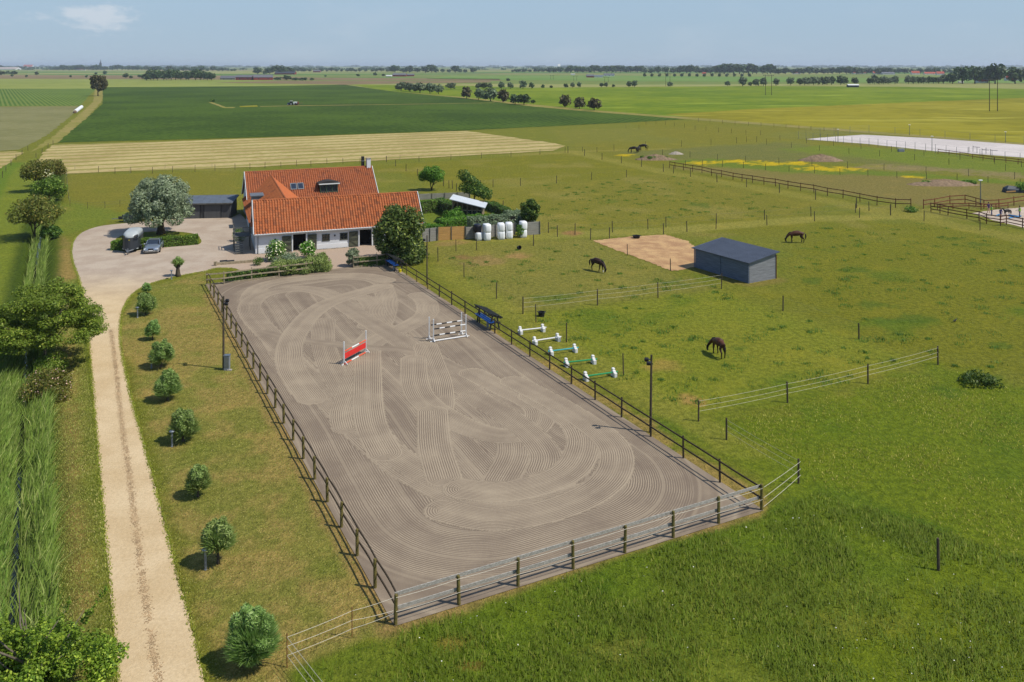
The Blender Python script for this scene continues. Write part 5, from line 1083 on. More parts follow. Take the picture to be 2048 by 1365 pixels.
MB().plank(a + dj * .07 + Vector((0, 0, .64)), b - dj * .07 + Vector((0, 0, .64)), .42, .04).build('filler_plank', 'red_paint', j1)
j2 = thing('show_jump', 'black and white oxer with four white uprights and three poles', 'jump')
fl_, fr2, bl_, br_ = G(867, 684), G(932, 674), G(862, 677), G(926, 669); fr2 = fl_ + (fr2 - fl_); dj = (fr2 - fl_).normalized(); pp = Vector((-dj.y, dj.x, 0))
for q in (fl_, fr2): wing(j2, q, 1.85, pp)
for q in (fl_ + pp * .75 - dj * .1, fr2 + pp * .75 - dj * .1): wing(j2, q, 1.85, pp)
for z, o_ in ((1.05, 0), (.52, 0), (1.18, .72)): pole_striped(j2, fl_ + dj * .06 + pp * o_ + Vector((0, 0, z)), fr2 - dj * .06 + pp * o_ + Vector((0, 0, z)), ['black_paint', 'white_paint', 'black_paint', 'white_paint', 'black_paint', 'white_paint'], .055)
MB().tube([fl_ + Vector((0, 0, .1)) - pp * .1, fr2 + Vector((0, 0, .1)) - pp * .1], .06, 8).build('ground_pole', 'white_paint', j2)
# cavaletti blocks with poles on the grass
CAV = [((1041, 668), (1086, 663), 'white_paint', 'white pole on white plastic blocks, farthest of the five'), ((1070, 689), (1116, 682), 'white_paint', 'white pole on white blocks, second farthest of the five'), ((1102, 710), (1150, 704), 'aqua_paint', 'turquoise pole on white plastic blocks, third of the five'), ((1133, 733), (1187, 727), 'green_paint', 'green pole on white plastic blocks, fourth of the five'), ((1172, 761), (1228, 753), 'green_paint', 'green pole on white blocks, nearest of the five')]
mat('aqua_paint', C(64, 170, 168, .85), .5, .06, 3); mat('green_paint', C(40, 150, 92, .85), .5, .06, 3)
for (a, b, m_, lb) in CAV:
    a, b = G(*a), G(*b); d = (b - a).normalized(); c = thing('cavaletti', lb + ' beside the arena', 'cavaletti', group='cavaletti beside the arena'); n_ = Vector((-d.y, d.x, 0)); m3 = Matrix((d, n_, Vector((0, 0, 1)))).transposed()
    for q in (a, b):
        bo = MB(); 
        for s_ in (-1, 1): bo.bbox(q + n_ * .16 * s_ + Vector((0, 0, .17)), (.26, .27, .34), .04, m3)
        bo.bbox(q + Vector((0, 0, .28)), (.25, .2, .3), .03, m3); bo.bbox(q + n_ * .14 + Vector((0, 0, .46)), (.24, .22, .26), .04, m3); bo.build('block', 'white_paint', c)
    MB().tube([a - d * .25 + Vector((0, 0, .30)), b + d * .3 + Vector((0, 0, .30))], .06, 8).build('pole', m_, c)
# racks of jump poles hung on the fence
mat('rack_black', C(52, 54, 50, .8), .7, .3, 4)
def rack(label, u, v, L_):
    q = G(u, v); o = thing('pole_rack', label, 'rack', q, math.atan2(.893, -.45)); s_ = L_ / 2
    for x in (-s_ + .3, s_ - .3):
        for y in (-.35, .35):
            MB().plank((x, y * 1.3, 0), (x, y * .6, 1.25), .12, .1, Vector((1, 0, 0))).build('leg', 'rack_black', o)
        MB().plank((x, -.62, .95), (x, .62, 1.42), .1, .09).build('arm', 'rack_black', o); MB().plank((x, -.55, .62), (x, .55, .62), .1, .08).build('arm', 'rack_black', o)
    for i, y in enumerate((-.55, -.33, -.11, .11, .33, .55)): MB().tube([(-s_ + random.uniform(-.1, .1), y, 1.24 + .38 * y + .08), (s_ + random.uniform(-.1, .1), y, 1.24 + .38 * y + .08)], .06, 8).build('pole', 'rack_black', o)
    for i, y in enumerate((.1, .3, .5)): MB().plank((-s_ + .1, y, .74), (s_ - .1, y, .74), .07, .18).build('plank', 'blue_paint', o)
    MB().tube([(-.5, .25, .05), (-.5, .25, .55)], .12, 10).build('bucket', 'galv', o); return o
rack('black rack with blue planks and poles hung on the right arena fence', 976, 652, 3.3)
rack('black rack with blue planks at the far right arena corner under the tree', 789, 538, 3.2)
o = thing('yellow_bucket', 'small yellow bucket at the foot of the corner pole rack', 'bucket', G(800, 545)); MB().lathe((0, 0, 0), [(.14, 0), (.19, .3), (.21, .32)], 12).build('pail', 'yellow_plastic', o); MB().tube([(-.2, 0, .3), (-.12, 0, .48), (.12, 0, .48), (.2, 0, .3)], .012, 5).build('handle', 'galv', o)
# light poles
def lamp_pole(label, u, v, h, lamps, lean=0.0, r=.085):
    q = G(u, v); o = thing('light_pole', label, 'pole', q); MB().tube([(0, 0, -.1), (lean * .5, 0, h / 2), (lean, 0, h)], [r, r * .9, r * .75], 10).build('mast', 'old_wood', o)
    for dx, dy, dz in lamps:
        b = MB().bbox((lean + dx, dy, h - dz), (.26, .18, .2), .03, Matrix.Rotation(.5, 3, 'X')).build('floodlight', 'black_plastic', o); MB().plank((lean, 0, h - dz), (lean + dx, dy, h - dz), .05, .04).build('bracket', 'steel', b)
    return o
lamp_pole('tall timber lamp pole left of the arena with two floodlights', 447, 738, 5.5, ((.25, .1, .35), (.3, -.25, .5)))
lamp_pole('tall timber lamp pole right of the arena with two floodlights', 1301, 865, 4.85, ((-.3, .05, .3), (-.22, -.28, .42)), .06)
lamp_pole('thin timber lamp pole near the far right corner of the arena', 854, 570, 5.2, ((-.3, 0, .5),), 0, .075)
o = thing('electric_cabinet', 'grey metal cabinet at the foot of the left lamp pole', 'cabinet', G(454, 740), .1); MB().bbox((0, 0, .55), (.42, .34, 1.1), .03).build('housing', 'galv', o); MB().box((0, -.175, .6), (.32, .02, .75)).build('door', 'steel', o); MB().box((0, 0, 1.11), (.48, .4, .04)).build('lid', 'steel', o)
o = thing('paving_slab', 'small pale slab beside the grey metal cabinet', 'slab', G(459, 741)); MB().bbox((0, 0, .03), (.35, .25, .08), .02).build('slab', 'stone', o)
# bollard lamps
for i, (u, v, lb) in enumerate(((275, 636, 'slim bollard lamp beside the second willow from the yard'), (344, 894, 'slim bollard lamp at the left edge of a round willow halfway along the drive'), (411, 1140, 'mushroom-topped bollard lamp second willow from the camera'), (303, 737, 'slim bollard lamp beside the fourth willow from the yard'), (343, 559, 'mushroom-topped bollard lamp by the thick pollard at the yard'))):
    q = G(u, v); o = thing('bollard_lamp', lb, 'lamp', q, group='bollard lamps along the drive'); MB().lathe((0, 0, 0), [(.07, 0), (.07, .02), (.055, .04), (.055, .86)], 12).build('post', 'galv', o); MB().lathe((0, 0, .86), [(.05, 0), (.16, .05), (.17, .08), (.1, .13), (.02, .15)], 14).build('cap', 'steel', o)
# two planters on the timber sleeper
o = thing('timber_sleeper', 'long timber sleeper edging the yard by the arena', 'sleeper'); MB().plank(G(431, 531) + Vector((0, 0, .16)), G(519, 524) + Vector((0, 0, .16)), .3, .25).build('beam', 'pale_rail', o); MB().box(G(431, 532) + Vector((0, 0, .24)), (.3, .3, .5)).build('end_block', 'pale_rail', o)
mat('planter_blue', C(52, 64, 74, .8), .6, .2, 3)
for u, lb in ((447, 'left of two dark planters standing on the yard by the sleeper'), (461, 'right of two dark planters standing on the yard by the sleeper')):
    o = thing('planter', lb, 'planter', G(u, 528), HA, group='planters by the sleeper'); MB().loft([[(-.38, -.16, 0), (.38, -.16, 0), (.38, .16, 0), (-.38, .16, 0)], [(-.42, -.2, .38), (.42, -.2, .38), (.42, .2, .38), (-.42, .2, .38)]], True, True).build('box', 'planter_blue', o); MB().box((0, 0, .385), (.76, .32, .02)).build('soil', 'tar', o)
# feed tubs
def tub(label, u, v, r_=.36, h=.36, name='feed_tub', tip=0):
    o = thing(name, label, 'tub', G(u, v)); mb = MB(); mb.lathe((0, 0, 0), [(r_ * .8, 0), (r_, h), (r_ * 1.06, h + .02), (r_ * .92, h + .02), (r_ * .75, .06)], 14); b = mb.build('bowl', 'black_plastic', o)
    if tip: o.rotation_euler = (R(75), 0, .6); o.location.z = r_ * .85
    else:
        for s_ in (-1, 1): MB().tube([(s_ * r_, -.1, h), (s_ * (r_ + .1), 0, h + .06), (s_ * r_, .1, h)], .02, 5).build('handle', 'black_plastic', b)
    return o
tub('black feed tub by the paddock post right of the arena', 1083, 633, .32, .4); tub('black tub lying on its side in the near paddock', 1036, 499, .24, .4, tip=1); tub('dark tub on the straw bed by the shelter', 1273, 477, .5, .35)
# ---- field shelter
fs = thing('field_shelter', 'blue-grey boarded field shelter with a flat metal roof', 'shelter', G(1497, 567), 0); q0, q1, q2 = G(1497, 567), G(1391, 535), G(1551, 557)
dx_, dy_ = (q2 - q0), (q1 - q0); Lx, Ly = dx_.length, dy_.length; fs.rotation_euler = (0, 0, math.atan2(dy_.y, dy_.x)); 
mat('shed_grey_shaded', C(112, 124, 142, .8), .75, .2, 2.5, b=.3, bs=20, stretch=(.3, 1, 4)); mat('shed_grey', C(146, 148, 150, .8), .8, .2, 2.5, b=.3, bs=20, stretch=(1, .3, 4)); mat('shed_roof', C(84, 92, 106, .8), .55, .12, .8, metal=.1)  # long wall's shade put into a darker, bluer copy of the boards
# local x along the long front (towards the back left), local y to the left of it; walls by plank rows
inv = Matrix.Rotation(-fs.rotation_euler[2], 3, 'Z'); e_ = inv @ dx_; sgn = -1 if e_.y < 0 else 1; Wd = abs(e_.y)
HF, HB = 2.15, 2.75
def boards(nm, m_, fn, hh2, L_):
    mb = MB(); nb = 13
    for i in range(nb): z0, z1 = hh2 * i / nb, hh2 * (i + 1) / nb - .012; fn(mb, z0, z1, .012 * (i % 2))
    o = mb.build(nm, m_, fs); o['kind'] = 'stuff'; return o
boards('wall_boards', 'shed_grey_shaded', lambda mb, a, b, o: mb.box((Ly / 2, -.03 * sgn - o * sgn, (a + b) / 2), (Ly, .05, b - a)), HF, Ly)
boards('wall_boards', 'shed_grey', lambda mb, a, b, o: mb.box((-.03 - o, sgn * Wd / 2, (a + b) / 2), (.05, Wd - .12, b - a)), HF, Wd)
boards('wall_boards', 'shed_grey', lambda mb, a, b, o: mb.box((Ly + .03 + o, sgn * Wd / 2, (a + b) / 2), (.05, Wd - .12, b - a)), HF, Wd)
MB().box((Ly / 2, sgn * Wd, HB / 2), (Ly, .06, HB)).build('back_wall', 'shed_grey', fs)
for x in (-.02, Ly + .02):
    MB().add([(x, 0, HF), (x, sgn * Wd, HF), (x, sgn * Wd, HB), (x - .04, 0, HF), (x - .04, sgn * Wd, HF), (x - .04, sgn * Wd, HB)], [(0, 1, 2), (5, 4, 3), (0, 3, 4, 1), (1, 4, 5, 2), (2, 5, 3, 0)]).build('gable_board', 'shed_grey', fs)
for x in (-.07, Ly * .5, Ly + .07): MB().box((x, -.1 * sgn, HF / 2), (.09, .06, HF)).build('corner_post', 'shed_grey_shaded', fs)
MB().box((-.1, sgn * (Wd - .02), HB / 2 - .1), (.06, .09, HB - .2)).build('corner_post', 'brown_rail', fs)
o_ = .32; rz0, rz1 = HF + .06 - .06, HB + .10
mb = MB(); mb.add([(-o_, -o_ * sgn, rz0), (Ly + o_, -o_ * sgn, rz0), (Ly + o_, sgn * (Wd + o_), rz1), (-o_, sgn * (Wd + o_), rz1)] + [(-o_, -o_ * sgn, rz0 + .07), (Ly + o_, -o_ * sgn, rz0 + .07), (Ly + o_, sgn * (Wd + o_), rz1 + .07), (-o_, sgn * (Wd + o_), rz1 + .07)], [(3, 2, 1, 0), (4, 5, 6, 7), (0, 1, 5, 4), (1, 2, 6, 5), (2, 3, 7, 6), (3, 0, 4, 7)] if sgn > 0 else [(0, 1, 2, 3), (7, 6, 5, 4), (4, 5, 1, 0), (5, 6, 2, 1), (6, 7, 3, 2), (7, 4, 0, 3)]); ro = mb.build('roof', 'shed_roof', fs)
mb = MB()
for i in range(int((Ly + .6) / .25)): x = -o_ + .12 + .25 * i; mb.plank((x, -o_ * sgn, rz0 + .08), (x, sgn * (Wd + o_), rz1 + .08), .03, .04)
k_ = mb.build('roof_ribs', 'shed_roof', ro); k_['kind'] = 'stuff'
# straw bed
m, t, p, _ = newmat('straw'); v = wpos(t); n1 = noise(t, v, .5, 5, .65); n2 = noise(t, v, 7, 4, .7)
col = mx(t, mr(t, n1, .35, .65), C(206, 166, 112, .82), C(176, 134, 90, .8)); col = mx(t, mr(t, n2, .5, .75, 0, .5), col, C(120, 84, 56, .8)); t.links.new(col, p.inputs['Base Color']); p.inputs['Roughness'].default_value = .95; bump(t, p, n2, .7, .1)
sheet('straw_bed', jitter_poly([G(u, v) for u, v in ((1186, 482), (1260, 474), (1330, 470), (1375, 483), (1393, 497), (1400, 530), (1378, 538), (1345, 543), (1290, 522), (1230, 500))], .3, .18, 8), 'straw', .03)
mat('manure', C(120, 88, 56, .7), .95, .3, 2)
# ---- garden screen and bales
def screen(label, u0, v0, u1, v1, h, m_, nb=7, posts=2, name='timber_screen'):
    a, b = G(u0, v0), G(u1, v1); o = thing(name, label, 'fence'); d = (b - a); hb = h / nb
    mb = MB()
    for i in range(nb): mb.plank(a + Vector((0, 0, hb * (i + .5))), b + Vector((0, 0, hb * (i + .5))), hb - .015, .03 + .006 * (i % 2))
    k = mb.build('boards', m_, o); k['kind'] = 'stuff'
    for i in range(posts): post(o, a.lerp(b, i / max(1, posts - 1)) + Vector((0, -.07, 0)), h + .08, .055, 'grey_wood')
    return o
mat('new_wood', C(214, 164, 96, .82), .7, .15, 3, stretch=(.2, 1, 3)); mat('aged_wood', C(160, 156, 146, .8), .85, .18, 3, stretch=(.2, 1, 3))
screen('grey weathered timber screen panel beside the leafy tree', 845, 485, 874, 482, 1.75, 'aged_wood', 8, 3)
screen('new honey-coloured timber screen panel below the garden hedge', 876, 481.5, 930, 479, 1.75, 'new_wood', 9, 3)
screen('grey timber screen behind the bale stacks', 932, 479, 1030, 470, 1.6, 'aged_wood', 8, 6)
screen('grey timber screen panel right of the last bale stack', 1046, 471, 1080, 469, 1.75, 'aged_wood', 8, 2)
screen('grey fence panels across the meadow behind the garden house', 838, 400, 940, 396, 1.0, 'aged_wood', 5, 5)
mat('bale_white', C(240, 240, 238, .9), .45, .02, 2, b=.3, bs=5); mat('bale_black', C(26, 26, 34), .35, .3, 2, b=.8, bs=5)
def bale(label, q, rz, m_, s_=1.0, rag=0):
    o = thing('silage_bale', label, 'bale', q, rz, 'wrapped bales by the screen'); r = random.Random(int(q.x * 100 + q.z * 10)); w, d, h = .80 * s_, 1.15 * s_, 1.02 * s_; rings = []
    for z, k in ((0, .86), (.08, .97), (.3, 1.03), (.7, 1.03), (.92, .98), (1.0, .88)):
        ring = []
        for i in range(20):
            t_ = 2 * math.pi * i / 20; c, s2 = math.cos(t_), math.sin(t_); p_ = 5.0; q_ = (abs(c) ** p_ + abs(s2) ** p_) ** (-1 / p_); ring.append((w / 2 * 1.05 * q_ * c * k * (1 + r.uniform(-.02, .02) * (1 + 5 * rag)), d / 2 * q_ * s2 * k * (1 + r.uniform(-.02, .02)), z * h))
        rings.append(ring)
    MB().loft(rings, True, True).build('wrap', m_, o, True)
    if rag:
        for i in range(7): a_ = i; MB().add([(math.cos(a_) * .5, math.sin(a_) * .5, .9), (math.cos(a_ + .6) * .62, math.sin(a_ + .6) * .6, .9), (math.cos(a_ + .2) * .75, math.sin(a_ + .3) * .66, .1 + .4 * r.random())], [(0, 1, 2), (2, 1, 0)]).build('torn_flap', m_, o)
    return o
for nme, u, v in (('bale stack left of the gap in the row', 973, 482), ('stack just right of the gap', 1002, 480), ('fourth stack in the bale row', 1018, 478.5), ('last stack beside the oval tree', 1046, 476)):
    q = G(u, v) + Vector((0, .5, 0)); rz = random.uniform(-.12, .12) + .25
    for lv, z in (('lower', 0), ('upper', 1.0)): bale(lv + ' white wrapped bale of the ' + nme, q + Vector((random.uniform(-.03, .03), 0, z)), rz + random.uniform(-.05, .05), 'bale_white', 1.08)
q = G(957, 482) + Vector((0, .5, 0)); bale('single white bale with a torn black bale on top', q, .25, 'bale_white', 1.02); bale('torn black plastic bale on top of a white bale', q + Vector((-.15, .25, .96)), .3, 'bale_black', 1.05, 1)
# ---- garden house
gh = thing('garden_house', 'glazed timber garden house with a sloping pale roof behind the hedge', 'shed', G(905, 446), R(-3)); GWd, GDp = 4.3, 3.8
mat('gh_wood', C(150, 134, 106, .8), .8, .2, 3); mat('gh_roof', C(206, 210, 212, .85), .5, .06, 1)
hz = lambda x: 3.5 - .24 * x
for x in np.linspace(0, GWd, 7): MB().box((x, 0, hz(x) / 2 - .15), (.12, .12, hz(x) - .3)).build('post', 'gh_wood', gh)
for y in np.linspace(0, GDp, 5)[1:]: MB().box((0, y, 1.55), (.12, .12, 3.1)).build('post', 'gh_wood', gh)
for z in (.1, 1.0, 1.85): MB().box((GWd / 2, -.01, z), (GWd, .1, .1)).build('rail', 'gh_wood', gh); MB().box((-.01, GDp / 2, z), (.1, GDp, .1)).build('rail', 'gh_wood', gh)
for i in range(6):
    x = GWd * (i + .5) / 6
    for z in (.55, 1.43): MB().box((x, .04, z), (GWd / 6 - .14, .02, .76)).build('pane', 'glass', gh)
MB().box((GWd, GDp / 2, 1.1), (.1, GDp, 2.2)).build('wall', 'gh_wood', gh); MB().box((GWd / 2, GDp, 1.3), (GWd, .1, 2.6)).build('wall', 'gh_wood', gh); MB().box((.04, GDp / 2, 1.2), (.02, GDp - .1, 2.2)).build('wall', 'gh_wood', gh)
MB().loft([[(-.4, -.4, hz(-.4) - .15), (-.4, GDp + .3, hz(-.4) - .15), (-.4, GDp + .3, hz(-.4) - .05), (-.4, -.4, hz(-.4) - .05)], [(GWd + .5, -.4, hz(GWd + .5) - .15), (GWd + .5, GDp + .3, hz(GWd + .5) - .15), (GWd + .5, GDp + .3, hz(GWd + .5) - .05), (GWd + .5, -.4, hz(GWd + .5) - .05)]], True, True).build('roof', 'gh_roof', gh)

# ---- vehicles
mat('car_silver', C(186, 196, 204, .8), .28, .03, 1, metal=.75, coat=.6); mat('tyre', C(26, 26, 26), .85, .2, 6); mat('alloy', C(180, 182, 184, .8), .35, .05, 5, metal=.8); mat('lamp_clear', C(220, 226, 230, .85), .1, .03, 2); mat('trailer_dark', C(62, 66, 70, .8), .45, .1, 2, b=.1, bs=10); mat('trailer_white', C(184, 190, 188, .8), .35, .06, 1); mat('plate', C(236, 236, 232, .85), .4, .02, 2)
mat('headlining', C(30, 30, 32), .8, .1, 2)
def wheel(parent, c, r_, w, ax='x'):
    c = Vector(c); a = Vector((1, 0, 0)); wo = MB(); prof = [(r_ * .62, -.5), (r_ * .95, -.5), (r_, -.3), (r_, .3), (r_ * .95, .5), (r_ * .62, .5)]; n = 18
    wo.loft([[c + a * (z * w) + Vector((0, math.cos(2 * math.pi * k / n), math.sin(2 * math.pi * k / n))) * rr for k in range(n)] for rr, z in prof]); o = wo.build('wheel', 'tyre', parent, True)
    rm = MB(); rm.loft([[c + a * (z * w) + Vector((0, math.cos(2 * math.pi * k / n), math.sin(2 * math.pi * k / n))) * rr for k in range(n)] for rr, z in ((r_ * .64, -.4), (r_ * .2, -.3), (r_ * .2, .3), (r_ * .64, .4))], True, True); rm.build('rim', 'alloy', o); return o
def sec(y, w, z0, z1, tw=None, crown=.0):               # body cross-section, half-width w
    tw = tw if tw is not None else w
    return [(-w * .92, y, z0), (-w, y, z0 + .12), (-w, y, (z0 + z1) / 2), (-w * .985, y, z1 - .10), (-tw * .93, y, z1 - .015), (-tw * .5, y, z1 + crown * .8), (0, y, z1 + crown), (tw * .5, y, z1 + crown * .8), (tw * .93, y, z1 - .015), (w * .985, y, z1 - .10), (w, y, (z0 + z1) / 2), (w, y, z0 + .12), (w * .92, y, z0)]
car = thing('parked_car', 'silver saloon car parked nose-out in front of the island hedge', 'car', G(294, 508) + Vector((0, 2.0, 0)), R(14))
S = [(-2.32, .70, .30, .58), (-2.26, .82, .22, .66), (-2.1, .89, .18, .72), (-1.6, .92, .17, .80), (-1.0, .925, .17, .88), (-.8, .925, .17, .91), (.4, .925, .17, .94), (1.4, .92, .17, .97), (1.9, .90, .2, .99), (2.2, .84, .26, .96), (2.32, .74, .36, .84)]
MB().loft([sec(y, w, a, b, None, .03) for y, w, a, b in S], True, True).build('body', 'car_silver', car, True)
cab = [(-.98, .78, .90, .80), (-.25, .66, .90, 1.335), (.15, .64, .92, 1.37), (.75, .63, .92, 1.35), (1.3, .62, .94, 1.22), (1.92, .72, .96, 1.0)]
def csec(y, tw, zb, zt): return [(-.86, y, zb - .02), (-.855, y, zb + .02), (-(tw + .855) / 2 - .03, y, (zb + zt) / 2), (-tw, y, zt - .04), (-tw * .8, y, zt), (tw * .8, y, zt), (tw, y, zt - .04), ((tw + .855) / 2 + .03, y, (zb + zt) / 2), (.855, y, zb + .02), (.86, y, zb - .02)]
MB().loft([csec(*c) for c in cab], True, True).build('greenhouse', 'glass', car, True)
MB().loft([[(-tw * .97, y, zt - .01), (-tw * .8, y, zt + .012), (tw * .8, y, zt + .012), (tw * .97, y, zt - .01)] for y, tw, zb, zt in ((-.22, .66, .9, 1.345), (.15, .65, .92, 1.375), (.75, .64, .92, 1.36), (1.25, .62, .94, 1.245))], False, False, False).build('roof_panel', 'car_silver', car, True)
for s_ in (-1, 1):
    MB().plank((s_ * .80, -.95, .93), (s_ * .665, -.22, 1.345), .07, .07, Vector((1, 0, 0))).build('pillar', 'car_silver', car); MB().plank((s_ * .80, .42, .95), (s_ * .655, .40, 1.35), .08, .04, Vector((0, 1, 0))).build('pillar', 'black_plastic', car); MB().plank((s_ * .68, 1.25, 1.245), (s_ * .80, 1.92, .99), .1, .07, Vector((1, 0, 0))).build('pillar', 'car_silver', car)
    mo = MB().bbox((s_ * 1.0, -.72, .98), (.2, .1, .14), .02).build('mirror', 'car_silver', car)
    MB().bbox((s_ * .64, -2.2, .62), (.36, .16, .14), .02, Matrix.Rotation(s_ * -.35, 3, 'Z')).build('headlight', 'lamp_clear', car); MB().bbox((s_ * .62, 2.24, .78), (.36, .12, .14), .02).build('tail_light', 'red_paint', car); MB().box((s_ * .6, -2.29, .36), (.32, .06, .12)).build('intake', 'black_plastic', car)
    for y in (-1.42, 1.38): wheel(car, (s_ * .84, y, .32), .32, .22)
    MB().box((s_ * .93, .35, .80), (.02, .16, .03)).build('door_handle', 'steel', car)
gl = MB().bbox((0, -2.30, .50), (.62, .07, .36), .02).build('grille', 'black_plastic', car); MB().box((0, -2.345, .44), (.5, .02, .11)).build('number_plate', 'plate', gl)
ht = thing('horse_trailer', 'dark grey horse trailer with a rounded white roof on the yard', 'trailer', G(252, 509) + Vector((0, 1.2, 0)), R(13))
def tsec(y, w, z0, z1): return [(-w, y, z0), (-w, y, (z0 + z1) / 2), (-w, y, z1), (0, y, z1), (w, y, z1), (w, y, (z0 + z1) / 2), (w, y, z0), (0, y, z0)]
MB().loft([tsec(-.75, .12, .42, 1.85), tsec(-.6, .55, .42, 1.85), tsec(-.1, .86, .42, 1.85), tsec(.4, .88, .42, 1.85), tsec(3.0, .88, .42, 1.85)], True, True).build('lower_body', 'trailer_dark', ht)
def rsec(y, w, z0, z1): return [(-w, y, z0)] + [(-w * math.cos(t_) ** .6 if math.cos(t_) > 0 else w * (-math.cos(t_)) ** .6, y, z0 + (z1 - z0) * math.sin(t_) ** .6) for t_ in [math.pi * i / 12 for i in range(1, 12)]] + [(w, y, z0)]
MB().loft([rsec(-.74, .14, 1.84, 1.98), rsec(-.55, .58, 1.84, 2.2), rsec(-.05, .87, 1.84, 2.48), rsec(.5, .89, 1.84, 2.58), rsec(2.4, .89, 1.84, 2.6), rsec(3.05, .87, 1.84, 2.5)], True, True).build('roof', 'trailer_white', ht, True)
for s_ in (-1, 1):
    MB().loft([[(s_ * .50, -.66, 1.62), (s_ * .84, -.18, 1.62), (s_ * .84, -.14, 2.2), (s_ * .52, -.55, 2.12)], [(s_ * .56, -.74, 1.62), (s_ * .91, -.22, 1.62), (s_ * .90, -.2, 2.2), (s_ * .60, -.68, 2.12)]], True, True).build('front_window', 'glass', ht)
    MB().box((s_ * .90, .9, 1.7), (.02, .6, .28)).build('side_window', 'glass', ht); fe = MB().bbox((s_ * .98, 1.5, .62), (.22, 1.5, .12), .03).build('mudguard', 'trailer_dark', ht); MB().box((s_ * .92, 1.2, 1.84), (.05, 3.4, .06)).build('side_strip', 'steel', ht)
    for y in (1.15, 1.85): wheel(ht, (s_ * .98, y, .31), .31, .2)
    MB().plank((s_ * .6, -.3, .42), (0, -1.5, .42), .1, .08).build('drawbar', 'galv', ht); MB().plank((s_ * .5, -.55, .46), (s_ * .9, -.05, .46), .1, .05).build('front_bumper', 'trailer_white', ht)
MB().tube([(0, -1.45, .05), (0, -1.45, .75)], .04, 8).build('jockey_stand', 'galv', ht); MB().bbox((0, -1.75, .45), (.16, .5, .12), .03).build('coupling', 'steel', ht); MB().tube([(-.04, -1.45, .1), (.04, -1.45, .1)], .11, 12).build('jockey_wheel', 'tyre', ht); MB().box((0, -.77, 1.62), (.16, .03, .06)).build('emblem_plate', 'yellow_plastic', ht)
# low dark trailer behind the willow
lt = thing('flat_trailer', 'low dark flatbed trailer in the grass left of the silver willow', 'trailer', G(238, 446), R(4)); MB().bbox((1.2, .7, .55), (2.6, 1.4, .16), .03).build('bed', 'trailer_dark', lt)
for y in (0, 1.4): MB().box((1.2, y, .78), (2.6, .05, .3)).build('side_board', 'trailer_dark', lt)
for s_ in (-.05, 1.45): wo = MB().tube([(1.2, s_ - .08, .3), (1.2, s_ + .08, .3)], .3, 14).build('wheel', 'tyre', lt)
MB().plank((-.1, .7, .5), (-1.3, .7, .45), .08, .08).build('drawbar', 'galv', lt)
cv = thing('covered_trailer', 'small dark covered trailer half hidden by the silver willow', 'trailer', G(262, 443), R(4)); MB().bbox((.9, .6, .85), (1.6, 1.2, 1.0), .08).build('cover', 'black_plastic', cv); MB().box((.9, .6, .42), (1.7, 1.25, .1)).build('bed', 'galv', cv)
for s_ in (-.02, 1.22): MB().tube([(.9, s_ - .08, .28), (.9, s_ + .08, .28)], .28, 14).build('wheel', 'tyre', cv)
# ------------------------------------------------------------------ horses and people
dg = None
def skin_mesh(name, pts, edges, rad, root=0, sub=2):
    me = bpy.data.meshes.new(name); me.from_pydata([tuple(p) for p in pts], edges, []); o = bpy.data.objects.new(name, me); COL.objects.link(o)
    md = o.modifiers.new('skin', 'SKIN'); md.use_smooth_shade = True; md.branch_smoothing = .6
    sv = me.skin_vertices[0].data
    for i, r_ in enumerate(rad): sv[i].radius = r_ if hasattr(r_, '__len__') else (r_, r_); sv[i].use_root = (i == root)
    ss_ = o.modifiers.new('sub', 'SUBSURF'); ss_.levels = sub; ss_.render_levels = sub
    dgr = bpy.context.evaluated_depsgraph_get(); out = bpy.data.meshes.new_from_object(o.evaluated_get(dgr)); out.name = name
    bpy.data.objects.remove(o); bpy.data.meshes.remove(me); return out
def coatmat(name, body, leg, sock=None):
    m, t, p, _ = newmat(name); v = objco(t); z = nd(t, 'ShaderNodeSeparateXYZ', {0: v}).outputs[2]; n = noise(t, v, 2.5, 3)
    col = mx(t, mr(t, mth(t, 'ADD', z, mth(t, 'MULTIPLY', n, .25)), .62, .95), leg, mx(t, mr(t, n, .3, .7), body, tuple(c * 1.7 for c in body)))
    t.links.new(col, p.inputs['Base Color']); p.inputs['Roughness'].default_value = .5; p.inputs['Specular IOR Level'].default_value = .22
coatmat('coat_bay', C(64, 36, 20), C(22, 17, 15)); coatmat('coat_brown', C(42, 26, 18), C(18, 15, 14)); coatmat('coat_black', C(28, 23, 21), C(17, 15, 14)); mat('mane', C(24, 20, 18), .6, .2, 5); mat('white_sock', C(220, 214, 206, .8), .7, .1, 5)
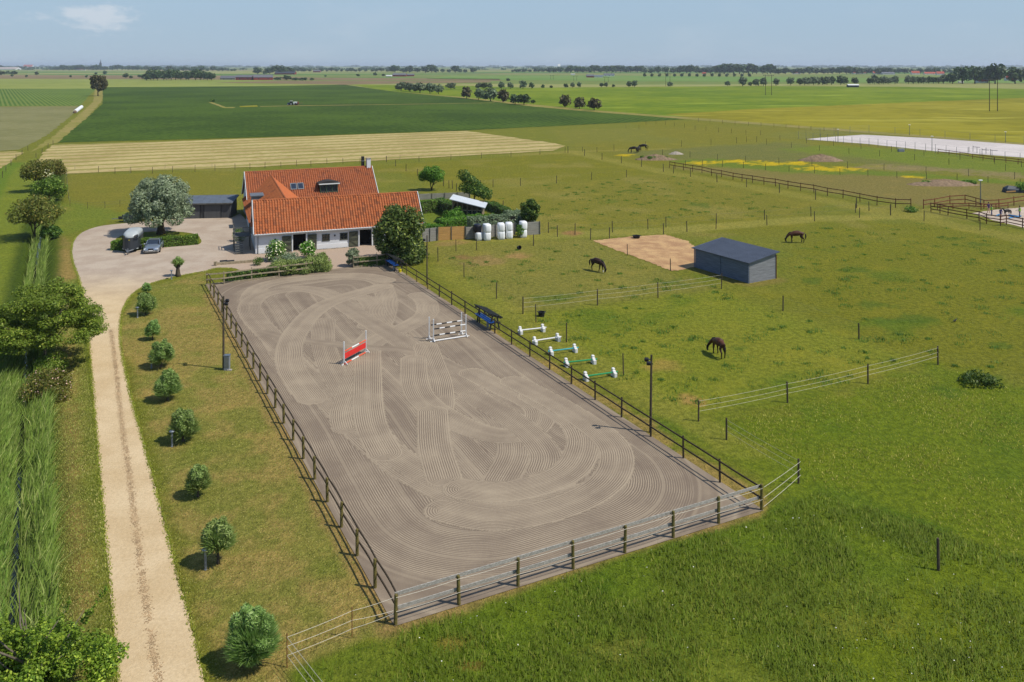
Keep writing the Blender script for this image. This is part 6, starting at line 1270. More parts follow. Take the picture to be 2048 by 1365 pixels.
def horse(label, loc, rz, coat, graze=1, step=0.0, scale=1.0, sock=False, cat='horse', name='horse', group=None, neckyaw=0.0):
    """x forward; joints placed for a grazing animal, hind knee forward, hock back"""
    o = thing(name, label, cat, loc, rz, group); o.scale = (scale,) * 3; P, E, Rd = [], [], []
    def v(x, y, z, r_, par=None):
        P.append((x, y, z)); Rd.append(r_)
        if par is not None: E.append((par, len(P) - 1))
        return len(P) - 1
    b0 = v(-.05, 0, 1.16, (.37, .36)); b1 = v(-.45, 0, 1.22, (.36, .34), b0); b2 = v(-.78, 0, 1.27, (.31, .30), b1); b3 = v(-.98, 0, 1.20, (.13, .15), b2)
    f1 = v(.32, 0, 1.14, (.36, .34), b0); f2 = v(.60, 0, 1.18, (.29, .29), f1)
    ny = neckyaw
    if graze:
        n1 = v(.86, ny * .2, 1.08, (.22, .19), f2); n2 = v(1.08, ny * .5, .80, (.18, .14), n1); n3 = v(1.24, ny * .8, .52, (.13, .10), n2); h1 = v(1.28, ny * .95, .38, (.125, .11), n3); h2 = v(1.22, ny, .20, (.085, .08), h1); h3 = v(1.16, ny, .07, (.07, .065), h2)
        ears = [((1.33, ny + s_ * .07, .46), (1.42, ny + s_ * .10, .56)) for s_ in (-1, 1)]
    else:
        n1 = v(.84, 0, 1.34, (.22, .19), f2); n2 = v(1.04, 0, 1.52, (.15, .12), n1); n3 = v(1.2, 0, 1.62, (.12, .1), n2); h1 = v(1.36, 0, 1.55, (.12, .1), n3); h2 = v(1.56, 0, 1.38, (.085, .08), h1); h3 = v(1.66, 0, 1.28, (.07, .065), h2)
        ears = [((1.2, s_ * .07, 1.72), (1.22, s_ * .09, 1.84)) for s_ in (-1, 1)]
    for s_, ph in ((1, step), (-1, -step)):
        a = v(.52, s_ * .17, .92, (.15, .13), f2); k = v(.52 + ph * .5, s_ * .17, .50, (.07, .065), a); c = v(.50 + ph, s_ * .17, .16, .045, k); v(.53 + ph, s_ * .17, .03, .062, c)
        a = v(-.70, s_ * .17, .98, (.20, .15), b2); st_ = v(-.60 - ph * .4, s_ * .18, .78, (.13, .11), a); hk = v(-.86 - ph * .9, s_ * .18, .50, (.07, .06), st_); c = v(-.82 - ph, s_ * .18, .16, .045, hk); v(-.78 - ph, s_ * .18, .03, .062, c)
    link('body', skin_mesh('body', P, E, Rd, 0, 2), o).data.materials.append(M[coat])
    tl = MB(); tl.tube([(-1.04, 0, 1.22), (-1.16, 0, 1.05), (-1.18, .02, .75), (-1.14, .03, .42)], [.05, .08, .085, .02], 8); tl.build('tail', 'mane', o, True)
    mn = MB(); pr = [(P[i][0] - (.02 if graze else .08), P[i][1], P[i][2] + (.15 if graze else .13)) for i in (f2, n1, n2, n3)]; mn.tube([Vector(q) for q in pr], [.05, .07, .07, .03], 6); mn.build('mane', 'mane', o, True)
    for a, b in ears: MB().tube([a, b], [.04, .01], 5).build('ear', coat, o)
    if sock: MB().lathe((.53 + step, .17, 0), [(.07, 0), (.06, .06), (.052, .24)], 8).build('white_sock', 'white_sock', o)
    return o
horse('dark brown horse with a white sock grazing in the near paddock', G(1195, 543), R(-45), 'coat_brown', 1, .16, .98, True, neckyaw=-.15)
horse('bay horse grazing behind the field shelter', G(1592, 486), R(177), 'coat_bay', 1, .08, 1.05)
horse('bay horse seen from behind grazing in the middle paddock', G(1437, 712), R(103), 'coat_bay', 1, .06, .95, neckyaw=.4)
horse('left of three far dark horses grazing by the buttercups', G(1267, 306), R(176), 'coat_black', 1, .1, 1.12, group='far grazing horses'); horse('middle far dark horse facing the camera by the buttercups', G(1277, 305), R(-110), 'coat_black', 1, .1, 1.05, group='far grazing horses'); horse('right of three far dark horses standing with head behind the middle one', G(1286, 301), R(184), 'coat_black', 1, .1, 1.15, group='far grazing horses')
horse('small shaggy black pony led in the sand pen', G(2014, 432), R(195), 'coat_black', 0, .06, .68, name='pony', cat='pony')
def clothmat(name, legs, top, skin=C(206, 160, 130, .8), hair=None, zl=.92, zt=1.45, shoe=C(40, 34, 30)):
    m, t, p, _ = newmat(name); v = objco(t); sp = nd(t, 'ShaderNodeSeparateXYZ', {0: v}); z = sp.outputs[2]; ax_ = mth(t, 'ABSOLUTE', sp.outputs[1])
    col = mx(t, mr(t, z, zl - .01, zl + .01), legs, top); col = mx(t, mr(t, z, zt - .01, zt + .01), col, skin); col = mx(t, mr(t, z, .10, .08), col, shoe)
    fa = mth(t, 'MULTIPLY', mr(t, ax_, .24, .26), mr(t, z, 1.12, 1.10)); col = mx(t, mth(t, 'MULTIPLY', fa, mr(t, z, .6, .62)), col, skin); t.links.new(col, p.inputs['Base Color']); p.inputs['Roughness'].default_value = .8
def person(label, loc, rz, mname, hair, scale=1.0, step=.1, reach=0.0, vest=None):
    o = thing('person', label, 'person', loc, rz); o.scale = (scale,) * 3; P, E, Rd = [], [], []
    def v(x, y, z, r_, par=None):
        P.append((x, y, z)); Rd.append(r_)
        if par is not None: E.append((par, len(P) - 1))
        return len(P) - 1
    pe = v(0, 0, .95, (.15, .11)); wa = v(0, 0, 1.12, (.13, .10), pe); ch = v(0, 0, 1.32, (.16, .11), wa); ne = v(.01, 0, 1.47, .055, ch); hd = v(.03, 0, 1.60, (.085, .10), ne); v(.03, 0, 1.70, (.07, .08), hd)
    for s_ in (-1, 1):
        hp = v(0, s_ * .09, .86, .095, pe); kn = v(.03 + s_ * step * .5, s_ * .10, .48, .06, hp); an = v(s_ * step, s_ * .10, .09, .042, kn); v(s_ * step + .12, s_ * .11, .04, .04, an)
        sh = v(0, s_ * .19, 1.38, .06, ch); rc = reach if s_ > 0 else 0; el = v(.02 + rc * .2, s_ * .26, 1.12 + rc * .06, .043, sh); wr = v(.10 + rc * .45, s_ * .28, .90 + rc * .25, .033, el); ha = v(.13 + rc * .5, s_ * .28, .83 + rc * .26, .03, wr)
        for fx, fz in ((.05, -.055), (.03, -.075), (.01, -.08), (-.01, -.07)): v(.13 + rc * .5 + fx, s_ * .28, .80 + rc * .26 + fz, .012, ha)
        v(.17 + rc * .5, s_ * .26, .80 + rc * .26, .013, ha)
    link('body', skin_mesh('body', P, E, Rd, 0, 2), o).data.materials.append(M[mname])
    MB().lathe((.01, 0, 1.60), [(.088, -.02), (.098, .05), (.088, .12), (.04, .165)], 12).build('hair', hair, o, True)
    if vest: MB().loft([[(math.cos(t_) * .155 * k, math.sin(t_) * .215 * k, z) for t_ in [2 * math.pi * i / 14 for i in range(14)]] for z, k in ((.98, .92), (1.12, .88), (1.3, 1.0), (1.42, .8))]).build('safety_vest', vest, o, True)
    return o
clothmat('cloth_a', C(212, 170, 140, .8), C(60, 40, 84), zl=.78); clothmat('cloth_b', C(48, 66, 106), C(70, 74, 80)); clothmat('cloth_c', C(198, 160, 138, .8), C(40, 36, 96), zl=.84); clothmat('cloth_d', C(36, 48, 80), C(90, 92, 96)); mat('vest', C(170, 226, 60, .85), .6, .05, 3); mat('hair_dark', C(48, 36, 28), .6, .2, 8); mat('hair_fair', C(150, 120, 84, .8), .6, .2, 8)
person('person in dark purple top and shorts standing at the back of the sand pen', G(1977, 427), R(-70), 'cloth_a', 'hair_dark', 1.0)
person('person in a yellow-green vest and jeans beside the purple top in the pen', G(1983, 432.5), R(-20), 'cloth_b', 'hair_dark', .98, vest='vest')
person('person in dark blue top and shorts behind the front pen rails', G(2001.5, 439), R(20), 'cloth_c', 'hair_fair', 1.0)
person('person in a yellow-green vest holding out an arm beside the pony', G(2039.5, 436), R(165), 'cloth_d', 'hair_dark', 1.05, reach=.9, vest='vest')
for i, (u0, v0, u1, v1, lb) in enumerate(((1991, 434, 2003, 429, 'blue ground pole lying left of the pony'), (2018, 438, 2042, 434, 'blue ground pole lying right of the pony'), (2017, 432, 2040, 435, 'thin blue ground pole behind the pony'))):
    o = thing('ground_pole', lb, 'pole'); MB().tube([G(u0, v0) + Vector((0, 0, .12)), G(u1, v1) + Vector((0, 0, .12))], .09, 8).build('pole', 'sky_blue', o) if 'sky_blue' in M else (mat('sky_blue', C(70, 150, 206, .85), .5, .1, 3), MB().tube([G(u0, v0) + Vector((0, 0, .12)), G(u1, v1) + Vector((0, 0, .12))], .09, 8).build('pole', 'sky_blue', o))
fieldmat('pale_sand', C(206, 188, 168, .8), C(186, 168, 148, .8), .1, 1.0)
sheet('sand_pen', jitter_poly([G(u, v) for u, v in ((1944, 427), (1985, 421), (2100, 410), (2200, 420), (2200, 470), (2045, 455), (1985, 441))], 1.0, .15, 9), 'pale_sand', .03)
# crow in the paddock
cr = thing('crow', 'small black crow standing in the right paddock', 'bird', G(1910, 645), R(20)); link('body', skin_mesh('body', [(0, 0, .16), (.10, 0, .22), (.17, 0, .27), (-.14, 0, .14), (-.26, 0, .12), (.24, 0, .26), (0, .04, .08), (0, .04, .01), (0, -.04, .08), (0, -.04, .01)], [(0, 1), (1, 2), (0, 3), (3, 4), (2, 5), (0, 6), (6, 7), (0, 8), (8, 9)], [.085, .06, .05, .06, .02, .012, .015, .01, .015, .01], 0, 1), cr).data.materials.append(M['black_paint'])
# ------------------------------------------------------------------ distance
# pale fenced riding court
fieldmat('court_sand', C(214, 204, 196, .82), C(200, 190, 182, .82), .05, .6)
sheet('riding_court', jitter_poly([G(u, v) for u, v in ((1612, 279), (1640, 276), (1725, 270), (1860, 277), (2048, 290), (2250, 306), (2250, 332), (2048, 316), (1985, 311), (1870, 303), (1740, 289))], 2, .15, 4), 'court_sand', .03)
mat('mesh_wire', C(140, 146, 140, .8), .6, .05, 3)
def netfence(label, pts, h, wires, r=.05, rr=.012):
    f_ = thing('mesh_fence', label, 'fence'); P = [G(u, v) for u, v in pts]
    for q in P: post(f_, q, h, r, 'thin_metal', .01)
    for a, b in zip(P[:-1], P[1:]):
        for z in np.linspace(.2, h - .05, wires): rope(f_, a + Vector((0, 0, z)), b + Vector((0, 0, z)), .0, rr, 'mesh_wire', 'wire')
    return f_
netfence('tall thin-posted mesh fence along the near side of the pale riding court', [(1612, 281), (1626, 282), (1641, 283), (1655, 284), (1671, 286), (1687, 288), (1704, 290), (1720, 292), (1738, 293), (1756, 295), (1774, 297), (1793, 299), (1811, 301), (1830, 303), (1851, 305), (1871, 307), (1892, 309), (1913, 312), (1936, 314), (1960, 317), (1984, 319), (2010, 322), (2040, 325), (2075, 328)], 2.3, 3)
netfence('mesh fence closing the left end of the pale riding court', [(1597, 279), (1612, 277), (1640, 273), (1668, 271), (1700, 268), (1738, 265.5)], 2.6, 6)
netfence('thin mesh fence behind the pale riding court', [(1738, 266), (1790, 269), (1840, 273), (1890, 277), (1940, 281), (1990, 285), (2048, 289), (2100, 293)], 2.3, 2)
fence('rust-red rail fence at the right end of the pale riding court', [(1876, 308), (1898, 311), (1920, 314), (1945, 318), (1966, 321), (1988, 324), (2012, 326), (2036, 329), (2062, 332)], 1.3, .07, 'red_rail', rails=(1.15, .6), name='rail_fence')
def court_lamp(label, u, v, top):
    q = G(u, v); h = hgt(q.y, v - top); o = thing('lamp_post', label, 'lamp', q); MB().tube([(0, 0, 0), (0, 0, h)], [.09, .06], 8).build('mast', 'thin_metal', o); MB().bbox((0, 0, h), (.6, .3, .16), .04).build('lamp_head', 'plate', o)
for u, v, tp, lb in ((1676, 285, 259, 'lamp post at the left end of the pale riding court'), (1864, 302, 273, 'lamp post in the middle of the near side of the pale court'), (1819, 271, 250, 'lamp post behind the middle of the pale court'), (2011, 286, 264, 'lamp post behind the right end of the pale court')): court_lamp(lb, u, v, tp)
court_lamp('tall pale lamp mast behind the sand pen', 1961, 411, 361)
# jump stands stacked on the court, trough, muck heaps
o = thing('jump_stack', 'cluster of grey-blue jump stands at the right end of the pale court', 'jumps')
for i, (u, v) in enumerate(((1938, 306), (1946, 304), (1954, 307), (1964, 310), (1972, 308), (1981, 311))):
    q = G(u, v); MB().box(q + Vector((0, 0, .8)), (.08, .08, 1.6)).build('upright', 'planter_blue', o)
    if i % 2: MB().plank(q + Vector((0, 0, 1.3)), G(u + 14, v + 1) + Vector((0, 0, 1.3)), .1, .1).build('pole', 'planter_blue', o)
o = thing('water_trough', 'small galvanised water trough on the strip below the court', 'trough', G(1802, 304)); MB().bbox((0, 0, .4), (1.6, .8, .8), .05).build('tank', 'galv', o); MB().box((0, 0, .81), (1.3, .5, .03)).build('water', 'water', o)
def heap(name, label, u, v, wpx, hpx, m_, seed, depth=.6, weeds=0):
    q = G(u, v); W_, H_ = hgt(q.y, wpx) / 2, hgt(q.y, hpx); o = thing(name, label, 'heap', q); n = 28; rr = random.Random(seed); rings = []
    for k in range(7):
        t_ = k / 6; rings.append([(W_ * (1 - t_) ** .7 * math.cos(a) * (1 + .12 * rr.uniform(-1, 1)), W_ * depth * (1 - t_) ** .7 * math.sin(a), H_ * t_ * (1 + .12 * rr.uniform(-1, 1)) - .03) for a in [2 * math.pi * i / n for i in range(n)]])
    MB().loft(rings, False, True).build('mound', m_, o, True)
    if weeds:
        V_, F_ = leaves([((rr.uniform(-.8, .8) * W_, rr.uniform(-.5, .2) * W_ * depth, H_ * .45), (.7, .6, .4)) for i in range(weeds)], 160 * weeds, .22, seed); link('weeds', npmesh('weeds', V_, F_, 'leaf_hedge'), o)
mat('soil', C(150, 126, 98, .8), .95, .3, 2, b=.6, bs=6); mat('sandheap', C(176, 164, 146, .8), .95, .2, 2, b=.6, bs=6)
heap('soil_heap', 'long low brown soil heap above the buttercups', 1641, 322, 92, 13, 'soil', 1, .45); heap('muck_heap', 'weedy brown heap beside the three far horses', 1311, 320, 84, 11, 'soil', 2, .35, 9); heap('sand_heap', 'small pale sand heap right of the three far horses', 1352, 309, 30, 6, 'sandheap', 3, .6); heap('soil_heap', 'wide soil heap with dark weeds behind the brown rail fence', 1888, 370, 146, 11, 'soil', 4, .35, 6)
o = thing('tarp_pile', 'grey-blue pile under a tarpaulin at the right edge', 'pile', G(2026, 385)); MB().loft([[(-1.6, -.8, 0), (1.5, -.8, 0), (1.5, .8, 0), (-1.6, .8, 0)], [(-1.5, -.7, .7), (1.4, -.8, .5), (1.4, .8, .6), (-1.4, .7, .8)], [(-.9, -.2, 1.2), (.8, -.3, .9), (.7, .3, 1.0), (-.8, .3, 1.2)]], True, True).build('tarpaulin', 'planter_blue', o); MB().plank((-1.8, -1, .2), (-.2, -1.1, .35), .2, .2).build('plank', 'new_wood', o)
bush('edge_bush', 'bright green bush behind the pile at the right edge', 2048, 385, 34, 20, 'leaf_hedge', 700, .25, 301)
# field tree, hedgerow and rows of far trees: a few shared crowns, each tree its own thing
FT = {}
def far_proto(kind, leaf, seed, n=420, size=.16, nb=11, z0=.06, hz=.95, br=(.3, .5)):
    V_, F_ = leaves(crown_blobs(seed, .5, hz, nb, z0, .9, br), n, size, seed, .5, .4, 1.4); FT[kind] = (npmesh('crown', V_, F_, leaf), trunk_mb(.4, .035, seed, 4, .5).mesh('trunk', 'bark'))
for i in range(4): far_proto('dark%d' % i, 'leaf_far', 200 + i); far_proto('grey%d' % i, 'leaf_far_grey', 210 + i); far_proto('brown%d' % i, 'leaf_far_brown', 220 + i)
for i in range(3): far_proto('low%d' % i, 'leaf_far', 230 + i, 200, .24, 9)
FN = [0]
def ft(u, v, wpx, hpx, kind, label, group, name='far_tree', dy=0.0, vtop=None):
    q = G(u, v); FN[0] += 1; k = kind + (str(FN[0] % 4) if kind in ('dark', 'grey', 'brown') else str(FN[0] % 3) if kind == 'low' else '')
    o = thing(name, label, 'tree', q, random.uniform(0, 6.28), group); c = link('crown', FT[k][0], o); t_ = link('trunk', FT[k][1], o); w, h = hgt(q.y, wpx), hgt(q.y, hpx); o.scale = (w, w, h); return o
far_proto('big', 'leaf_far_brown', 240, 2600, .075, 24, .18, .82, (.2, .36)); ft(196, 192.5, 34, 43, 'big', 'lone grey-brown tree standing by the track between the far fields', 'lone far tree')
HG = 'hedgerow between the crop field and the wheat'
for i, (u, v, w, h, k) in enumerate(((802, 182, 26, 18, 'grey'), (820, 184, 24, 18, 'grey'), (840, 186, 30, 21, 'grey'), (860, 187.5, 22, 20, 'grey'), (877, 188.5, 22, 20, 'grey'))): ft(u, v, w, h, k, 'grey-green willow, number %s from the left in the hedgerow clump by the far crop field' % ('one', 'two', 'three', 'four', 'five')[i], HG, 'hedgerow_tree')
for u, v, w, h, k, lb in ((902, 179, 20, 13, 'grey', 'small grey willow just behind the hedgerow gap'), (933, 197.5, 22, 24, 'brown', 'brownish round tree alone in the hedgerow gap'), (957, 200, 20, 22, 'grey', 'grey willow left of the widest hedgerow clump'), (981, 203, 34, 27, 'grey', 'widest grey willow of the hedgerow clump'), (1006, 205, 24, 26, 'brown', 'brown-tinged tree at the right of the widest willow'), (1030, 209, 26, 20, 'dark', 'dark bushy tree near the right end of the hedgerow clump'), (1048, 210, 26, 21, 'dark', 'dark tree ending the hedgerow clump on the right'), (1066, 208, 10, 8, 'low', 'tiny bush right of the hedgerow clump'), (1130, 215, 24, 25, 'brown', 'left of three dark round trees along the crop field edge'), (1159, 218.5, 26, 24, 'brown', 'middle of three dark round trees along the crop field edge'), (1188, 221, 30, 25, 'brown', 'right of three dark round trees along the crop field edge')): ft(u, v, w, h, k, lb, HG, 'hedgerow_tree')
row2 = [(957, 178, 14, 12, 'grey'), (968, 178, 16, 12, 'dark'), (980, 178, 12, 12, 'grey'), (1003, 178, 14, 14, 'grey'), (1021, 178, 14, 13, 'grey'), (1046, 178, 16, 17, 'grey'), (1063, 178, 11, 13, 'dark'), (1086, 177, 8, 7, 'low'), (1102, 177, 7, 6, 'low'), (1132, 176, 10, 8, 'low'), (1145, 176, 11, 11, 'grey'), (1158, 176, 10, 11, 'grey'), (1203, 175, 9, 9, 'dark'), (1212, 175, 9, 10, 'grey'), (1227, 175, 7, 6, 'low'), (1258, 175, 11, 12, 'grey'), (1269, 175, 13, 14, 'grey'), (1340, 174, 12, 10, 'grey'), (1455, 173, 11, 11, 'grey'), (1485, 173, 18, 18, 'grey'), (1500, 173, 9, 9, 'dark'), (1512, 173, 14, 15, 'grey'), (1527, 173, 14, 18, 'grey'), (1552, 172, 14, 14, 'grey'), (1581, 171, 17, 16, 'grey')]
for u, v, w, h, k in row2: ft(u, v, w, h, k, ('small bush in the thin tree row behind the wheat' if k == 'low' else 'small %s tree in the thin row behind the wheat' % ('silver-grey' if k == 'grey' else 'dark green')), 'tree row behind the wheat ' + k, 'row_tree')
for u in list(range(1600, 1664, 9)) + [1681, 1690, 1710] + list(range(1740, 1780, 9)) + [1790] + list(range(1817, 1892, 10)): ft(u, 171 - (u - 1600) * .012, random.uniform(13, 19), random.uniform(13, 20), random.choice(('dark', 'dark', 'grey')), 'bushy tree in the thick shelter belt beyond the barley', 'shelter belt beyond the barley', 'belt_tree')
for i, (u, v, w, h) in enumerate(((1905, 168, 26, 22), (1925, 168, 36, 34), (1950, 168, 40, 36), (1990, 168, 42, 40), (2030, 168, 36, 34), (2058, 168, 34, 36), (1976, 166, 30, 26), (2080, 166, 40, 34))): ft(u, v, w, h, 'dark', 'tall dark tree around the red-roofed farm far right', 'farm trees at the right', 'farm_tree')
for u in range(1289, 1500, 15): ft(u, 154.5, 7, 7, 'low', 'little round pollard in the evenly spaced distant row', 'distant pollard row', 'pollard')
for i in range(16): ft(290 + i * 9 + random.uniform(-3, 3), 161 + random.uniform(-1.5, .5), random.uniform(14, 22), random.uniform(14, 23) * (.75 if i in (0, 15) else 1), 'dark', 'dark tree of the compact grove left of the red barns', 'compact grove', 'grove_tree')
for u, v, w, h in ((252, 157, 13, 10), (262, 157.5, 8, 6), (279, 156, 9, 6)): ft(u, v, w, h, 'dark', 'round bush standing left of the compact grove', 'bushes left of the grove', 'field_bush')
for u, v, w, h in ((3, 151, 16, 9), (15, 149, 8, 7), (28, 150, 16, 7), (24, 154, 6, 5), (53, 155.5, 5, 5), (73, 151, 8, 7), (141, 155.5, 5, 5), (173, 156, 5, 5), (210, 150.5, 9, 8), (192, 150, 6, 5)): ft(u, v, w, h, 'low', 'small tree scattered on the pale fields far left', 'scattered trees far left', 'field_tree')
for u, v, w, h in ((556, 161, 16, 6), (574, 161, 18, 9), (590, 161.5, 14, 6), (606, 162, 18, 6), (624, 161.5, 10, 5), (651, 154.5, 5, 4), (716, 153.5, 8, 5), (750, 152, 9, 6), (767, 153, 8, 5), (1016, 163, 9, 6)): ft(u, v, w, h, 'low', 'small bush on the pale fields behind the crop field', 'bushes behind the crop field', 'field_bush')
# horizon tree belts
def belt(u0, u1, v, hlo, hhi, step, kind, label, group, name='horizon_tree', wf=1.4):
    u = u0
    while u < u1:
        h = random.uniform(hlo, hhi); ft(u, v + random.uniform(-.4, .4), h * wf * random.uniform(.8, 1.3), h, kind, label, group, name); u += step * random.uniform(.6, 1.4)
belt(115, 300, 141, 7, 12, 10, 'dark', 'tree of the horizon wood below the church spire', 'horizon wood below the spire')
belt(300, 470, 143, 5, 11, 10, 'dark', 'tree of the horizon belt above the compact grove', 'horizon belt above the grove')
belt(515, 585, 149, 8, 19, 13, 'dark', 'tall tree behind the red barns', 'trees behind the red barns'); belt(590, 790, 144, 5, 9, 9, 'dark', 'tree of the low belt right of the red barns', 'low horizon belt'); belt(790, 960, 146, 6, 16, 13, 'dark', 'tree around the distant farm above the willow clump', 'trees above the willow clump')
belt(1025, 1110, 145, 5, 9, 9, 'dark', 'tree left of the white church tower', 'trees left of the white tower'); belt(1100, 1290, 146, 9, 15, 10, 'dark', 'tree of the dark wood around the white church tower', 'wood around the white tower'); belt(1290, 1450, 147.5, 8, 18, 11, 'dark', 'tree of the long wood right of the white farm', 'long wood right of the farm'); belt(1440, 1550, 148.5, 14, 22, 10, 'dark', 'tall tree of the solid wood right of centre', 'solid wood at the horizon'); belt(1550, 1780, 149, 8, 17, 11, 'dark', 'tree among the far cottages on the right', 'trees among the far cottages'); belt(1780, 1960, 148, 7, 14, 12, 'dark', 'tree behind the far white cottages', 'trees behind the cottages')
belt(0, 120, 139, 4, 8, 9, 'dark', 'tree near the long pale building at the far left', 'trees at the far left')
# farthest woods: one hazy mass nobody could count
V_, F_ = [], []; k0 = 0
for yb, n, hh2 in ((4200, 170, 11), (6000, 200, 13), (8500, 230, 17), (12000, 260, 24)):
    for i in range(n):
        x = (random.uniform(-.72, .72)) * yb; dens = fbm(np.array([x / yb * 9.0]), np.array([yb * .001]), 61)[0]
        if dens < .37: continue
        w = random.uniform(1.5, 5) * hh2; h = hh2 * random.uniform(.5, 1.2); a, b = leaves([((x + random.uniform(-.4, .4) * w, yb + random.uniform(-.4, .4) * w, h * .5), (w * .45, w * .3, h * .5)), ((x, yb, h * .45), (w * .6, w * .3, h * .42))], 46, h * .75, i, .6, .3, 1.2); V_.append(a); F_.append(b + k0); k0 += len(a)
tag(link('distant_woodland', npmesh('distant_woodland', np.concatenate(V_), np.concatenate(F_), 'leaf_far')), 'hazy woods lying along the horizon', 'woodland', kind='stuff')
# ---- far buildings
mat('barn_red', C(150, 62, 54, .8), .8, .15, .3); mat('far_roof_grey', C(112, 112, 116, .8), .8, .1, .3); mat('far_roof_red', C(186, 84, 58, .8), .8, .12, .3); mat('far_white', C(226, 226, 220, .85), .7, .05, .3); mat('spire', C(60, 62, 68, .8), .7, .1, .3); mat('far_roof_pale', C(196, 178, 166, .85), .7, .1, .3); mat('dark_pane', C(40, 44, 50), .3, .1, 1)
def house(name, label, u0, u1, v, hpx, wm, rm, rz=0.0, roof=.55, depth=None, wins=0, cat='building', chim=0, gable=False):
    a, b = G(u0, v), G(u1, v); q = (a + b) / 2; L_ = (b - a).length; h = hgt(q.y, hpx); d = depth or L_ * .4; o = thing(name, label, cat, q, rz); e = h * (1 - roof)
    W_ = L_ / 2
    MB().loft([[(-W_, 0, 0), (-W_, d, 0), (-W_, d, e), (-W_, d / 2, h * .97), (-W_, 0, e)], [(W_, 0, 0), (W_, d, 0), (W_, d, e), (W_, d / 2, h * .97), (W_, 0, e)]], True, True).build('wall', wm, o)
    ro = MB()
    for y0, y1 in ((-.3, d / 2), (d + .3, d / 2)): ro.loft([[(-W_ - .4, y0, e - .1), (-W_ - .4, y0, e + .15), (-W_ - .4, y1, h + .15), (-W_ - .4, y1, h - .1)], [(W_ + .4, y0, e - .1), (W_ + .4, y0, e + .15), (W_ + .4, y1, h + .15), (W_ + .4, y1, h - .1)]], True, True)
    r_ = ro.build('roof', rm, o)
    for i in range(wins): fo = MB().box((-W_ + 2 * W_ * (i + .5) / wins, -.06, e * .55), (min(1.4, L_ * .06), .1, e * .4)).build('window', 'dark_pane', o)
    if chim: MB().box((W_ * .4, d / 2, h + .5), (.8, .8, 1.6)).build('chimney', 'barn_red', r_)
    return o
house('red_barn', 'red barn with a grey roof right of the compact grove', 471, 504, 160.5, 10, 'barn_red', 'far_roof_grey', 0, .45, wins=2)
house('grey_barn', 'low grey-roofed barn between the grove and the red barn', 440, 470, 160, 8, 'stone', 'far_roof_grey', 0, .6, wins=2)
house('red_barn', 'red gabled barn at the right end of the farm by the grove', 508, 545, 160.5, 10.5, 'barn_red', 'far_roof_grey', R(18), .5, wins=2)
house('red_barn', 'long low red barn with dark roof behind the tall trees', 549, 589, 149.5, 6, 'barn_red', 'spire', 0, .6, wins=4)
house('red_house', 'small red house half hidden in the horizon belt', 626, 640, 145, 5, 'barn_red', 'far_roof_grey', 0, .55, wins=2)
house('red_barn', 'long red barn among trees above the willow clump', 785, 812, 153.5, 6.5, 'barn_red', 'far_roof_grey', 0, .5, wins=3); house('red_barn', 'lower red barn joined to the right of the long one', 813, 828, 153, 5, 'barn_red', 'far_roof_grey', 0, .5)
house('long_building', 'long pale building with a reddish roof at the far left edge', -20, 31, 140, 5, 'far_white', 'far_roof_pale', 0, .6, wins=6); house('red_roof_house', 'house with a bright red roof above the trees at the far left', 46, 64, 136, 6, 'far_white', 'far_roof_red', 0, .7, wins=2); house('orange_house', 'orange-roofed house in front of the horizon wood at the left', 153, 169, 141, 5.2, 'far_white', 'far_roof_red', 0, .65, wins=3)
house('red_shed', 'dark red shed of the white farm at centre right', 1173, 1188, 155.5, 6, 'barn_red', 'far_roof_grey', 0, .5); house('white_shed', 'pale glasshouse-like shed beside the dark red shed', 1189, 1206, 155.5, 5, 'far_white', 'zinc', 0, .5); house('white_farm', 'white farmhouse right of the pale shed', 1208, 1229, 153, 5.5, 'far_white', 'far_roof_grey', 0, .5, wins=3, chim=1); house('white_shed', 'tiny white shed alone in the distant field', 1142, 1150, 150.5, 2.5, 'far_white', 'far_white', 0, .3)
house('brick_house', 'wide brick house in the dark wood at centre right', 1153, 1180, 143.5, 5, 'barn_red', 'far_roof_grey', 0, .5, wins=3)
for u0, u1, v, h, rm_, lb in ((1405, 1412, 150, 5, 'far_roof_red', 'tiny red-roofed cottage left of the solid wood'), (1587, 1601, 148.5, 6, 'far_roof_red', 'red and white cottage left of the far right wood'), (1707, 1732, 148.5, 6, 'far_roof_red', 'row of white cottages with brown roofs on the right horizon'), (1747, 1762, 149, 6, 'far_roof_red', 'brown-roofed cottage at the right horizon'), (1766, 1790, 149.5, 5, 'far_roof_grey', 'low brown house with dark roof at the right horizon'), (1824, 1840, 149.5, 7, 'far_roof_red', 'white gabled cottage with red roof, left of the white pair'), (1850, 1872, 149.5, 5, 'far_roof_red', 'long brown-roofed cottage between the white gabled ones'), (1874, 1889, 150.5, 7, 'far_roof_red', 'white cottage with red roof at the end of the cottage row')): house('cottage', lb, u0, u1, v, h, 'far_white', rm_, 0, .6, wins=2, cat='house')
house('farm_roof', 'big house with a broad red-brown roof among the tall right trees', 1956, 1978, 166, 14, 'far_white', 'far_roof_red', R(8), .8, wins=2, cat='house'); house('farm_roof', 'second red-brown roof among the tall right trees', 2014, 2040, 162, 12, 'far_white', 'far_roof_red', 0, .8, wins=2, cat='house')
house('field_shed', 'low shed with a white roof standing in the barley edge', 1697, 1718, 175, 6, 'spire', 'far_white', 0, .35, depth=5, cat='shed')
cvn = thing('caravan', 'white caravan parked by the tall trees at the right', 'caravan', G(1922, 167)); MB().bbox((0, 0, 1.6), (6.5, 2.3, 2.3), .3).build('body', 'far_white', cvn); MB().box((0, -1.17, 1.9), (2.0, .05, .7)).build('window', 'dark_pane', cvn)
for x in (-.5, .5): MB().tube([(x, -1.1, .35), (x, -.9, .35)], .35, 12).build('wheel', 'tyre', cvn)
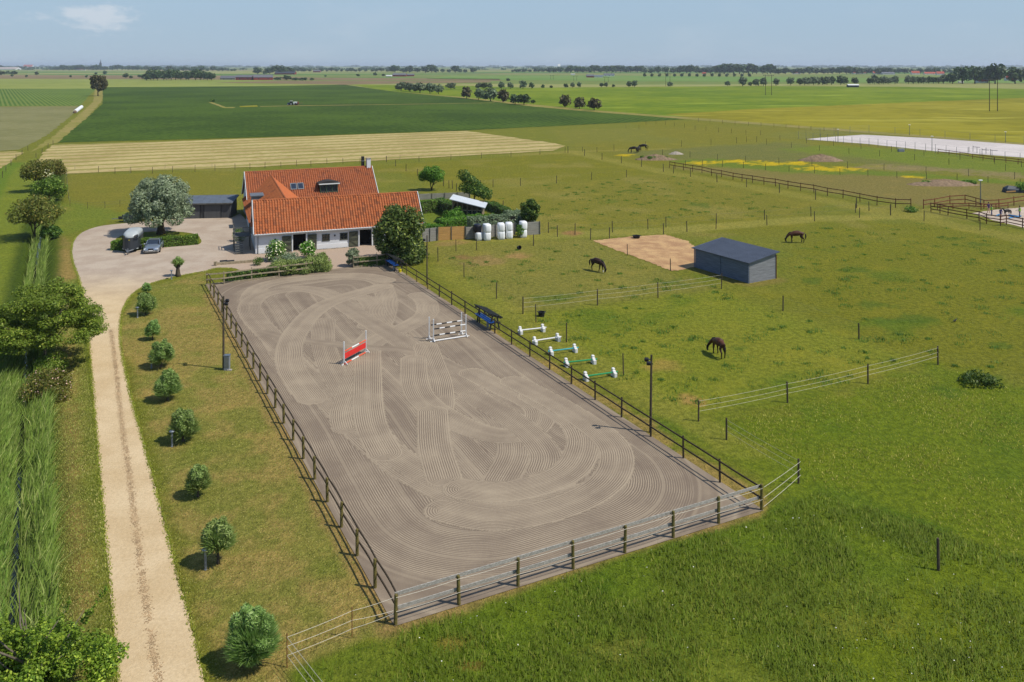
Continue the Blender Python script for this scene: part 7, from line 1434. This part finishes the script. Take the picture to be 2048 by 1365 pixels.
# church spire and white tower
q = Vector(((201 - CU) / F * 4600, 4600, 0)); ch_ = thing('church', 'dark pointed church spire above the horizon wood', 'church', q); MB().box((0, 0, 17), (9, 9, 34)).build('tower', 'spire', ch_); MB().lathe((0, 0, 33), [(7.2, 0), (4.4, 4), (3.0, 7), (1.6, 14), (.2, 24)], 8).build('spire', 'spire', ch_); MB().box((0, 12, 8), (10, 20, 16)).build('nave', 'spire', ch_)
q = Vector(((1118 - CU) / F * 2900, 2900, 0)); ch_ = thing('church', 'white stepped church tower among the dark trees', 'church', q); MB().box((0, 0, 10), (9, 9, 20)).build('tower', 'far_white', ch_); MB().loft([[(-4.5, -4.5, 20), (4.5, -4.5, 20), (4.5, 4.5, 20), (-4.5, 4.5, 20)], [(-4.5, -.3, 27), (4.5, -.3, 27), (4.5, .3, 27), (-4.5, .3, 27)]], True, True).build('gabled_top', 'far_white', ch_)
# power line poles
def hpole(label, u0, u1, v, top, cross=True):
    q = (G(u0, v) + G(u1, v)) / 2; w = (G(u1, v) - G(u0, v)).length; h = hgt(q.y, v - top); o = thing('power_pole', label, 'pole', q)
    for s_ in (-1, 1): MB().tube([(s_ * w / 2, 0, -.2), (s_ * w / 2, 0, h)], [.20, .14], 7).build('mast', 'dark_rail', o)
    if cross: MB().box((0, -.2, h - .6), (w * 1.8, .2, .25)).build('crossarm', 'grey_wood', o)
    for x in (-.8, 0, .8): MB().tube([(x * w, -.2, h - .5), (x * w, -.2, h)], .12, 6).build('insulator', 'planter_blue', o)
hpole('nearest H-shaped timber power pole in the barley on the right', 1979, 1995, 223, 157); hpole('second H-shaped power pole in the wheat right of centre', 1531, 1543, 191, 150); hpole('third H-shaped power pole behind the thin tree row', 1331.5, 1340, 173, 147); hpole('fourth distant H-shaped power pole', 1209.5, 1216.5, 165, 154); hpole('fifth distant H-shaped power pole', 1147.5, 1153.5, 162, 152); hpole('farthest H-shaped power pole', 1101.5, 1106.5, 159, 151)
# tractor with sprayer in the crop
tr_ = thing('tractor', 'blue tractor with a white cab working in the dark crop field', 'tractor', G(581, 211), R(180)); tr_.scale = (.8, .8, .8); mat('tractor_blue', C(40, 74, 120, .8), .4, .1, 1)
MB().bbox((1.1, 0, 1.35), (2.0, 1.0, 1.0), .12).build('bonnet', 'tractor_blue', tr_); MB().bbox((-.5, 0, 2.2), (1.6, 1.6, 1.7), .1).build('cab', 'glass', tr_); MB().bbox((-.5, 0, 3.1), (1.8, 1.8, .2), .05).build('cab_roof', 'far_white', tr_)
for x, r_ in ((-.7, .95), (1.6, .65)):
    for y in (-.95, .95): w_ = MB().tube([(x, y - .25, r_), (x, y + .25, r_)], r_, 16).build('wheel', 'tyre', tr_); MB().tube([(x, y - .27, r_), (x, y + .27, r_)], r_ * .5, 10).build('rim', 'far_white', w_)
sp_ = thing('sprayer', 'orange and white crop sprayer towed behind the blue tractor', 'sprayer', G(591, 211)); sp_.scale = (.8, .8, .8); MB().bbox((0, 0, 1.7), (3.2, 1.9, 1.6), .3).build('tank', 'far_white', sp_); MB().box((1.9, 0, 1.6), (.5, 2.6, 2.0)).build('boom_pack', 'red_rail', sp_); MB().plank((-1.6, 0, .9), (-3.4, 0, .8), .15, .15).build('drawbar', 'red_rail', sp_)
for y in (-.95, .95): MB().tube([(.3, y - .2, .8), (.3, y + .2, .8)], .8, 16).build('wheel', 'tyre', sp_)
MB().box((2.2, 0, 1.2), (.15, 24, .15)).build('boom', 'red_rail', sp_)
# white silage tube on the track, hump in the crop
sg_ = thing('silage_tube', 'long white silage tube lying beside the far track', 'silage', G(150, 227)); d = (G(163, 217) - G(150, 227)); MB().tube([Vector((0, 0, .7)), d + Vector((0, 0, .7))], .9, 14).build('tube', 'bale_white', sg_); MB().tube([-d.normalized() * .5 + Vector((0, 0, .65)), Vector((0, 0, .65))], [.4, .85], 12).build('open_end', 'soil', sg_)
field('bare_patch', [(416, 205), (424, 205), (452, 215), (470, 215), (466, 217), (448, 217), (432, 211)], 'verge', .09, 3, .4); bush('crop_bush', 'small dark bush beside the bare patch in the crop field', 425, 204, 9, 6, 'leaf_dark', 300, .5, 302)
field('yellow_strip', [(478, 213), (515, 211.5), (516, 214), (480, 215)], 'barley', .09, 3, .3); field('spray_track', [(520, 213), (600, 211.6), (800, 209), (990, 206), (990, 206.5), (800, 209.7), (600, 212.6), (520, 214)], 'verge', .085, 5, .2)
bpl = []
for u, v in ((774, 153.8), (778, 153.8), (782, 153.8)): tag(MB().tube([G(u, v) + Vector((-2, 0, 1.5)), G(u, v) + Vector((2, 0, 1.5))], 1.8, 12).build('white_bale', 'bale_white'), 'white bale left of the long red barn', 'bale', 'white bales by the red barn')

# ------------------------------------------------------------------ haze
m = bpy.data.materials.new('haze'); m.use_nodes = True; M['haze'] = m; t = m.node_tree; t.nodes.clear()
vol = nd(t, 'ShaderNodeVolumePrincipled', {'Color': (.80, .90, 1.0, 1), 'Density': 0.8e-4, 'Anisotropy': .1}); mo = nd(t, 'ShaderNodeOutputMaterial'); t.links.new(vol.outputs[0], mo.inputs['Volume'])
mb = MB(); mb.box((0, 14000, 31), (64000, 34000, 68)); hz = mb.build('haze', m); tag(hz, 'thin blue summer haze over the far plain', 'haze', kind='stuff')

# ------------------------------------------------------------------ labels of look-alikes in rows: say which one, counted from the left
ORD = 'first second third fourth fifth sixth seventh eighth ninth tenth eleventh twelfth thirteenth fourteenth fifteenth sixteenth seventeenth eighteenth nineteenth twentieth'.split()
ORD += ['twenty-' + w for w in ORD[:9]] + ['thirtieth']
by = {}
for o in bpy.data.objects:
    if o.parent is None and 'label' in o and 'group' in o: by.setdefault(o['label'], []).append(o)
for lb, os_ in by.items():
    if len(os_) > 1:
        os_.sort(key=lambda o: o.location.x / max(o.location.y, 1) if o.location.y else o.bound_box[0][0])
        for i, o in enumerate(os_): o['label'] = lb + ', ' + ORD[i] + ' from the left'
